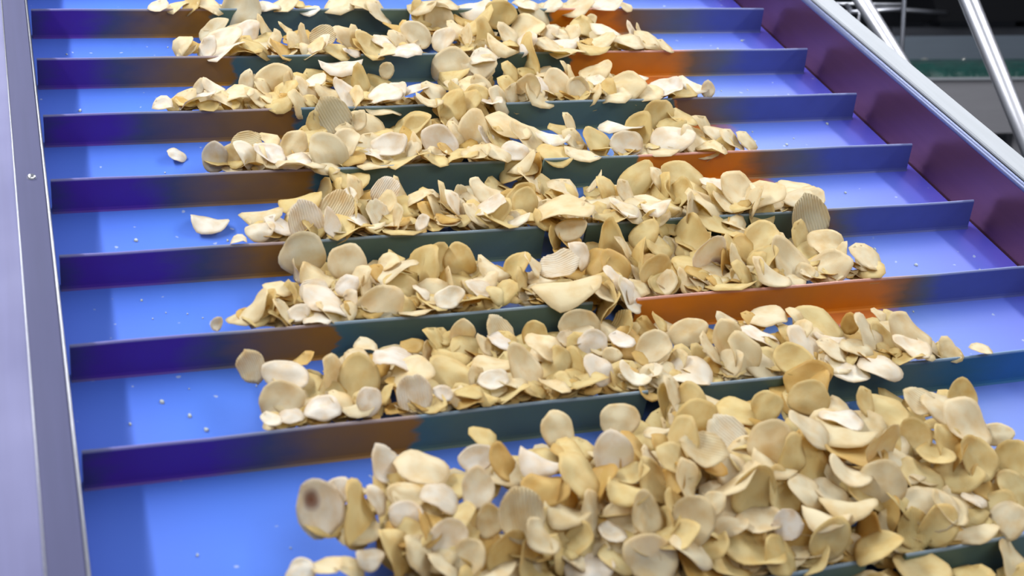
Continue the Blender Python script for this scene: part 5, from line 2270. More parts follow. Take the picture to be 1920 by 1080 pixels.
4997 -4995 259 45 99 148
5201 -9973 350 33 295 102
6534 -2442 342 55 180 149
3214 -1144 273 10 204 107
4494 -9403 264 22 392 209
6651 -3273 272 33 436 179
4541 -7681 242 18 372 103
5791 -2378 298 8 576 124
7628 -6013 282 52 240 194
7141 -6336 332 58 513 123
3308 -2001 283 58 203 209
2646 -1119 282 7 564 108
3589 -5047 282 44 320 146
4229 -2452 355 43 607 108
5239 -6387 343 10 610 146
5023 -2402 272 41 525 137
4299 -9942 349 3 350 119
5594 -9903 361 40 78 143
3566 -6051 258 35 626 209
7191 -2452 332 44 202 166
3478 -1626 199 7 99 167
6503 -7451 132 30 469 177
7449 -4646 199 11 544 167
6630 -9898 261 7 369 121
6712 -1093 306 48 606 134
4571 -8621 268 14 579 217
5289 -1164 249 24 361 130
6336 -9878 251 48 101 133
5622 -7662 245 2 508 118
1513 -7705 256 22 328 122
5614 -9838 242 18 93 136
7545 -2439 112 12 120 212
5916 -6402 251 42 274 129
6643 152 272 34 155 124
5726 -5075 259 17 439 118
5203 -6004 262 23 519 194
4708 -6441 226 5 534 104
3106 -4299 202 21 501 166
7141 -5574 211 12 358 169
6728 -5688 171 56 198 167
6222 -9919 367 30 449 140
6125 -7079 268 32 390 196
3240 -7738 357 44 168 146
5234 -9386 236 1 35 201
6584 -6389 344 58 146 133
1672 -9940 241 5 84 109
4962 -7232 164 27 367 228
7247 -6345 260 53 135 105
4884 -2399 295 21 465 127
6173 -1102 320 10 190 128
2885 -3743 334 22 112 107
3621 -2452 284 50 38 186
4464 -8619 207 0 397 175
4720 -3793 244 35 570 119
4919 -7667 263 18 305 130
5538 -310 160 48 150 177
4173 -9953 344 50 2 110
7498 -5871 222 3 32 193
3192 -6333 288 51 580 140
6098 -9926 301 2 137 110
5239 -1059 225 38 418 148
2494 -9131 285 28 539 217
4678 -9954 331 46 328 130
7383 -6382 333 59 287 114
6351 -9868 268 38 255 134
6056 -6317 326 51 94 147
3284 -5922 224 4 565 228
6673 -4738 257 24 316 174
4635 -2410 255 44 475 142
6803 -1123 332 12 614 113
6809 -3716 270 4 442 185
2905 -9910 332 10 161 139
6010 -9229 422 39 307 223
3884 -3456 153 4 326 219
3974 -7717 271 20 339 123
2146 -7716 301 43 306 179
4595 -8618 266 13 181 187
3690 -5027 352 21 563 117
2118 -8869 462 20 555 214
3111 -9941 288 52 529 117
1834 -1958 254 50 216 160
1697 -6286 295 25 563 192
4419 -9845 258 53 425 141
4254 -6125 276 25 162 200
4490 -7759 352 47 10 113
4214 -8789 181 23 219 186
6599 -3466 63 20 194 162
6064 -310 115 43 134 201
6924 -1170 333 46 165 130
3307 -2476 221 36 555 103
6881 -9289 462 27 586 224
5445 -3012 150 44 201 223
6712 -1926 166 8 530 221
2431 -2384 351 39 486 120
6279 -2220 291 23 431 197
5759 -7710 340 18 596 118
2886 -4615 233 14 19 211
6640 -1145 338 52 172 124
2903 -7702 343 17 249 135
2202 -9866 365 42 444 100
5311 -1175 342 50 495 129
6354 -9103 510 45 505 183
2576 -7750 279 56 167 114
5137 -7720 223 25 20 140
5941 -9857 294 34 598 134
3243 -7401 115 50 407 176
4455 -6353 270 40 461 129
6511 -5077 361 30 188 139
7287 -3202 218 6 129 181
4530 -7710 317 47 160 133
4659 -6890 181 17 266 164
5065 -9903 280 38 215 143
4100 -6381 304 3 110 112
4892 -7716 113 46 226 186
1925 -9879 367 51 36 107
3853 -9112 285 10 143 223
3169 -3736 322 55 432 137
5739 -1146 269 13 320 117
3250 -6267 323 44 585 214
4522 -9899 303 15 406 106
6773 -6423 314 18 226 115
7360 -8961 548 52 206 181
3886 -1626 129 8 572 212
5919 -7486 290 17 245 226
3105 -1133 346 49 69 133
6471 -6345 347 37 51 127
6184 -2469 252 22 330 102
3269 -2471 313 8 318 135
6745 -4563 262 52 3 175
6544 -6357 247 55 620 121
5998 -4989 322 48 155 149
4348 -9488 310 36 111 171
6052 -7728 343 33 364 132
5063 -4313 210 32 18 218
5658 -10300 224 15 204 178
3311 -5041 316 39 493 119
6089 -5948 130 23 304 162
7310 -310 146 21 618 208
3555 -1035 226 31 79 148
5408 -6890 188 22 194 208
3708 -9889 321 12 393 131
7415 -6398 342 27 94 111
2729 -5021 245 23 455 117
5527 -1063 112 38 16 219
2878 -6435 256 41 298 113
5337 -9843 266 56 148 134
3207 -9975 349 28 594 100
3687 -887 79 24 46 173
3833 -4480 164 59 391 226
2403 -5613 87 18 322 210
2806 208 301 29 362 146
6416 -2364 323 54 255 135
6198 -2358 225 46 166 141
2453 -5924 229 45 609 167
2724 -8646 266 31 615 167
3126 -5621 152 52 445 221
6857 -9952 340 42 452 134
4006 -7719 300 12 463 127
6519 -9872 326 28 475 144
4808 -3717 329 1 78 116
4192 -4726 141 8 224 171
2471 -3352 91 20 131 184
7398 -5084 288 24 330 219
3014 -1124 228 33 318 105
6251 -1043 310 25 263 148
4367 -9649 446 58 296 164
4581 -6400 205 38 107 183
5657 -4955 295 31 93 212
3322 -3805 355 31 190 132
6802 -5574 240 5 516 223
7203 -3768 254 51 467 221
6174 -9816 297 8 12 141
6613 -9836 342 29 131 147
6613 -3713 278 42 175 108
3402 -5055 353 45 345 100
6051 -7519 298 8 266 215
6517 -9116 561 43 22 183
5031 -2473 280 46 354 128
3113 -7700 353 32 96 115
6323 -6071 277 54 245 164
2428 -2409 324 26 416 131
5693 -6320 288 6 235 137
4224 -8437 310 29 83 161
7279 -8315 185 39 497 176
4337 -3167 247 13 513 193
6968 -8641 303 40 579 162
2851 -1183 249 20 62 108
6641 -7384 175 28 407 174
7044 -9415 512 26 485 168
2004 -9889 256 39 148 115
7088 -9406 415 29 436 166
5583 -1112 274 49 109 113
5326 -6180 245 23 311 211
6761 -9905 376 11 490 175
5158 -9858 234 33 202 139
1823 -7349 292 35 542 188
3821 -9956 357 40 476 112
5501 -9668 134 56 153 196
2643 -9617 373 42 2 177
5675 -2416 277 27 306 118
6240 -7468 232 30 92 224
3626 -9905 215 10 276 162
6793 -9968 348 2 416 101
5363 -1130 221 36 171 109
6091 -7758 295 31 497 102
2145 -1939 212 21 402 164
2652 -4278 226 47 427 202
4834 -9147 539 37 561 182
4423 -840 270 7 226 224
6747 -9609 280 17 297 215
4798 -9940 311 53 37 124
4143 -4697 249 2 550 187
6048 -1174 336 12 490 129
6132 -9909 256 17 416 160
5970 -7716 236 27 260 200
4176 -2452 246 18 5 217
4547 -5874 159 32 339 196
4584 -9871 280 44 17 126
3541 -8534 322 25 104 168
5066 -7375 92 20 242 198
4108 -4923 218 28 372 166
3847 -7705 296 46 393 119
5433 -2461 228 57 78 125
1782 -3783 341 4 608 127
5141 -5574 132 30 303 229
4585 -7603 246 58 571 214
5155 -6922 244 28 113 187
3690 -1136 137 6 331 166
1577 -9092 490 25 247 185
4861 -1154 264 55 321 143
6754 -9838 279 14 561 142
2778 -1201 273 51 308 107
5076 -6370 225 2 530 104
5075 -3072 255 14 459 179
5024 -6374 308 23 571 133
2927 -2414 249 51 395 103
5972 -9957 348 2 281 127
3318 -9670 445 24 209 173
3868 -2420 259 28 258 140
3583 -7733 327 10 456 104
5465 -5084 311 23 118 226
7163 -3430 116 40 414 220
5731 -6338 326 30 164 211
5911 -5089 368 42 108 142
6117 -6282 314 7 494 218
2095 -6391 266 7 55 125
6760 -6330 343 6 15 142
1726 -7367 281 57 214 228
4402 -7663 258 50 488 109
3360 -3776 258 13 310 104
6965 -6440 326 3 244 130
5107 -5925 154 19 125 208
4080 -3224 282 53 554 204
3126 -4468 238 55 583 173
6234 -516 222 50 598 161
5008 -6400 308 21 273 225
2254 -5045 297 12 26 149
6722 -9872 282 21 571 105
6352 -9888 254 34 42 109
3875 -1127 267 9 326 149
5914 -6412 292 26 301 101
5148 -2292 146 29 103 194
2083 -6451 344 51 260 110
2594 -5038 227 37 297 124
7974 -7748 286 57 452 114
3814 -6346 362 39 85 138
6737 -6218 319 57 560 213
1512 -7768 345 35 119 105
7913 -6213 201 42 344 160
2426 -3729 358 2 62 130
6592 -3714 250 27 363 112
4916 -310 132 55 505 166
5971 -4819 148 39 272 229
3361 -9919 222 42 285 131
3357 -7508 305 6 524 227
4932 -2415 315 47 46 127
5765 -6336 256 40 551 109
5018 -7688 249 42 135 203
6442 -1068 277 46 487 134
1978 -9825 248 2 276 137
1494 -7689 254 16 367 116
2326 -937 292 53 591 213
2181 -1136 256 55 385 203
6249 -2149 228 2 547 217
7209 -9761 154 50 610 161
5873 -9742 128 59 278 163
2841 -3714 197 49 538 216
4419 -7716 276 41 171 132
2706 -1123 334 50 192 120
3464 -7730 319 25 540 118
6039 -2440 267 22 363 112
4655 -3287 122 16 296 224
3478 -9149 446 27 383 180
6698 -6306 359 1 519 145
6981 -9445 389 40 406 218
4519 -9908 238 54 255 109
4826 -9828 283 32 547 135
2235 -5076 367 55 423 146
4910 -9506 434 31 585 219
6716 -5720 162 16 265 229
2341 -4773 278 59 602 202
7132 -3702 251 2 269 139
6635 -715 278 4 147 196
3665 -7724 240 47 290 130
5016 -9939 284 25 429 116
5291 -6372 274 35 453 102
6659 -7716 338 15 270 221
2244 -1166 275 43 418 126
3048 -3754 353 12 547 138
2004 -2492 307 28 587 109
4477 -9891 273 19 549 127
2730 -4736 268 31 321 211
2812 -6388 318 10 264 121
6310 -3681 257 28 516 139
4578 -5117 368 17 320 132
2898 -7500 251 13 94 178
5535 -5918 224 37 141 207
2685 -9912 314 57 535 122
5007 -9951 269 59 596 113
3428 -6402 336 43 446 133
4693 -4258 179 55 221 167
6035 -9542 346 46 309 226
3054 -7718 328 13 400 118
5241 -7705 269 13 117 131
2435 -5091 258 16 20 129
2702 -3768 279 5 400 216
3952 -2432 294 51 407 116
6658 -2402 255 4 215 142
5973 -9028 125 48 535 204
2354 -5125 369 26 4 114
6961 -663 163 1 301 174
6583 -3377 253 20 531 188
4989 -7716 350 36 544 112
2671 -2444 247 50 186 132
4190 -5019 365 14 626 138
6376 -1138 260 56 224 147
4802 -8286 282 18 175 173
3224 -3129 98 37 49 187
6805 -9850 285 57 111 108
3498 -6160 246 7 33 224
4465 -8945 483 18 292 209
5714 -1083 354 31 394 145
6221 -2391 291 20 8 177
5112 -698 166 40 403 214
2816 -4555 283 32 314 169
3563 -6367 350 12 277 112
5839 -1056 91 1 489 207
6938 -9862 302 43 444 113
4885 -6282 263 3 27 192
4608 -6327 339 36 361 141
4836 -6324 261 1 323 138
5886 -9901 303 38 608 133
7843 -4988 276 24 587 144
1508 -2412 360 12 36 147
6441 -5835 278 52 300 167
2788 -9904 339 3 327 149
5532 -1134 234 51 247 122
5967 -9917 221 40 379 114
2694 -6406 346 41 542 136
3074 -8382 177 25 346 203
7742 -736 215 46 136 178
4145 -9859 259 45 111 123
5917 -2403 295 3 154 104
7021 -5049 361 38 528 135
3864 -1089 290 2 353 137
6700 -3662 295 7 400 222
5640 -7680 334 20 606 165
3017 -7638 269 2 388 145
1947 -6386 344 37 494 131
5555 -5574 180 22 153 210
3297 -6303 290 37 470 146
5359 -7414 213 43 60 216
2763 -3544 192 19 133 190
3572 -5863 252 36 226 213
2712 -1140 292 28 591 119
2548 -2510 264 40 136 104
2796 -5090 314 35 202 103
6204 -2000 150 30 553 167
2241 -2394 237 58 309 123
1649 -3697 341 22 271 147
1882 -6117 275 36 286 169
7645 -2452 277 41 238 198
5173 -2942 204 49 76 161
2935 -3727 290 16 536 104
4227 -2428 271 40 307 144
3544 -2355 351 11 178 144
4452 -3788 275 21 504 117
7098 -3538 277 7 551 198
2572 -9315 292 9 474 161
7033 -9875 289 2 242 145
3106 -3506 259 41 256 193
2273 -4896 223 40 534 186
2345 -818 223 31 554 216
4295 -4258 201 11 512 172
6761 -2365 343 33 53 140
6370 -5745 134 2 280 224
3483 -2452 298 38 151 194
3353 -5084 321 15 2 161
7206 -3170 158 22 178 182
6137 -9661 260 31 193 205
3762 -9949 305 58 266 112
5971 -5135 284 30 236 123
6255 -5955 289 23 510 228
6397 -3372 271 49 59 197
5182 -9886 285 53 264 106
3510 -9489 484 13 582 165
4477 -3734 262 27 131 138
4480 -8887 344 10 588 173
6061 -9653 317 51 403 213
4861 -8319 400 16 399 190
4147 -6337 301 39 373 139
2883 -9860 312 33 135 103
4900 -5059 223 31 431 108
3162 -3808 227 43 197 109
6760 -7755 345 42 416 135
4982 -8206 302 30 516 213
5820 -7730 283 58 437 127
4109 -9829 247 17 138 191
5461 -1081 110 43 38 190
2593 -5945 206 40 433 225
2642 -1124 291 22 113 144
4411 -4993 303 12 603 212
4880 -3712 296 28 277 131
5817 -1696 231 22 163 211
2283 -6139 166 20 311 200
5805 -4984 304 51 427 162
4872 -7210 167 1 149 219
2358 -8860 244 15 570 222
4211 -7641 368 18 203 137
5442 -3832 285 31 285 110
5993 -5574 104 38 49 198
3277 -2364 307 44 624 141
6086 -6417 359 7 113 106
5149 -1626 146 33 106 228
5574 -549 91 14 393 210
4172 -9909 193 5 467 179
7074 -7687 303 28 417 193
6344 -9846 361 27 358 116
4327 -2444 353 43 121 137
7797 -7698 260 37 416 120
2279 -9849 295 50 380 115
1740 -7720 282 42 404 114
4131 -7296 111 9 453 168
6151 -5077 366 23 531 143
6817 -2422 342 53 188 114
2451 -3790 366 42 410 128
2443 -4626 275 41 409 212
4851 -2140 192 57 39 220
5143 -1626 197 50 617 218
5854 -3761 237 39 515 130
4249 -9945 260 41 624 140
6746 -4963 309 41 388 214
5660 -5055 260 22 399 123
5744 -5027 353 28 454 111
3547 -2452 126 46 176 216
6103 -4260 92 24 291 190
4984 -1080 237 43 487 140
3280 -2452 150 15 50 194
2453 -6454 301 36 586 113
3438 -4791 236 4 141 219
7642 -1136 322 35 88 170
7036 -9906 258 9 598 127
2886 -815 265 49 237 176
4310 -1119 230 9 155 111
3914 -9086 478 1 218 161
4969 -8815 406 8 68 179
4812 -2486 360 11 249 141
2051 -2391 307 46 86 123
4750 -9714 188 57 8 160
2246 -6160 269 34 438 195
6598 -6344 265 32 529 165
7638 -2425 231 50 166 164
2145 -357 235 43 359 225
4691 -2390 272 56 310 133
2743 -3070 251 23 499 220
4759 -9864 234 27 224 144
5101 -1200 367 20 446 103
3921 -5084 261 51 218 123
2421 -7121 268 26 444 188
5504 -5084 329 15 7 118
6065 -8700 481 33 36 219
2971 -2106 205 18 68 185
5298 -2452 246 3 418 228
3802 -9832 343 54 561 142
7204 -7743 336 13 28 101
5800 -1136 259 31 120 192
5796 -657 86 30 47 183
4819 -7752 233 15 561 102
6674 -9874 285 34 626 133
3721 -9670 221 54 272 199
2132 -6414 349 33 30 107
2407 -9590 98 27 430 163
4265 -605 197 27 286 204
3886 -5782 229 16 183 221
4928 -6194 318 38 378 225
4582 -2422 128 43 599 195
2422 -993 300 21 537 173
3828 -4790 237 57 250 191
4711 -6353 225 47 422 113
5187 -1000 262 1 295 196
6118 -6353 342 31 303 134
5801 -9361 455 23 8 219
5930 -9961 239 49 399 119
1808 -7707 309 6 157 139
4674 -3700 334 55 253 142
3380 -9817 306 40 574 207
6727 -9868 250 39 69 110
3030 -9927 227 3 560 147
5265 -2506 341 7 439 112
2480 -6376 359 15 136 148
3236 -2485 325 14 134 123
5514 -5808 71 17 603 161
5440 -2472 348 0 268 109
2245 -6391 292 54 625 138
4222 -9864 363 48 124 139
2594 -9933 344 13 408 134
6915 -9014 448 55 182 212
5619 -1114 368 30 147 105
4242 -8639 405 15 123 212
2069 -5138 269 37 449 104
5975 -2255 279 2 407 219
3091 -6453 292 12 396 104
4133 -2405 303 4 342 107
4117 -7623 312 16 65 139
6795 -7541 271 48 408 193
2227 -1139 232 46 114 136
4681 -7654 260 30 477 121
7370 180 255 42 563 185
4516 -8921 332 0 235 220
4965 -5102 270 6 101 125
5181 -5091 284 41 383 118
6737 -7278 209 56 27 187
5343 -2482 336 56 514 132
5245 -2452 259 37 87 161
2228 -2101 299 37 524 198
4806 -7210 179 22 209 161
7092 -5574 85 30 318 185
1845 -3722 255 48 160 119
4839 -7710 236 54 49 146
5529 -8258 233 45 321 190
5772 -6069 221 1 494 167
1955 -5036 264 55 552 126
3509 -9410 285 5 186 193
6387 -7642 241 13 56 134
5080 -9704 353 29 586 189
6232 -4546 114 7 378 206
2338 -3523 209 24 76 227
1698 -9914 357 6 327 127
4568 -9938 258 49 1 101
3009 -5821 249 15 615 196
4265 -6313 316 51 205 217
2099 -5042 279 13 579 101
4708 -8254 277 35 616 176
3518 -9855 247 32 313 121
3255 -3736 311 46 109 139
4812 -2942 122 38 501 210
2886 -1109 249 43 484 118
5549 -7706 249 10 572 129
2766 -7086 113 42 74 200
6395 -2450 294 8 257 126
3092 -1152 317 49 527 131
3059 -7079 153 16 288 189
6283 -9865 346 41 26 147
1970 -2476 352 26 585 123
5952 -9887 310 10 67 126
6633 -7724 316 23 143 133
4081 -5732 157 14 348 162
4198 -7724 322 28 393 139
2805 -3772 260 1 159 147
4950 -8743 486 39 204 216
7371 -1044 292 15 327 140
3076 -7685 366 52 579 116
1476 -2312 227 39 399 217
2129 -5993 194 32 394 193
4565 -3758 335 22 223 136
5827 -4720 171 24 49 185
3884 -6991 150 33 485 217
5025 -310 76 3 203 196
6225 -6151 303 31 589 207
4442 -3729 325 29 132 189
6071 -9907 275 1 406 115
5164 -9814 334 14 232 148
3264 -9535 237 22 108 186
5406 -5614 110 10 128 202
6233 -9871 298 41 327 128
2511 -3729 236 44 491 144
3540 -9882 311 23 355 147
2632 -9507 461 30 70 219
7959 -5031 224 49 395 135
5687 -310 126 11 352 162
6487 -2489 330 18 332 115
4215 -9894 224 54 128 143
3404 -6370 297 37 254 136
3397 -9847 324 30 603 118
3900 -3697 319 59 207 149
6250 -5574 245 22 93 229
3282 -7673 300 7 140 127
2242 -9278 521 17 565 192
6635 -4258 237 30 457 212
6295 -310 138 11 215 174
7828 -7673 274 5 266 116
2707 -7688 332 2 468 109
6159 -9648 274 37 558 180
3465 -2452 262 9 95 228
6519 -1153 297 40 478 146
3141 -1871 258 25 322 190
1750 -9930 323 28 92 127
2943 -3804 254 39 254 102
4128 -2452 120 19 476 162
2486 -3714 330 15 78 114
3243 -2399 256 32 476 134
6298 -626 238 44 296 181
2951 -9927 349 1 284 106
1819 -6072 279 47 318 176
6761 -1193 272 53 117 114
2943 -5112 364 12 300 106
6835 -2008 204 39 175 176
4956 -7769 265 51 463 117
2638 -4772 127 4 238 195
1830 -9901 366 22 399 111
5121 -9886 287 8 223 127
6855 -7707 218 45 17 185
5642 -5024 350 47 91 119
4857 -9935 261 12 407 111
6312 -2381 369 7 165 142
3468 -2375 103 41 380 183
4168 -3175 236 3 92 205
5961 -9882 368 54 622 222
2772 -6970 168 13 317 229
3034 -2287 207 3 448 193
3567 -6400 250 37 333 228
2992 -4419 134 12 275 168
3498 -9300 204 24 143 206
2960 -5730 199 57 315 197
5009 -7733 229 23 141 110
3817 -2462 362 46 18 143
2218 -1136 218 28 202 167
6609 -7766 342 48 144 122
4896 -2462 291 29 88 137
7884 -6326 363 5 342 146
6001 -1626 219 14 598 177
3351 -3511 97 5 424 178
2280 -5088 333 22 307 146
6243 -4269 220 0 614 185
2792 -704 204 44 161 178
7432 -3695 223 47 323 142
6475 -1157 299 13 339 135
6479 -6440 300 43 149 116
4508 -7716 285 8 290 194
6168 -2439 297 41 355 118
4463 -2980 248 51 259 216
6271 -6405 278 21 297 113
4540 -6207 113 32 163 203
5658 -3700 330 15 610 145
5540 -7461 130 28 566 229
1820 -1974 124 46 74 208
3280 -5823 200 30 466 202
3988 -3780 263 15 136 144
6668 -9295 196 41 249 169
6020 -7559 232 9 488 199
3443 -2393 227 56 64 110
5080 -8935 459 57 185 200
4652 -8754 238 8 325 226
5144 -7761 273 59 609 129
6922 -4807 190 2 175 224
1867 -9907 302 42 438 135
4590 -3191 195 30 628 205
3305 -9881 227 3 569 125
2860 -2422 304 6 130 133
5333 -6382 246 2 552 105
3853 -1074 352 37 329 108
5729 -4258 76 26 98 179
3871 -2012 236 41 267 191
4570 -3086 201 34 535 169
5573 -2411 282 12 321 138
4837 -4258 82 24 166 212
3433 -8668 460 30 265 167
7140 -7725 311 15 361 131
6281 -5574 173 41 35 183
4699 -9901 327 18 464 127
2801 -6174 274 28 0 198
3984 -2452 217 23 75 178
3882 -3787 307 19 235 121
3747 -9950 272 53 67 123
2268 -2407 277 11 257 111
6311 -3750 342 30 432 120
2290 -4884 302 46 63 210
2996 -3281 73 19 576 224
2897 -4420 161 17 503 198
5345 -9607 266 55 530 178
4845 -9924 221 47 191 106
3154 -3679 346 42 242 142
1980 -5023 294 44 493 127
5129 -2366 352 18 360 146
6069 -6421 367 37 153 120
7008 -1107 333 0 1 100
5413 -1138 275 45 604 127
4459 -8927 166 10 74 163
6450 -6449 291 10 481 126
6964 -9395 76 4 294 209
3724 -3707 270 59 390 125
5323 -5855 148 55 284 168
5444 -6079 263 58 136 195
2955 -6327 331 8 413 125
6404 -5056 223 10 332 209
4955 -9935 268 48 240 127
4677 -9950 280 38 308 123
6433 -9883 286 25 372 144
4875 -4885 252 54 6 196
5805 -9881 275 49 214 109
7653 -997 322 24 606 197
5227 -3768 260 16 25 171
3271 -9922 224 42 421 101
7402 -6351 277 2 509 120
5582 -9194 253 50 383 226
5590 -7766 347 41 339 107
3016 -7100 147 25 167 179
7738 -5034 222 36 54 111
7486 -7184 192 33 457 228
2871 -1729 182 51 34 193
4570 -8856 456 21 316 211
5400 -8827 117 23 610 195
5505 -9615 456 47 586 221
6555 -7602 173 17 473 166
3062 -6436 247 37 315 116
5969 -9850 267 1 209 117
5629 -3809 325 39 484 128
4249 -3213 204 43 404 169
4780 -3549 309 42 36 210
3471 -3836 243 21 15 105
6250 -8813 529 35 586 228
6999 -7614 209 49 497 190
4881 -9909 375 22 59 172
3438 -9893 318 1 497 113
7677 -642 195 28 544 182
5860 -6007 258 11 189 174
7195 -3725 287 29 131 193
3096 -1136 79 10 608 194
2087 -754 157 49 551 172
4765 -9505 266 51 542 224
6418 -6405 280 49 346 136
6895 -2410 329 52 93 134
1933 -6386 295 42 367 101
6391 200 359 7 320 121
5746 -1098 317 19 590 140
7463 -3803 367 58 608 137
6044 -6005 184 2 176 213
3536 -2473 324 22 301 119
4162 -3813 356 37 543 114
4174 -9891 238 3 233 132
3682 -5795 221 23 378 197
7288 -7695 270 37 88 125
2626 -2338 262 19 365 206
2154 -3794 311 45 237 131
6173 -4628 197 20 443 164
5796 -1790 170 4 142 207
6166 -6303 250 36 246 198
3302 -3782 275 1 43 146
6336 -5098 322 38 494 106
5554 -9909 232 30 35 162
4364 -5049 353 46 452 133
1845 -6244 286 31 567 200
3060 -9860 235 54 271 117
4246 -9709 391 21 477 205
6547 -7657 241 56 0 141
3128 -8809 456 5 108 187
4764 -4483 103 37 0 198
2737 -2162 308 34 205 213
2667 -7720 369 2 295 110
7029 -4999 233 8 614 148
4919 -9949 369 24 67 131
4809 -9912 268 5 244 137
4309 -9855 257 52 595 137
7680 -5102 296 57 453 111
5608 -7711 350 27 205 130
7614 -5004 314 11 502 222
2555 -4545 275 49 505 165
3946 -6020 112 33 374 217
4974 -4938 293 28 430 214
2522 -6405 271 16 78 143
4673 -9929 278 20 527 110
6498 -8655 90 29 408 183
5950 -6044 294 8 76 184
3981 -4735 215 37 79 193
1862 -8683 378 59 288 216
2709 -1979 152 36 322 207
2942 -4340 232 13 289 173
3504 -9846 341 4 177 136
3841 -434 133 17 410 227
3116 -620 234 14 435 220
4952 -9813 332 44 558 147
6649 -6383 314 54 158 105
3329 -6051 286 30 240 172
5580 -9913 368 56 539 101
6856 -9453 405 28 142 177
4413 -2450 365 59 156 101
5712 -6350 327 15 387 143
6161 -7233 275 53 301 213
6247 -938 279 7 445 166
2452 -5935 220 22 10 207
6137 -9577 163 19 186 195
3202 -6350 237 35 574 122
3144 -7769 342 48 376 104
6997 -6374 243 2 191 127
3121 -3443 230 20 575 182
6557 -3750 345 11 383 100
6406 -7425 186 44 546 209
2771 -3768 250 41 18 182
2551 -1988 187 13 573 190
3748 -9885 251 0 327 142
2928 -1043 215 54 118 167
5205 -1124 358 15 92 113
4379 -7157 280 51 588 181
7059 -3209 281 59 560 197
2113 -9904 333 29 202 108
2668 -9937 294 2 601 122
7048 -7632 325 45 2 137
6856 -10457 206 38 594 195
6557 -7042 182 47 170 166
1937 -9915 249 17 173 121
4933 -7716 286 15 280 205
6856 -3758 326 34 554 100
1628 -6322 360 22 453 143
2943 -9929 243 8 137 122
4772 -6375 324 51 254 206
6246 -8530 316 42 583 225
3926 -1136 113 16 459 195
7748 -5721 133 13 24 198
4844 -538 270 44 258 211
6843 -1074 352 34 132 141
4193 -6340 275 46 490 142
4404 -6890 136 16 44 227
6861 -1136 193 57 22 207
3022 -9901 231 42 83 115
5506 -2289 239 10 134 221
2653 -9603 174 40 203 208
4113 -6394 318 15 39 113
5171 -9909 241 15 131 207
3122 -6335 287 8 524 140
5796 -6429 338 26 215 122
2939 247 266 58 335 136
6937 -9870 254 10 406 131
5794 -2374 351 53 239 125
2873 -6421 363 48 5 134
3236 -3043 243 51 223 207
4180 -9866 230 1 508 132
1630 -6328 303 40 457 145
4614 -6353 361 56 289 115
3382 -1099 307 8 517 130
2613 -2388 343 28 608 119
4640 -3723 264 11 186 107
3765 -9898 302 1 527 145
3160 -6351 226 23 340 226
5078 -6424 293 19 383 100
5166 -6456 296 33 211 103
4311 -7673 274 43 278 130
6340 -6430 302 38 197 103
3393 -6356 343 54 560 134
6404 -6358 259 22 397 125
5762 -9939 338 27 279 131
3207 -5050 314 58 459 123
6782 -2452 253 29 246 223
7381 -2452 330 31 343 196
7005 -9543 439 55 583 202
5324 -3710 232 55 474 149
5881 -5041 220 1 319 142
6010 -9859 309 27 191 229
2547 -3201 227 21 135 160
6163 -5110 366 14 543 146
4678 -3316 124 46 626 210
2385 -3700 337 17 366 125
5114 -9909 372 44 345 190
4648 -9909 189 44 555 203
1900 -3790 305 1 443 104
5819 -5090 321 7 477 108
4710 -6413 245 35 62 134
2160 -9307 290 8 344 218
3854 -9877 301 22 24 145
7813 -6360 369 16 304 117
3355 -7646 355 21 511 138
4969 -7680 331 33 37 103
2290 -3807 351 21 335 134
6856 -9941 310 13 266 102
5245 -7658 270 28 534 184
2187 -1109 256 30 449 121
7104 -2452 187 10 261 190
5594 -2435 353 15 493 123
7026 -6345 278 17 69 112
5034 -9869 300 12 579 113
7441 -6397 258 7 257 133
2637 -960 121 13 407 204
2112 -6420 303 23 500 142
6139 -9893 308 6 35 121
4304 -9393 305 38 25 172
1809 -6369 251 48 180 123
4516 -4581 135 27 621 217
5605 -9856 298 32 405 133
4993 -9852 292 40 230 124
5472 -810 201 30 144 200
4489 -9900 324 27 230 124
4144 152 271 20 575 137
3940 -8774 501 37 282 199
5055 -3794 266 11 164 100
4970 -9814 119 10 424 194
3657 -8679 508 32 215 188
5865 -2018 221 39 59 198
4597 -4813 151 59 371 210
1581 -2410 332 2 495 124
2830 -5097 303 53 250 111
2655 -6364 283 15 514 135
5718 -4663 241 51 548 183
3551 -9948 226 32 599 132
2930 -9901 340 39 411 105
7844 -1130 286 5 504 141
1380 -2427 317 30 39 108
5113 -7714 292 4 3 108
3908 -715 126 33 191 210
2435 -2371 249 51 380 170
6279 -9832 164 18 252 211
4750 -7343 142 28 251 169
2415 -4984 135 36 73 218
5692 -5574 171 8 356 227
4676 -2452 172 54 521 226
6763 -2390 353 43 210 123
6376 -2318 237 41 466 213
2219 -2392 334 21 126 107
7216 -310 236 30 167 186
5953 -9704 132 52 104 171
4058 -6131 243 12 377 207
5609 -1063 344 49 209 134
2925 -5638 186 18 143 226
2488 -5746 184 41 146 194
6425 -9873 339 7 453 219
6419 -4933 263 53 423 203
6193 -3737 275 50 22 113
4013 -8927 364 24 364 206
1802 -7734 292 41 203 131
7728 -5574 89 26 1 229
6959 -1141 277 48 168 126
2598 -5029 323 30 297 208
5883 -5574 220 10 34 184
6232 -9492 437 22 622 189
6184 -5732 178 46 5 213
6514 -6458 318 2 389 104
2626 -6363 360 17 105 138
2845 -7297 275 17 237 174
2268 -5884 225 42 404 164
2410 -595 199 41 326 219
4301 -6894 68 19 120 204
7615 -7537 268 53 308 210
2200 -6159 290 22 190 169
4501 -7037 100 9 430 218
6440 -7712 354 30 544 103
3805 -9836 340 43 501 146
7428 -3714 326 0 215 107
2542 -9750 418 42 18 161
2704 -6420 341 34 376 106
3753 -6050 230 17 125 207
6158 -7746 289 21 124 137
2073 -6345 304 6 469 146
5216 -9651 428 12 259 218
4162 -4577 239 41 181 165
6946 -2078 146 16 270 174
5383 -1136 319 43 130 213
2742 -7691 226 40 309 127
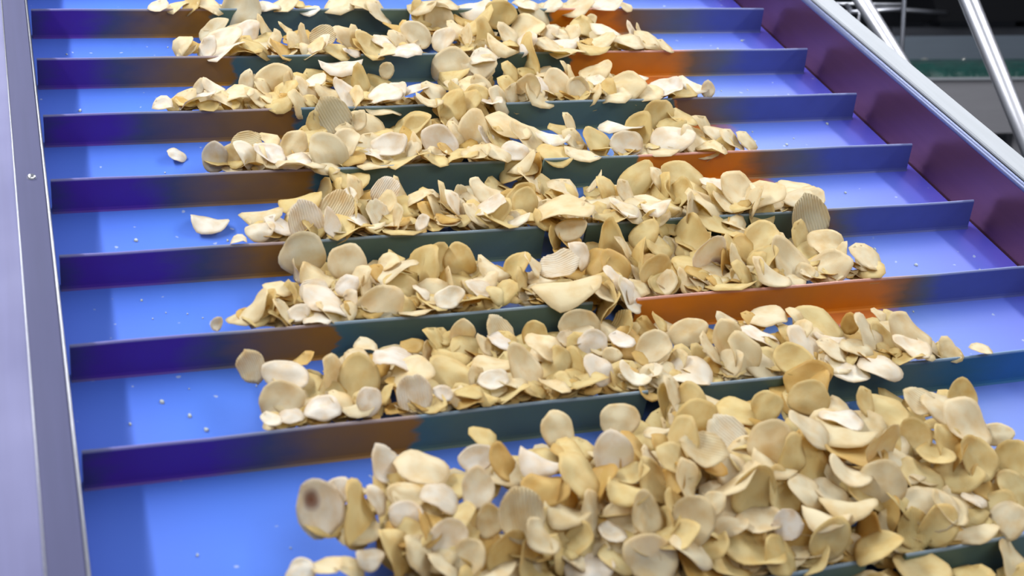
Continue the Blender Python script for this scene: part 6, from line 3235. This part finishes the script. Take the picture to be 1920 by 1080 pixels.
4322 -4504 78 23 603 185
5190 -9884 348 47 394 139
2774 -5953 100 32 563 214
6610 -3791 235 3 46 109
4877 -6912 239 37 487 180
4649 -9933 369 8 587 103
7213 -4573 228 20 546 198
1935 -9846 304 53 425 149
4909 -310 116 35 226 215
2707 -9871 240 44 569 144
3682 -3741 254 33 391 145
4661 -3711 274 16 218 127
2605 -1057 266 40 266 126
5544 -9841 232 34 269 118
5734 -1136 299 30 124 180
3266 -6388 296 9 265 108
4824 -5574 232 13 109 184
6401 -5117 366 25 217 102
2681 -1136 305 0 279 183
3729 -9963 329 35 258 108
2331 -5139 243 32 317 105
5426 -2382 281 10 496 125
6491 -10496 214 29 258 217
3805 -9311 343 1 456 191
6362 -2495 315 24 594 110
2406 -9370 357 1 508 168
7574 -6405 319 12 308 106
2833 -3733 287 23 450 124
2742 -4681 296 13 162 209
3168 -5585 140 47 192 221
2670 -5060 285 58 148 126
5560 -7737 264 44 413 129
6849 -1136 262 37 451 197
3261 -7496 279 24 155 196
6009 -9908 272 29 387 106
4397 -7680 326 18 406 187
2953 -5116 356 33 222 137
6509 -3768 320 18 331 199
4227 247 270 34 109 117
3761 -2966 239 49 445 204
6272 -9425 420 8 626 225
4876 -7742 367 38 465 120
2686 -4270 145 21 334 177
4979 -9122 558 3 248 160
3353 -6319 220 31 50 143
4114 -7642 366 14 592 141
3161 -9863 246 15 616 102
6577 -7716 266 7 209 163
3921 -3171 261 15 179 225
6321 -6365 366 41 59 101
5372 -2395 359 36 344 132
6408 -9435 194 15 406 188
4100 -3689 366 49 159 144
5911 -4867 235 21 86 225
5765 -9150 147 0 548 190
5141 -5574 214 57 83 167
3582 -3792 249 31 431 138
6292 -2438 357 57 371 145
3361 -9918 246 50 106 107
2899 -4258 209 55 123 223
5147 -4538 238 24 147 205
4298 -9361 337 11 177 224
6748 -9851 364 0 75 111
2814 -1045 220 55 83 222
2604 -3708 307 9 387 125
3316 -4988 271 31 247 169
7448 -2398 359 34 481 110
4895 -6333 358 59 547 149
6998 -5054 277 41 322 130
6797 -10738 86 29 625 193
2240 -9545 281 2 556 227
7019 -6363 291 15 262 126
5005 -9951 225 57 119 129
6180 -5130 237 48 113 121
6031 -9897 242 34 169 133
4869 -6390 316 50 463 173
2321 -9868 338 12 626 103
6408 -1681 78 24 217 200
1754 -2426 257 56 252 118
2785 -1136 294 31 458 217
3397 -6370 357 9 465 145
7121 -7716 198 12 402 168
4083 -2246 152 30 563 211
4859 -7774 314 33 216 102
5152 -4548 210 44 214 168
5373 -9085 330 16 397 214
2433 453 175 5 271 191
3469 -9875 257 39 222 138
2886 -9816 333 4 411 149
3945 -7654 251 9 232 118
3438 -9460 150 20 139 212
2265 -310 161 50 238 213
4512 -7739 276 7 362 136
2596 -7749 305 11 485 105
1860 -9944 234 42 156 122
6180 -6988 175 51 272 204
2492 -2146 245 19 62 170
7759 -1055 270 18 260 133
6865 -10385 161 9 609 188
5498 -4782 307 33 372 188
3853 196 291 22 508 110
2938 -6383 308 56 461 113
5978 -6412 330 10 433 149
5065 -3780 298 1 19 140
7022 -9923 238 44 533 141
3614 -5968 207 26 593 172
6635 -5123 368 43 511 100
5888 -9909 257 32 602 205
1573 -6408 363 0 390 142
4835 -3780 324 47 397 124
3952 -3756 365 46 613 122
2813 -2396 231 7 388 139
2531 -2449 363 9 306 140
6559 -2376 337 8 210 148
3140 -1626 189 26 12 219
5472 -7549 174 49 435 173
2038 -751 169 50 279 188
5710 -3060 207 9 204 190
5680 -6356 252 44 501 135
4201 -6442 340 14 385 110
3495 -4603 263 42 438 170
2496 -1659 243 27 400 162
6715 -5038 323 41 459 130
6832 -5033 351 56 548 148
6400 -4627 125 35 609 213
6051 -5957 82 31 349 166
3397 -7649 285 11 192 132
5073 -6961 144 49 94 171
5787 -5084 316 6 24 165
5002 -1626 116 2 168 191
4767 -310 135 10 346 205
6577 -4976 293 43 7 201
3539 -6920 191 26 382 186
4867 -7678 358 43 180 106
5153 -9907 303 56 85 102
2509 -5082 334 18 468 126
4597 -9928 256 37 302 126
2760 -4444 266 38 309 191
4298 -5086 311 46 466 135
6156 -7753 274 43 88 105
6311 -5574 100 38 399 173
4943 -7670 232 11 345 114
3938 -9916 269 57 546 124
4053 -6357 283 10 236 121
6543 -5574 233 34 197 193
6367 -9931 274 55 357 102
3629 -6175 157 17 26 182
3377 -9858 245 4 166 132
2108 -9894 270 17 314 102
4639 -8909 338 16 62 185
3164 -1136 147 11 142 227
2322 -9943 363 4 47 121
7814 -7721 280 29 615 119
3160 -6359 357 26 381 112
6589 -6392 299 21 241 119
3996 -6914 86 25 597 222
3373 -7762 343 31 258 112
5000 -1101 224 33 556 114
4620 -5722 158 12 270 206
6076 -9360 330 9 405 183
1544 -7661 287 21 323 133
4362 -1093 329 24 62 125
2785 -9359 350 56 387 197
6712 -5124 363 22 138 105
3586 -3543 263 51 482 172
3494 -5625 130 24 319 166
3254 -6420 282 32 438 108
6076 -9896 362 0 557 147
6312 -312 247 57 205 180
2950 -7433 305 44 93 193
5035 -8788 538 23 400 185
4754 -5084 214 52 190 197
4526 -9706 354 13 523 223
2460 -5971 277 3 287 162
7503 -3632 260 12 348 202
6457 -1097 292 27 246 220
5520 -5093 240 33 241 112
2032 -6400 248 28 279 161
3665 -1170 323 57 442 100
2606 -9908 349 22 38 113
7504 -5655 138 14 139 213
4409 -4969 254 17 204 205
3276 -5125 312 3 337 120
3207 -9837 258 55 187 141
7121 -1172 293 49 360 110
4677 -7720 281 3 153 139
3680 -7312 279 0 87 223
6444 -9184 424 5 237 189
7319 -7710 312 58 422 108
5899 -9861 230 51 597 122
2511 -4990 297 42 618 226
2794 -9849 340 39 624 145
5162 -4307 115 50 209 177
4247 -620 175 8 154 200
6641 -9912 250 55 466 113
7341 -7579 304 19 260 201
4519 -3029 227 34 590 215
6988 -3719 189 55 569 185
3768 -9357 440 36 103 195
4728 -9544 429 17 424 214
3751 -6890 156 15 174 194
4008 -7250 219 16 10 171
6721 -7694 319 38 104 141
2314 -3757 225 22 192 132
3256 -4850 303 6 219 185
4744 -9856 291 50 520 138
3898 -9410 459 42 515 181
2538 -712 156 50 192 202
7896 -7736 343 13 557 132
4559 -7325 195 47 338 198
6727 -9847 300 2 582 116
4958 -6961 172 8 49 169
6719 -4554 233 10 123 197
2141 -9884 271 17 607 102
6918 -3044 91 25 239 205
4315 -9934 328 46 395 115
3807 -7681 275 28 532 105
4000 -3496 188 0 29 196
2429 -5039 243 33 116 101
3165 -9901 353 26 484 142
6822 -9886 287 48 369 147
4870 -7714 270 1 221 147
3413 -7123 208 22 344 211
6034 -7029 249 45 262 229
6486 -9926 331 21 238 145
4859 -4258 234 39 493 173
4741 -7012 176 10 354 176
5498 -9111 423 51 380 225
4854 -8431 407 57 167 203
4769 -6890 251 12 141 163
3372 -4994 257 9 593 146
7022 -10573 240 41 366 207
3186 -5006 323 41 368 177
2412 -9881 290 42 252 118
4245 -9187 501 1 500 204
4732 -9938 311 52 124 112
2946 -8717 327 59 431 225
2125 -7655 296 36 623 111
5466 -9856 237 27 223 147
3861 -7081 124 45 64 215
4834 -5094 364 59 230 131
6472 -9861 261 57 206 110
4045 -7127 272 5 343 227
7495 -7741 309 27 264 108
2626 188 326 12 119 148
5484 -9949 323 12 320 136
6639 -7680 350 40 619 133
3862 -4708 280 51 182 215
6603 -4428 197 40 362 194
5201 -5031 238 38 391 144
6020 -7756 238 20 423 105
1603 -7671 246 35 271 130
3702 -4624 269 31 388 201
2873 -9678 438 14 610 200
7685 -7357 252 58 159 178
5092 -7490 293 4 609 169
2810 -5042 269 20 283 117
2267 -9606 209 49 94 217
3114 -7718 359 4 386 119
5601 -5084 207 43 385 209
7390 -7642 298 22 214 122
5820 -5041 318 51 533 135
2498 -5024 352 27 310 135
2426 -9788 171 7 468 181
3602 -9815 319 3 453 142
4959 -9956 340 28 537 113
2484 -9363 267 44 14 198
4178 -7071 161 45 78 174
4919 -5044 245 17 234 107
3454 -9960 284 44 418 101
5220 -9855 302 19 321 141
7331 -7714 322 42 237 104
2268 -7768 290 50 324 100
5385 -7769 321 24 321 118
3475 -7640 287 33 337 134
5346 -9900 366 47 548 132
4174 -9951 241 29 403 110
5796 -7699 270 51 350 141
2201 -4917 245 55 147 195
6427 -7685 248 30 54 130
2289 -9499 479 19 500 186
4019 -8992 336 55 191 165
3726 -9911 312 14 486 110
6448 -4801 184 47 182 221
2142 -9886 273 3 315 103
6164 -10834 248 42 98 168
6903 -5084 97 33 541 196
6801 -5067 270 7 140 101
4397 -5106 339 55 574 108
3612 -9043 296 53 232 205
4522 -9858 322 39 448 141
4719 -9942 234 39 594 108
6310 -8484 393 39 161 206
2761 268 261 30 56 141
6716 -9729 391 2 58 229
4614 -9941 296 46 303 114
5600 -7530 318 19 548 203
2270 -7187 272 29 603 197
3948 -9941 251 29 313 142
6337 -9947 282 27 230 109
6163 -9879 281 2 447 134
6458 -7707 324 54 286 124
6447 -4764 157 19 489 167
6937 -9902 347 37 315 125
6223 -5010 276 6 504 141
4507 -4392 151 33 408 162
3089 -7370 246 2 397 202
4886 -9874 293 14 356 103
3148 -7082 260 22 65 197
4266 -9822 256 10 402 146
4705 -9833 261 36 297 219
6743 -10732 228 59 380 181
5444 -8206 213 6 201 169
2152 -9955 251 4 623 110
4679 -7619 174 13 479 221
6148 -9812 323 52 225 211
6069 -9930 289 0 448 132
2693 -9090 327 21 159 213
5156 -8258 382 13 148 226
6385 -7736 234 16 129 107
5086 -8416 147 9 601 222
4764 -6912 169 49 367 206
3887 330 198 35 584 207
7266 -8918 200 52 12 228
5055 -7716 293 10 423 139
1843 -8913 365 31 387 209
5728 -7021 211 25 348 160
6282 -7766 314 48 130 115
3023 -9834 367 54 547 121
3470 -7001 198 52 258 191
4457 -9680 226 22 457 162
7104 201 298 57 25 144
5482 -9920 342 47 627 108
4761 -9949 274 46 460 122
6741 -9885 366 36 446 128
3459 -9081 506 5 95 166
5012 -9309 538 11 408 205
2473 -9958 267 34 626 104
2186 -9320 534 10 457 228
5263 -9872 220 47 403 143
5843 -9878 234 37 601 138
7371 -7145 114 16 264 198
6512 -9213 312 57 49 194
3708 -9901 296 45 347 118
6066 -9782 128 13 97 197
2554 -9894 267 3 56 100
5210 -7753 289 18 220 100
2217 -9874 368 55 260 122
3648 -9280 211 21 376 177
3654 -9947 344 24 223 136
3606 -8691 520 33 180 165
3259 -9945 332 24 355 121
6067 -9856 339 53 263 127
7110 -7648 339 16 197 140
3038 -9452 267 25 309 173
4013 -9918 325 19 275 114
5054 -9910 317 31 154 119
3643 -6951 225 57 581 197
3639 -8799 235 40 453 162
4697 -7089 185 58 496 209
5225 -9477 319 58 403 189
4037 -9938 233 57 246 128
2024 -7666 316 56 315 129
4037 -9833 247 25 538 126
4728 -7758 307 3 243 117
6010 -9876 246 13 572 127
6525 -7669 245 4 403 126
5081 -9981 363 14 216 103
5130 -7693 290 14 316 125
6980 -9600 87 30 1 190
6148 -9266 164 33 52 202
6081 -9952 283 45 594 114
3692 -7666 343 35 0 112
4048 -9857 251 35 618 100
6604 -7720 333 36 606 118
5102 -7567 283 35 291 190
6380 -7761 254 29 67 100
4317 -9864 349 27 338 101
6317 -7718 338 52 228 134
3667 -9907 233 39 73 123
3255 -7673 256 9 121 120
5114 -9875 295 37 222 121
4531 -6890 141 50 621 191
4740 -6890 209 6 80 223
6763 -9837 232 2 624 132
6322 -9870 228 18 467 129
4335 -9168 212 7 370 183
7887 -7686 230 10 197 136
6061 -9583 480 25 138 207
6452 -7230 105 36 339 204
6284 -7415 290 31 585 174
4743 -8935 290 33 83 213
6849 -9888 221 57 170 134
5648 -9816 304 21 113 146
2671 -7728 247 20 398 140
6707 -7713 266 31 468 139
3464 -9948 293 27 559 132
4473 -9866 343 17 198 129
4941 -9496 215 30 155 216
4932 -9909 137 8 184 194
1988 -9931 340 5 201 129
6740 -9823 351 31 401 136
6953 -8862 101 33 241 218
5976 -9899 235 4 70 143
5232 -9899 286 20 536 136
6027 -7630 360 29 609 145
6701 -9551 278 33 6 162
3995 -7653 307 34 439 208
7230 -7702 240 30 547 135
6789 -9434 109 27 243 226
2868 -7731 345 49 609 148
2837 -6914 93 5 465 171
3784 -7770 291 19 605 113
6702 -10537 207 59 513 163
6565 -9620 432 32 0 220
4736 -9905 323 23 404 139
4106 -9229 462 17 199 201
7075 -9902 310 18 111 134
6322 -9965 329 4 494 104
3298 -9924 241 59 68 134
4813 -9849 337 29 419 146
4869 -7731 282 56 479 110
4604 -7625 143 50 72 217
4707 -8888 515 22 130 160
3529 -9275 331 22 212 173
5850 -9955 242 41 48 116
2905 -9904 351 43 462 135
2250 -7648 342 12 14 130
5289 -9927 237 58 328 119
4580 -7188 269 43 248 168
3570 -9871 360 55 297 141
2177 -9181 448 44 175 199
4033 -9865 314 13 559 117
4059 -9171 364 18 543 197
4388 -9909 273 54 492 165
5751 -9701 194 17 332 166
5489 -7657 322 59 9 134
2064 -9895 357 5 37 138
2156 -9916 338 9 141 131
4287 -9392 274 10 441 205
5653 -9445 334 4 329 227
5542 -7646 282 28 280 135
2126 -9154 474 19 5 186
5144 -8982 76 27 291 167
5212 -7390 194 20 519 212
3731 -9871 297 45 172 128
6128 -9946 239 1 394 121
4552 -9958 332 45 59 123
4495 -7257 224 17 453 164
6030 -7033 200 56 194 228
7548 -7426 269 55 574 229
3080 -7407 208 21 149 226
4772 -7702 336 15 624 145
4057 -7630 188 55 269 179
1949 197 292 29 356 119
6766 -11044 161 10 208 209
1847 230 343 51 378 108
3963 235 230 15 92 175
6004 -11003 292 20 30 198
2796 133 258 12 214 121
6490 180 154 36 412 163
5761 -10828 279 23 115 203
7165 424 207 4 476 184
3227 195 327 14 358 140
6249 -10458 207 1 205 198
6038 -10300 126 21 468 170
5973 -10814 260 51 610 191
2711 251 129 14 470 195
2853 182 279 54 68 115
3159 212 324 58 246 131
6865 -10633 189 28 529 207
5316 -10300 204 19 60 165
5616 -10760 247 58 24 214
6252 -10442 175 3 236 207
2999 198 315 45 281 204
5482 -10300 134 15 246 181
5317 -10300 207 11 22 187
6011 -10840 171 15 551 161
2962 164 228 29 304 108
7082 -10300 107 36 166 219
6456 -10300 201 45 357 164
6529 -10420 188 47 214 172
2977 200 316 37 313 114
2187 243 311 21 219 112
2263 217 227 45 522 119
6533 180 161 58 135 183
6157 -11224 248 42 598 201
6022 -11277 261 59 248 220
4054 189 261 9 316 132
5366 -10300 164 37 392 184
6050 -10300 178 50 33 208
2141 224 247 49 115 149
6381 -10300 124 1 228 178
6885 247 262 43 302 171
3469 180 235 25 186 228
6717 -11090 150 55 560 225
6420 -10422 148 14 208 207
6652 145 322 4 469 142
3884 249 255 45 64 181
1707 191 236 17 108 118
6690 -10557 211 2 293 177
2511 297 166 29 179 209
7135 -11173 276 13 209 206
1712 188 231 3 150 126
2049 286 293 45 402 168
3987 195 263 18 474 123
6751 195 256 3 49 101
5597 -10300 223 51 547 185
4015 213 327 13 583 215
5766 -11115 297 28 319 172
6437 242 187 10 418 228
6051 -10452 179 39 360 225
6564 -10846 189 54 57 192
5567 -10300 181 44 239 179
5779 -10402 164 4 96 173
5976 -10300 157 57 243 205
5806 -10300 226 47 97 209
6372 -10772 124 37 123 193
6008 -10509 178 26 438 184
6447 -10300 188 37 278 227
6419 -10904 230 21 421 173
6471 -10430 178 35 371 217
"""


def tone(t, rr):
    c = TONES[t]
    k = 1 + rr.uniform(-.05, .05)
    g = rr.uniform(-.035, .035)
    return (min(.9, c[0] * k), min(.9, c[1] * k * (1 + g * .5)), min(.9, c[2] * k * (1 + g * 2.5)), 1)


rows = []
for ln in CHIPS.strip().splitlines():
    q = ln.split()
    rows.append(([int(a) for a in q[:16]], q[16] if len(q) > 16 else ''))

# ---- labels that single each chip out
ROWN = {0: 'back row', 1: 'seventh row up', 2: 'sixth row up', 3: 'fifth row up', 4: 'fourth row up', 5: 'third row up', 6: 'second row up', 7: 'front heap', 8: 'bottom right corner'}
TN = ['white', 'cream', 'yellow', 'golden']


def place_words(r, X, Y):
    if r == 8:
        return ''
    b = [(-1, .14, 'left tip'), (.14, .27, 'left end'), (.27, .38, 'left part'), (.38, .46, 'left of slot'), (.46, .53, 'at the slot'), (.53, .61, 'right of slot'), (.61, .70, 'right part'), (.70, .78, 'right end'), (.78, 2, 'right tip')]
    return next(w for a, c, w in b if a <= X < c)


def deep_words(r, Y):
    y0 = FLIGHT_Y.get(r - 1, PITCH)
    y1 = FLIGHT_Y.get(r, -1.16)
    t = (y0 - Y) / (y0 - y1)
    if r == 7:
        return 'back' if t < .2 else 'upper middle' if t < .42 else 'middle' if t < .62 else 'lower middle' if t < .8 else 'front'
    return 'back' if t < .3 else 'middle' if t < .66 else 'front'


def look(v):
    ind, r, X, Y, Z, a, b, c, d, D, own, kind, t, u, w, ratio = v
    size = 'large' if D > 400 else 'small' if D < 290 else 'medium'
    tex = 'ridged ' if kind >= 5 else ''
    att = 'edge-on' if ratio < 33 else 'slanted' if ratio < 62 else 'face-on'
    s = '%s %s %s %schip' % (att, size, TN[t], tex)
    if r == 8:
        return s + ' past the nearest flight, bottom right corner'
    return s + ', %s %s, %s' % (ROWN[r], place_words(r, X / 1e4, Y / 1e4), deep_words(r, Y / 1e4))


groups = {}
for k, (v, fl) in enumerate(rows):
    if v[0]:
        groups.setdefault(look(v), []).append(k)
LABEL = {}
for lab, ks in groups.items():
    if len(ks) == 1:
        LABEL[ks[0]] = lab
        continue
    xs = sorted(ks, key=lambda k: rows[k][0][13])
    names = {2: ['left', 'right'], 3: ['leftmost', 'middle', 'rightmost'], 4: ['leftmost', 'second', 'third', 'rightmost'], 5: ['leftmost', 'second', 'middle', 'fourth', 'rightmost']}.get(len(ks))
    for i, k in enumerate(xs):
        LABEL[k] = lab + (', ' + names[i] + (' of two' if len(ks) == 2 else ' of %s' % {3: 'three', 4: 'four', 5: 'five'}[len(ks)]) if names else ', place %d from left' % (i + 1))
SPECIAL = {
    's': 'white chip with a reddish brown spot at the left tip of the front heap',
    'b': 'white bent chip with a dark brown burnt corner, right part of third row up',
    'L': None,
}
loose = sorted([k for k, (v, fl) in enumerate(rows) if fl == 'L'], key=lambda k: rows[k][0][13])
if len(loose) == 2:
    LABEL[loose[0]] = 'tiny white chip piece lying alone on bare blue belt, fifth row up'
    LABEL[loose[1]] = 'curled white chip lying alone on bare blue belt, fourth row up'

GROUPN = {8: 'chips past the nearest flight', 7: 'chips in the front heap'}
sv, sf, srim, scol = [], [], [], []


def add_stuff(shape, M, col):
    V, F, RIM = shape
    o = len(sv)
    for v in V:
        w = M @ Vector(v)
        sv.append((w.x, w.y, w.z))
    srim.extend(RIM)
    scol.extend([col] * len(V))
    sf.extend([tuple(o + i for i in f) for f in F])


for k, (v, fl) in enumerate(rows):
    ind, r, X, Y, Z, a, b, c, d, D, own, kind, t, u, w, ratio = v
    q = Quaternion((a, b, c, d)).normalized()
    D2 = D / 2e4
    flip = -1 if (kind in (2, 3) and k % 2) else 1
    L = Matrix.Translation((X / 1e4, Y / 1e4, Z / 1e4)) @ q.to_matrix().to_4x4() @ Matrix.Diagonal((D2, D2 * own / 100, max(D2, 0.012), 1))
    if flip < 0:
        L = L @ Matrix.Rotation(math.pi, 4, 'X')
    col = tone(t, rnd)
    if 'g' in fl:
        col = (col[0] * .86, col[1] * .88, col[2] * .92, 1)
    if not ind:
        add_stuff(MID[(kind, k % 3)], L, col)
        continue
    o = bpy.data.objects.new('potato_chip', FINE[(kind, k % 3)])
    COL.objects.link(o)
    o.matrix_world = B @ L
    o.color = col
    lab = LABEL[k]
    if fl in SPECIAL and SPECIAL[fl]:
        lab = SPECIAL[fl]
        me = FINE[(kind, k % 3)].copy()
        me.materials.clear()
        # the stain sits toward the upper left (s) or the lower right (b) of the chip
        off = Vector((-.3, .0, .45)) if fl == 's' else Vector((.35, .0, -.65))
        at = L.to_3x3().inverted() @ (off * D2)
        at.z = 0.0
        me.materials.append(chip_material('browned_potato_chip', spot=(tuple(at), 0.42 if fl == 's' else 0.6)))
        o.data = me
    tag(o, lab, 'potato chip', GROUPN.get(r, 'chips in the %s' % ROWN[r]))

# the chips buried below and between: uncounted filling of the heaps
for ln in FILL.strip().splitlines():
    x_, y_, z_, tl, az, rad = [float(q) for q in ln.split()]
    rad /= 1e4
    q = Quaternion((math.cos(az / 100), math.sin(az / 100), 0), tl / 100) @ Quaternion((0, 0, 1), rnd.uniform(0, 6.28))
    L = Matrix.Translation((x_ / 1e4, y_ / 1e4, z_ / 1e4)) @ q.to_matrix().to_4x4() @ Matrix.Diagonal((rad, rad * rnd.uniform(.82, 1), rad * .8, 1))
    add_stuff(LOW[(rnd.randrange(5), rnd.randrange(3))], L, tone(rnd.choice((1, 1, 2, 2, 2, 3)), rnd))

me = bpy.data.meshes.new('potato_chip_heap')
me.from_pydata(sv, [], sf)
me.attributes.new('rim', 'FLOAT', 'POINT').data.foreach_set('value', srim)
me.attributes.new('tone', 'FLOAT_COLOR', 'POINT').data.foreach_set('color', [x for c in scol for x in c])
me.shade_smooth()
me.materials.append(M_CHIP_STUFF)
heap = bpy.data.objects.new('potato_chip_heap', me)
COL.objects.link(heap)
heap.matrix_world = B
tag(heap, 'smaller and half buried potato chips filling the heaps in every belt row', 'potato chips', kind='stuff')

# ------------------------------------------------------------------ crumbs on the bare belt
g = Geo()
spots = [(rnd.uniform(.03, .20), rnd.uniform(-1.0, 0.0)) for _ in range(46)] + [(rnd.uniform(.80, .97), rnd.uniform(-.75, 0.0)) for _ in range(30)]
spots += [(.915, -.20), (.92, -.215), (.155, -.40), (.09, -.72), (.15, -.69), (.87, -.325)]
for (cx_, cy_) in spots:
    if any(abs(cy_ - fy_) < .012 for fy_ in FLIGHT_Y.values()):
        continue
    s_ = rnd.choice((.0008, .0012, .0012, .002))
    w0 = rnd.uniform(0, 6.28)
    i = len(g.v)
    for j in range(6):
        w = w0 + j * math.pi / 3
        e = rnd.uniform(.6, 1.3)
        g.v.append((cx_ + s_ * e * math.cos(w), cy_ + s_ * 1.5 * e * math.sin(w), .0003))
        g.v.append((cx_ + s_ * .7 * e * math.cos(w), cy_ + s_ * 1.0 * e * math.sin(w), .0003 + s_ * .7))
    g.f.append(tuple(i + 2 * j + 1 for j in range(6)))
    for j in range(6):
        a, b = i + 2 * j, i + 2 * ((j + 1) % 6)
        g.f.append((a, b, b + 1, a + 1))
cr = g.build('chip_crumbs', new_mat('pale_crumb', (0.42, 0.48, 0.50, 1), 0.7)[0], None, B)
tag(cr, 'tiny pale crumbs scattered on the bare blue belt', 'crumbs', kind='stuff')
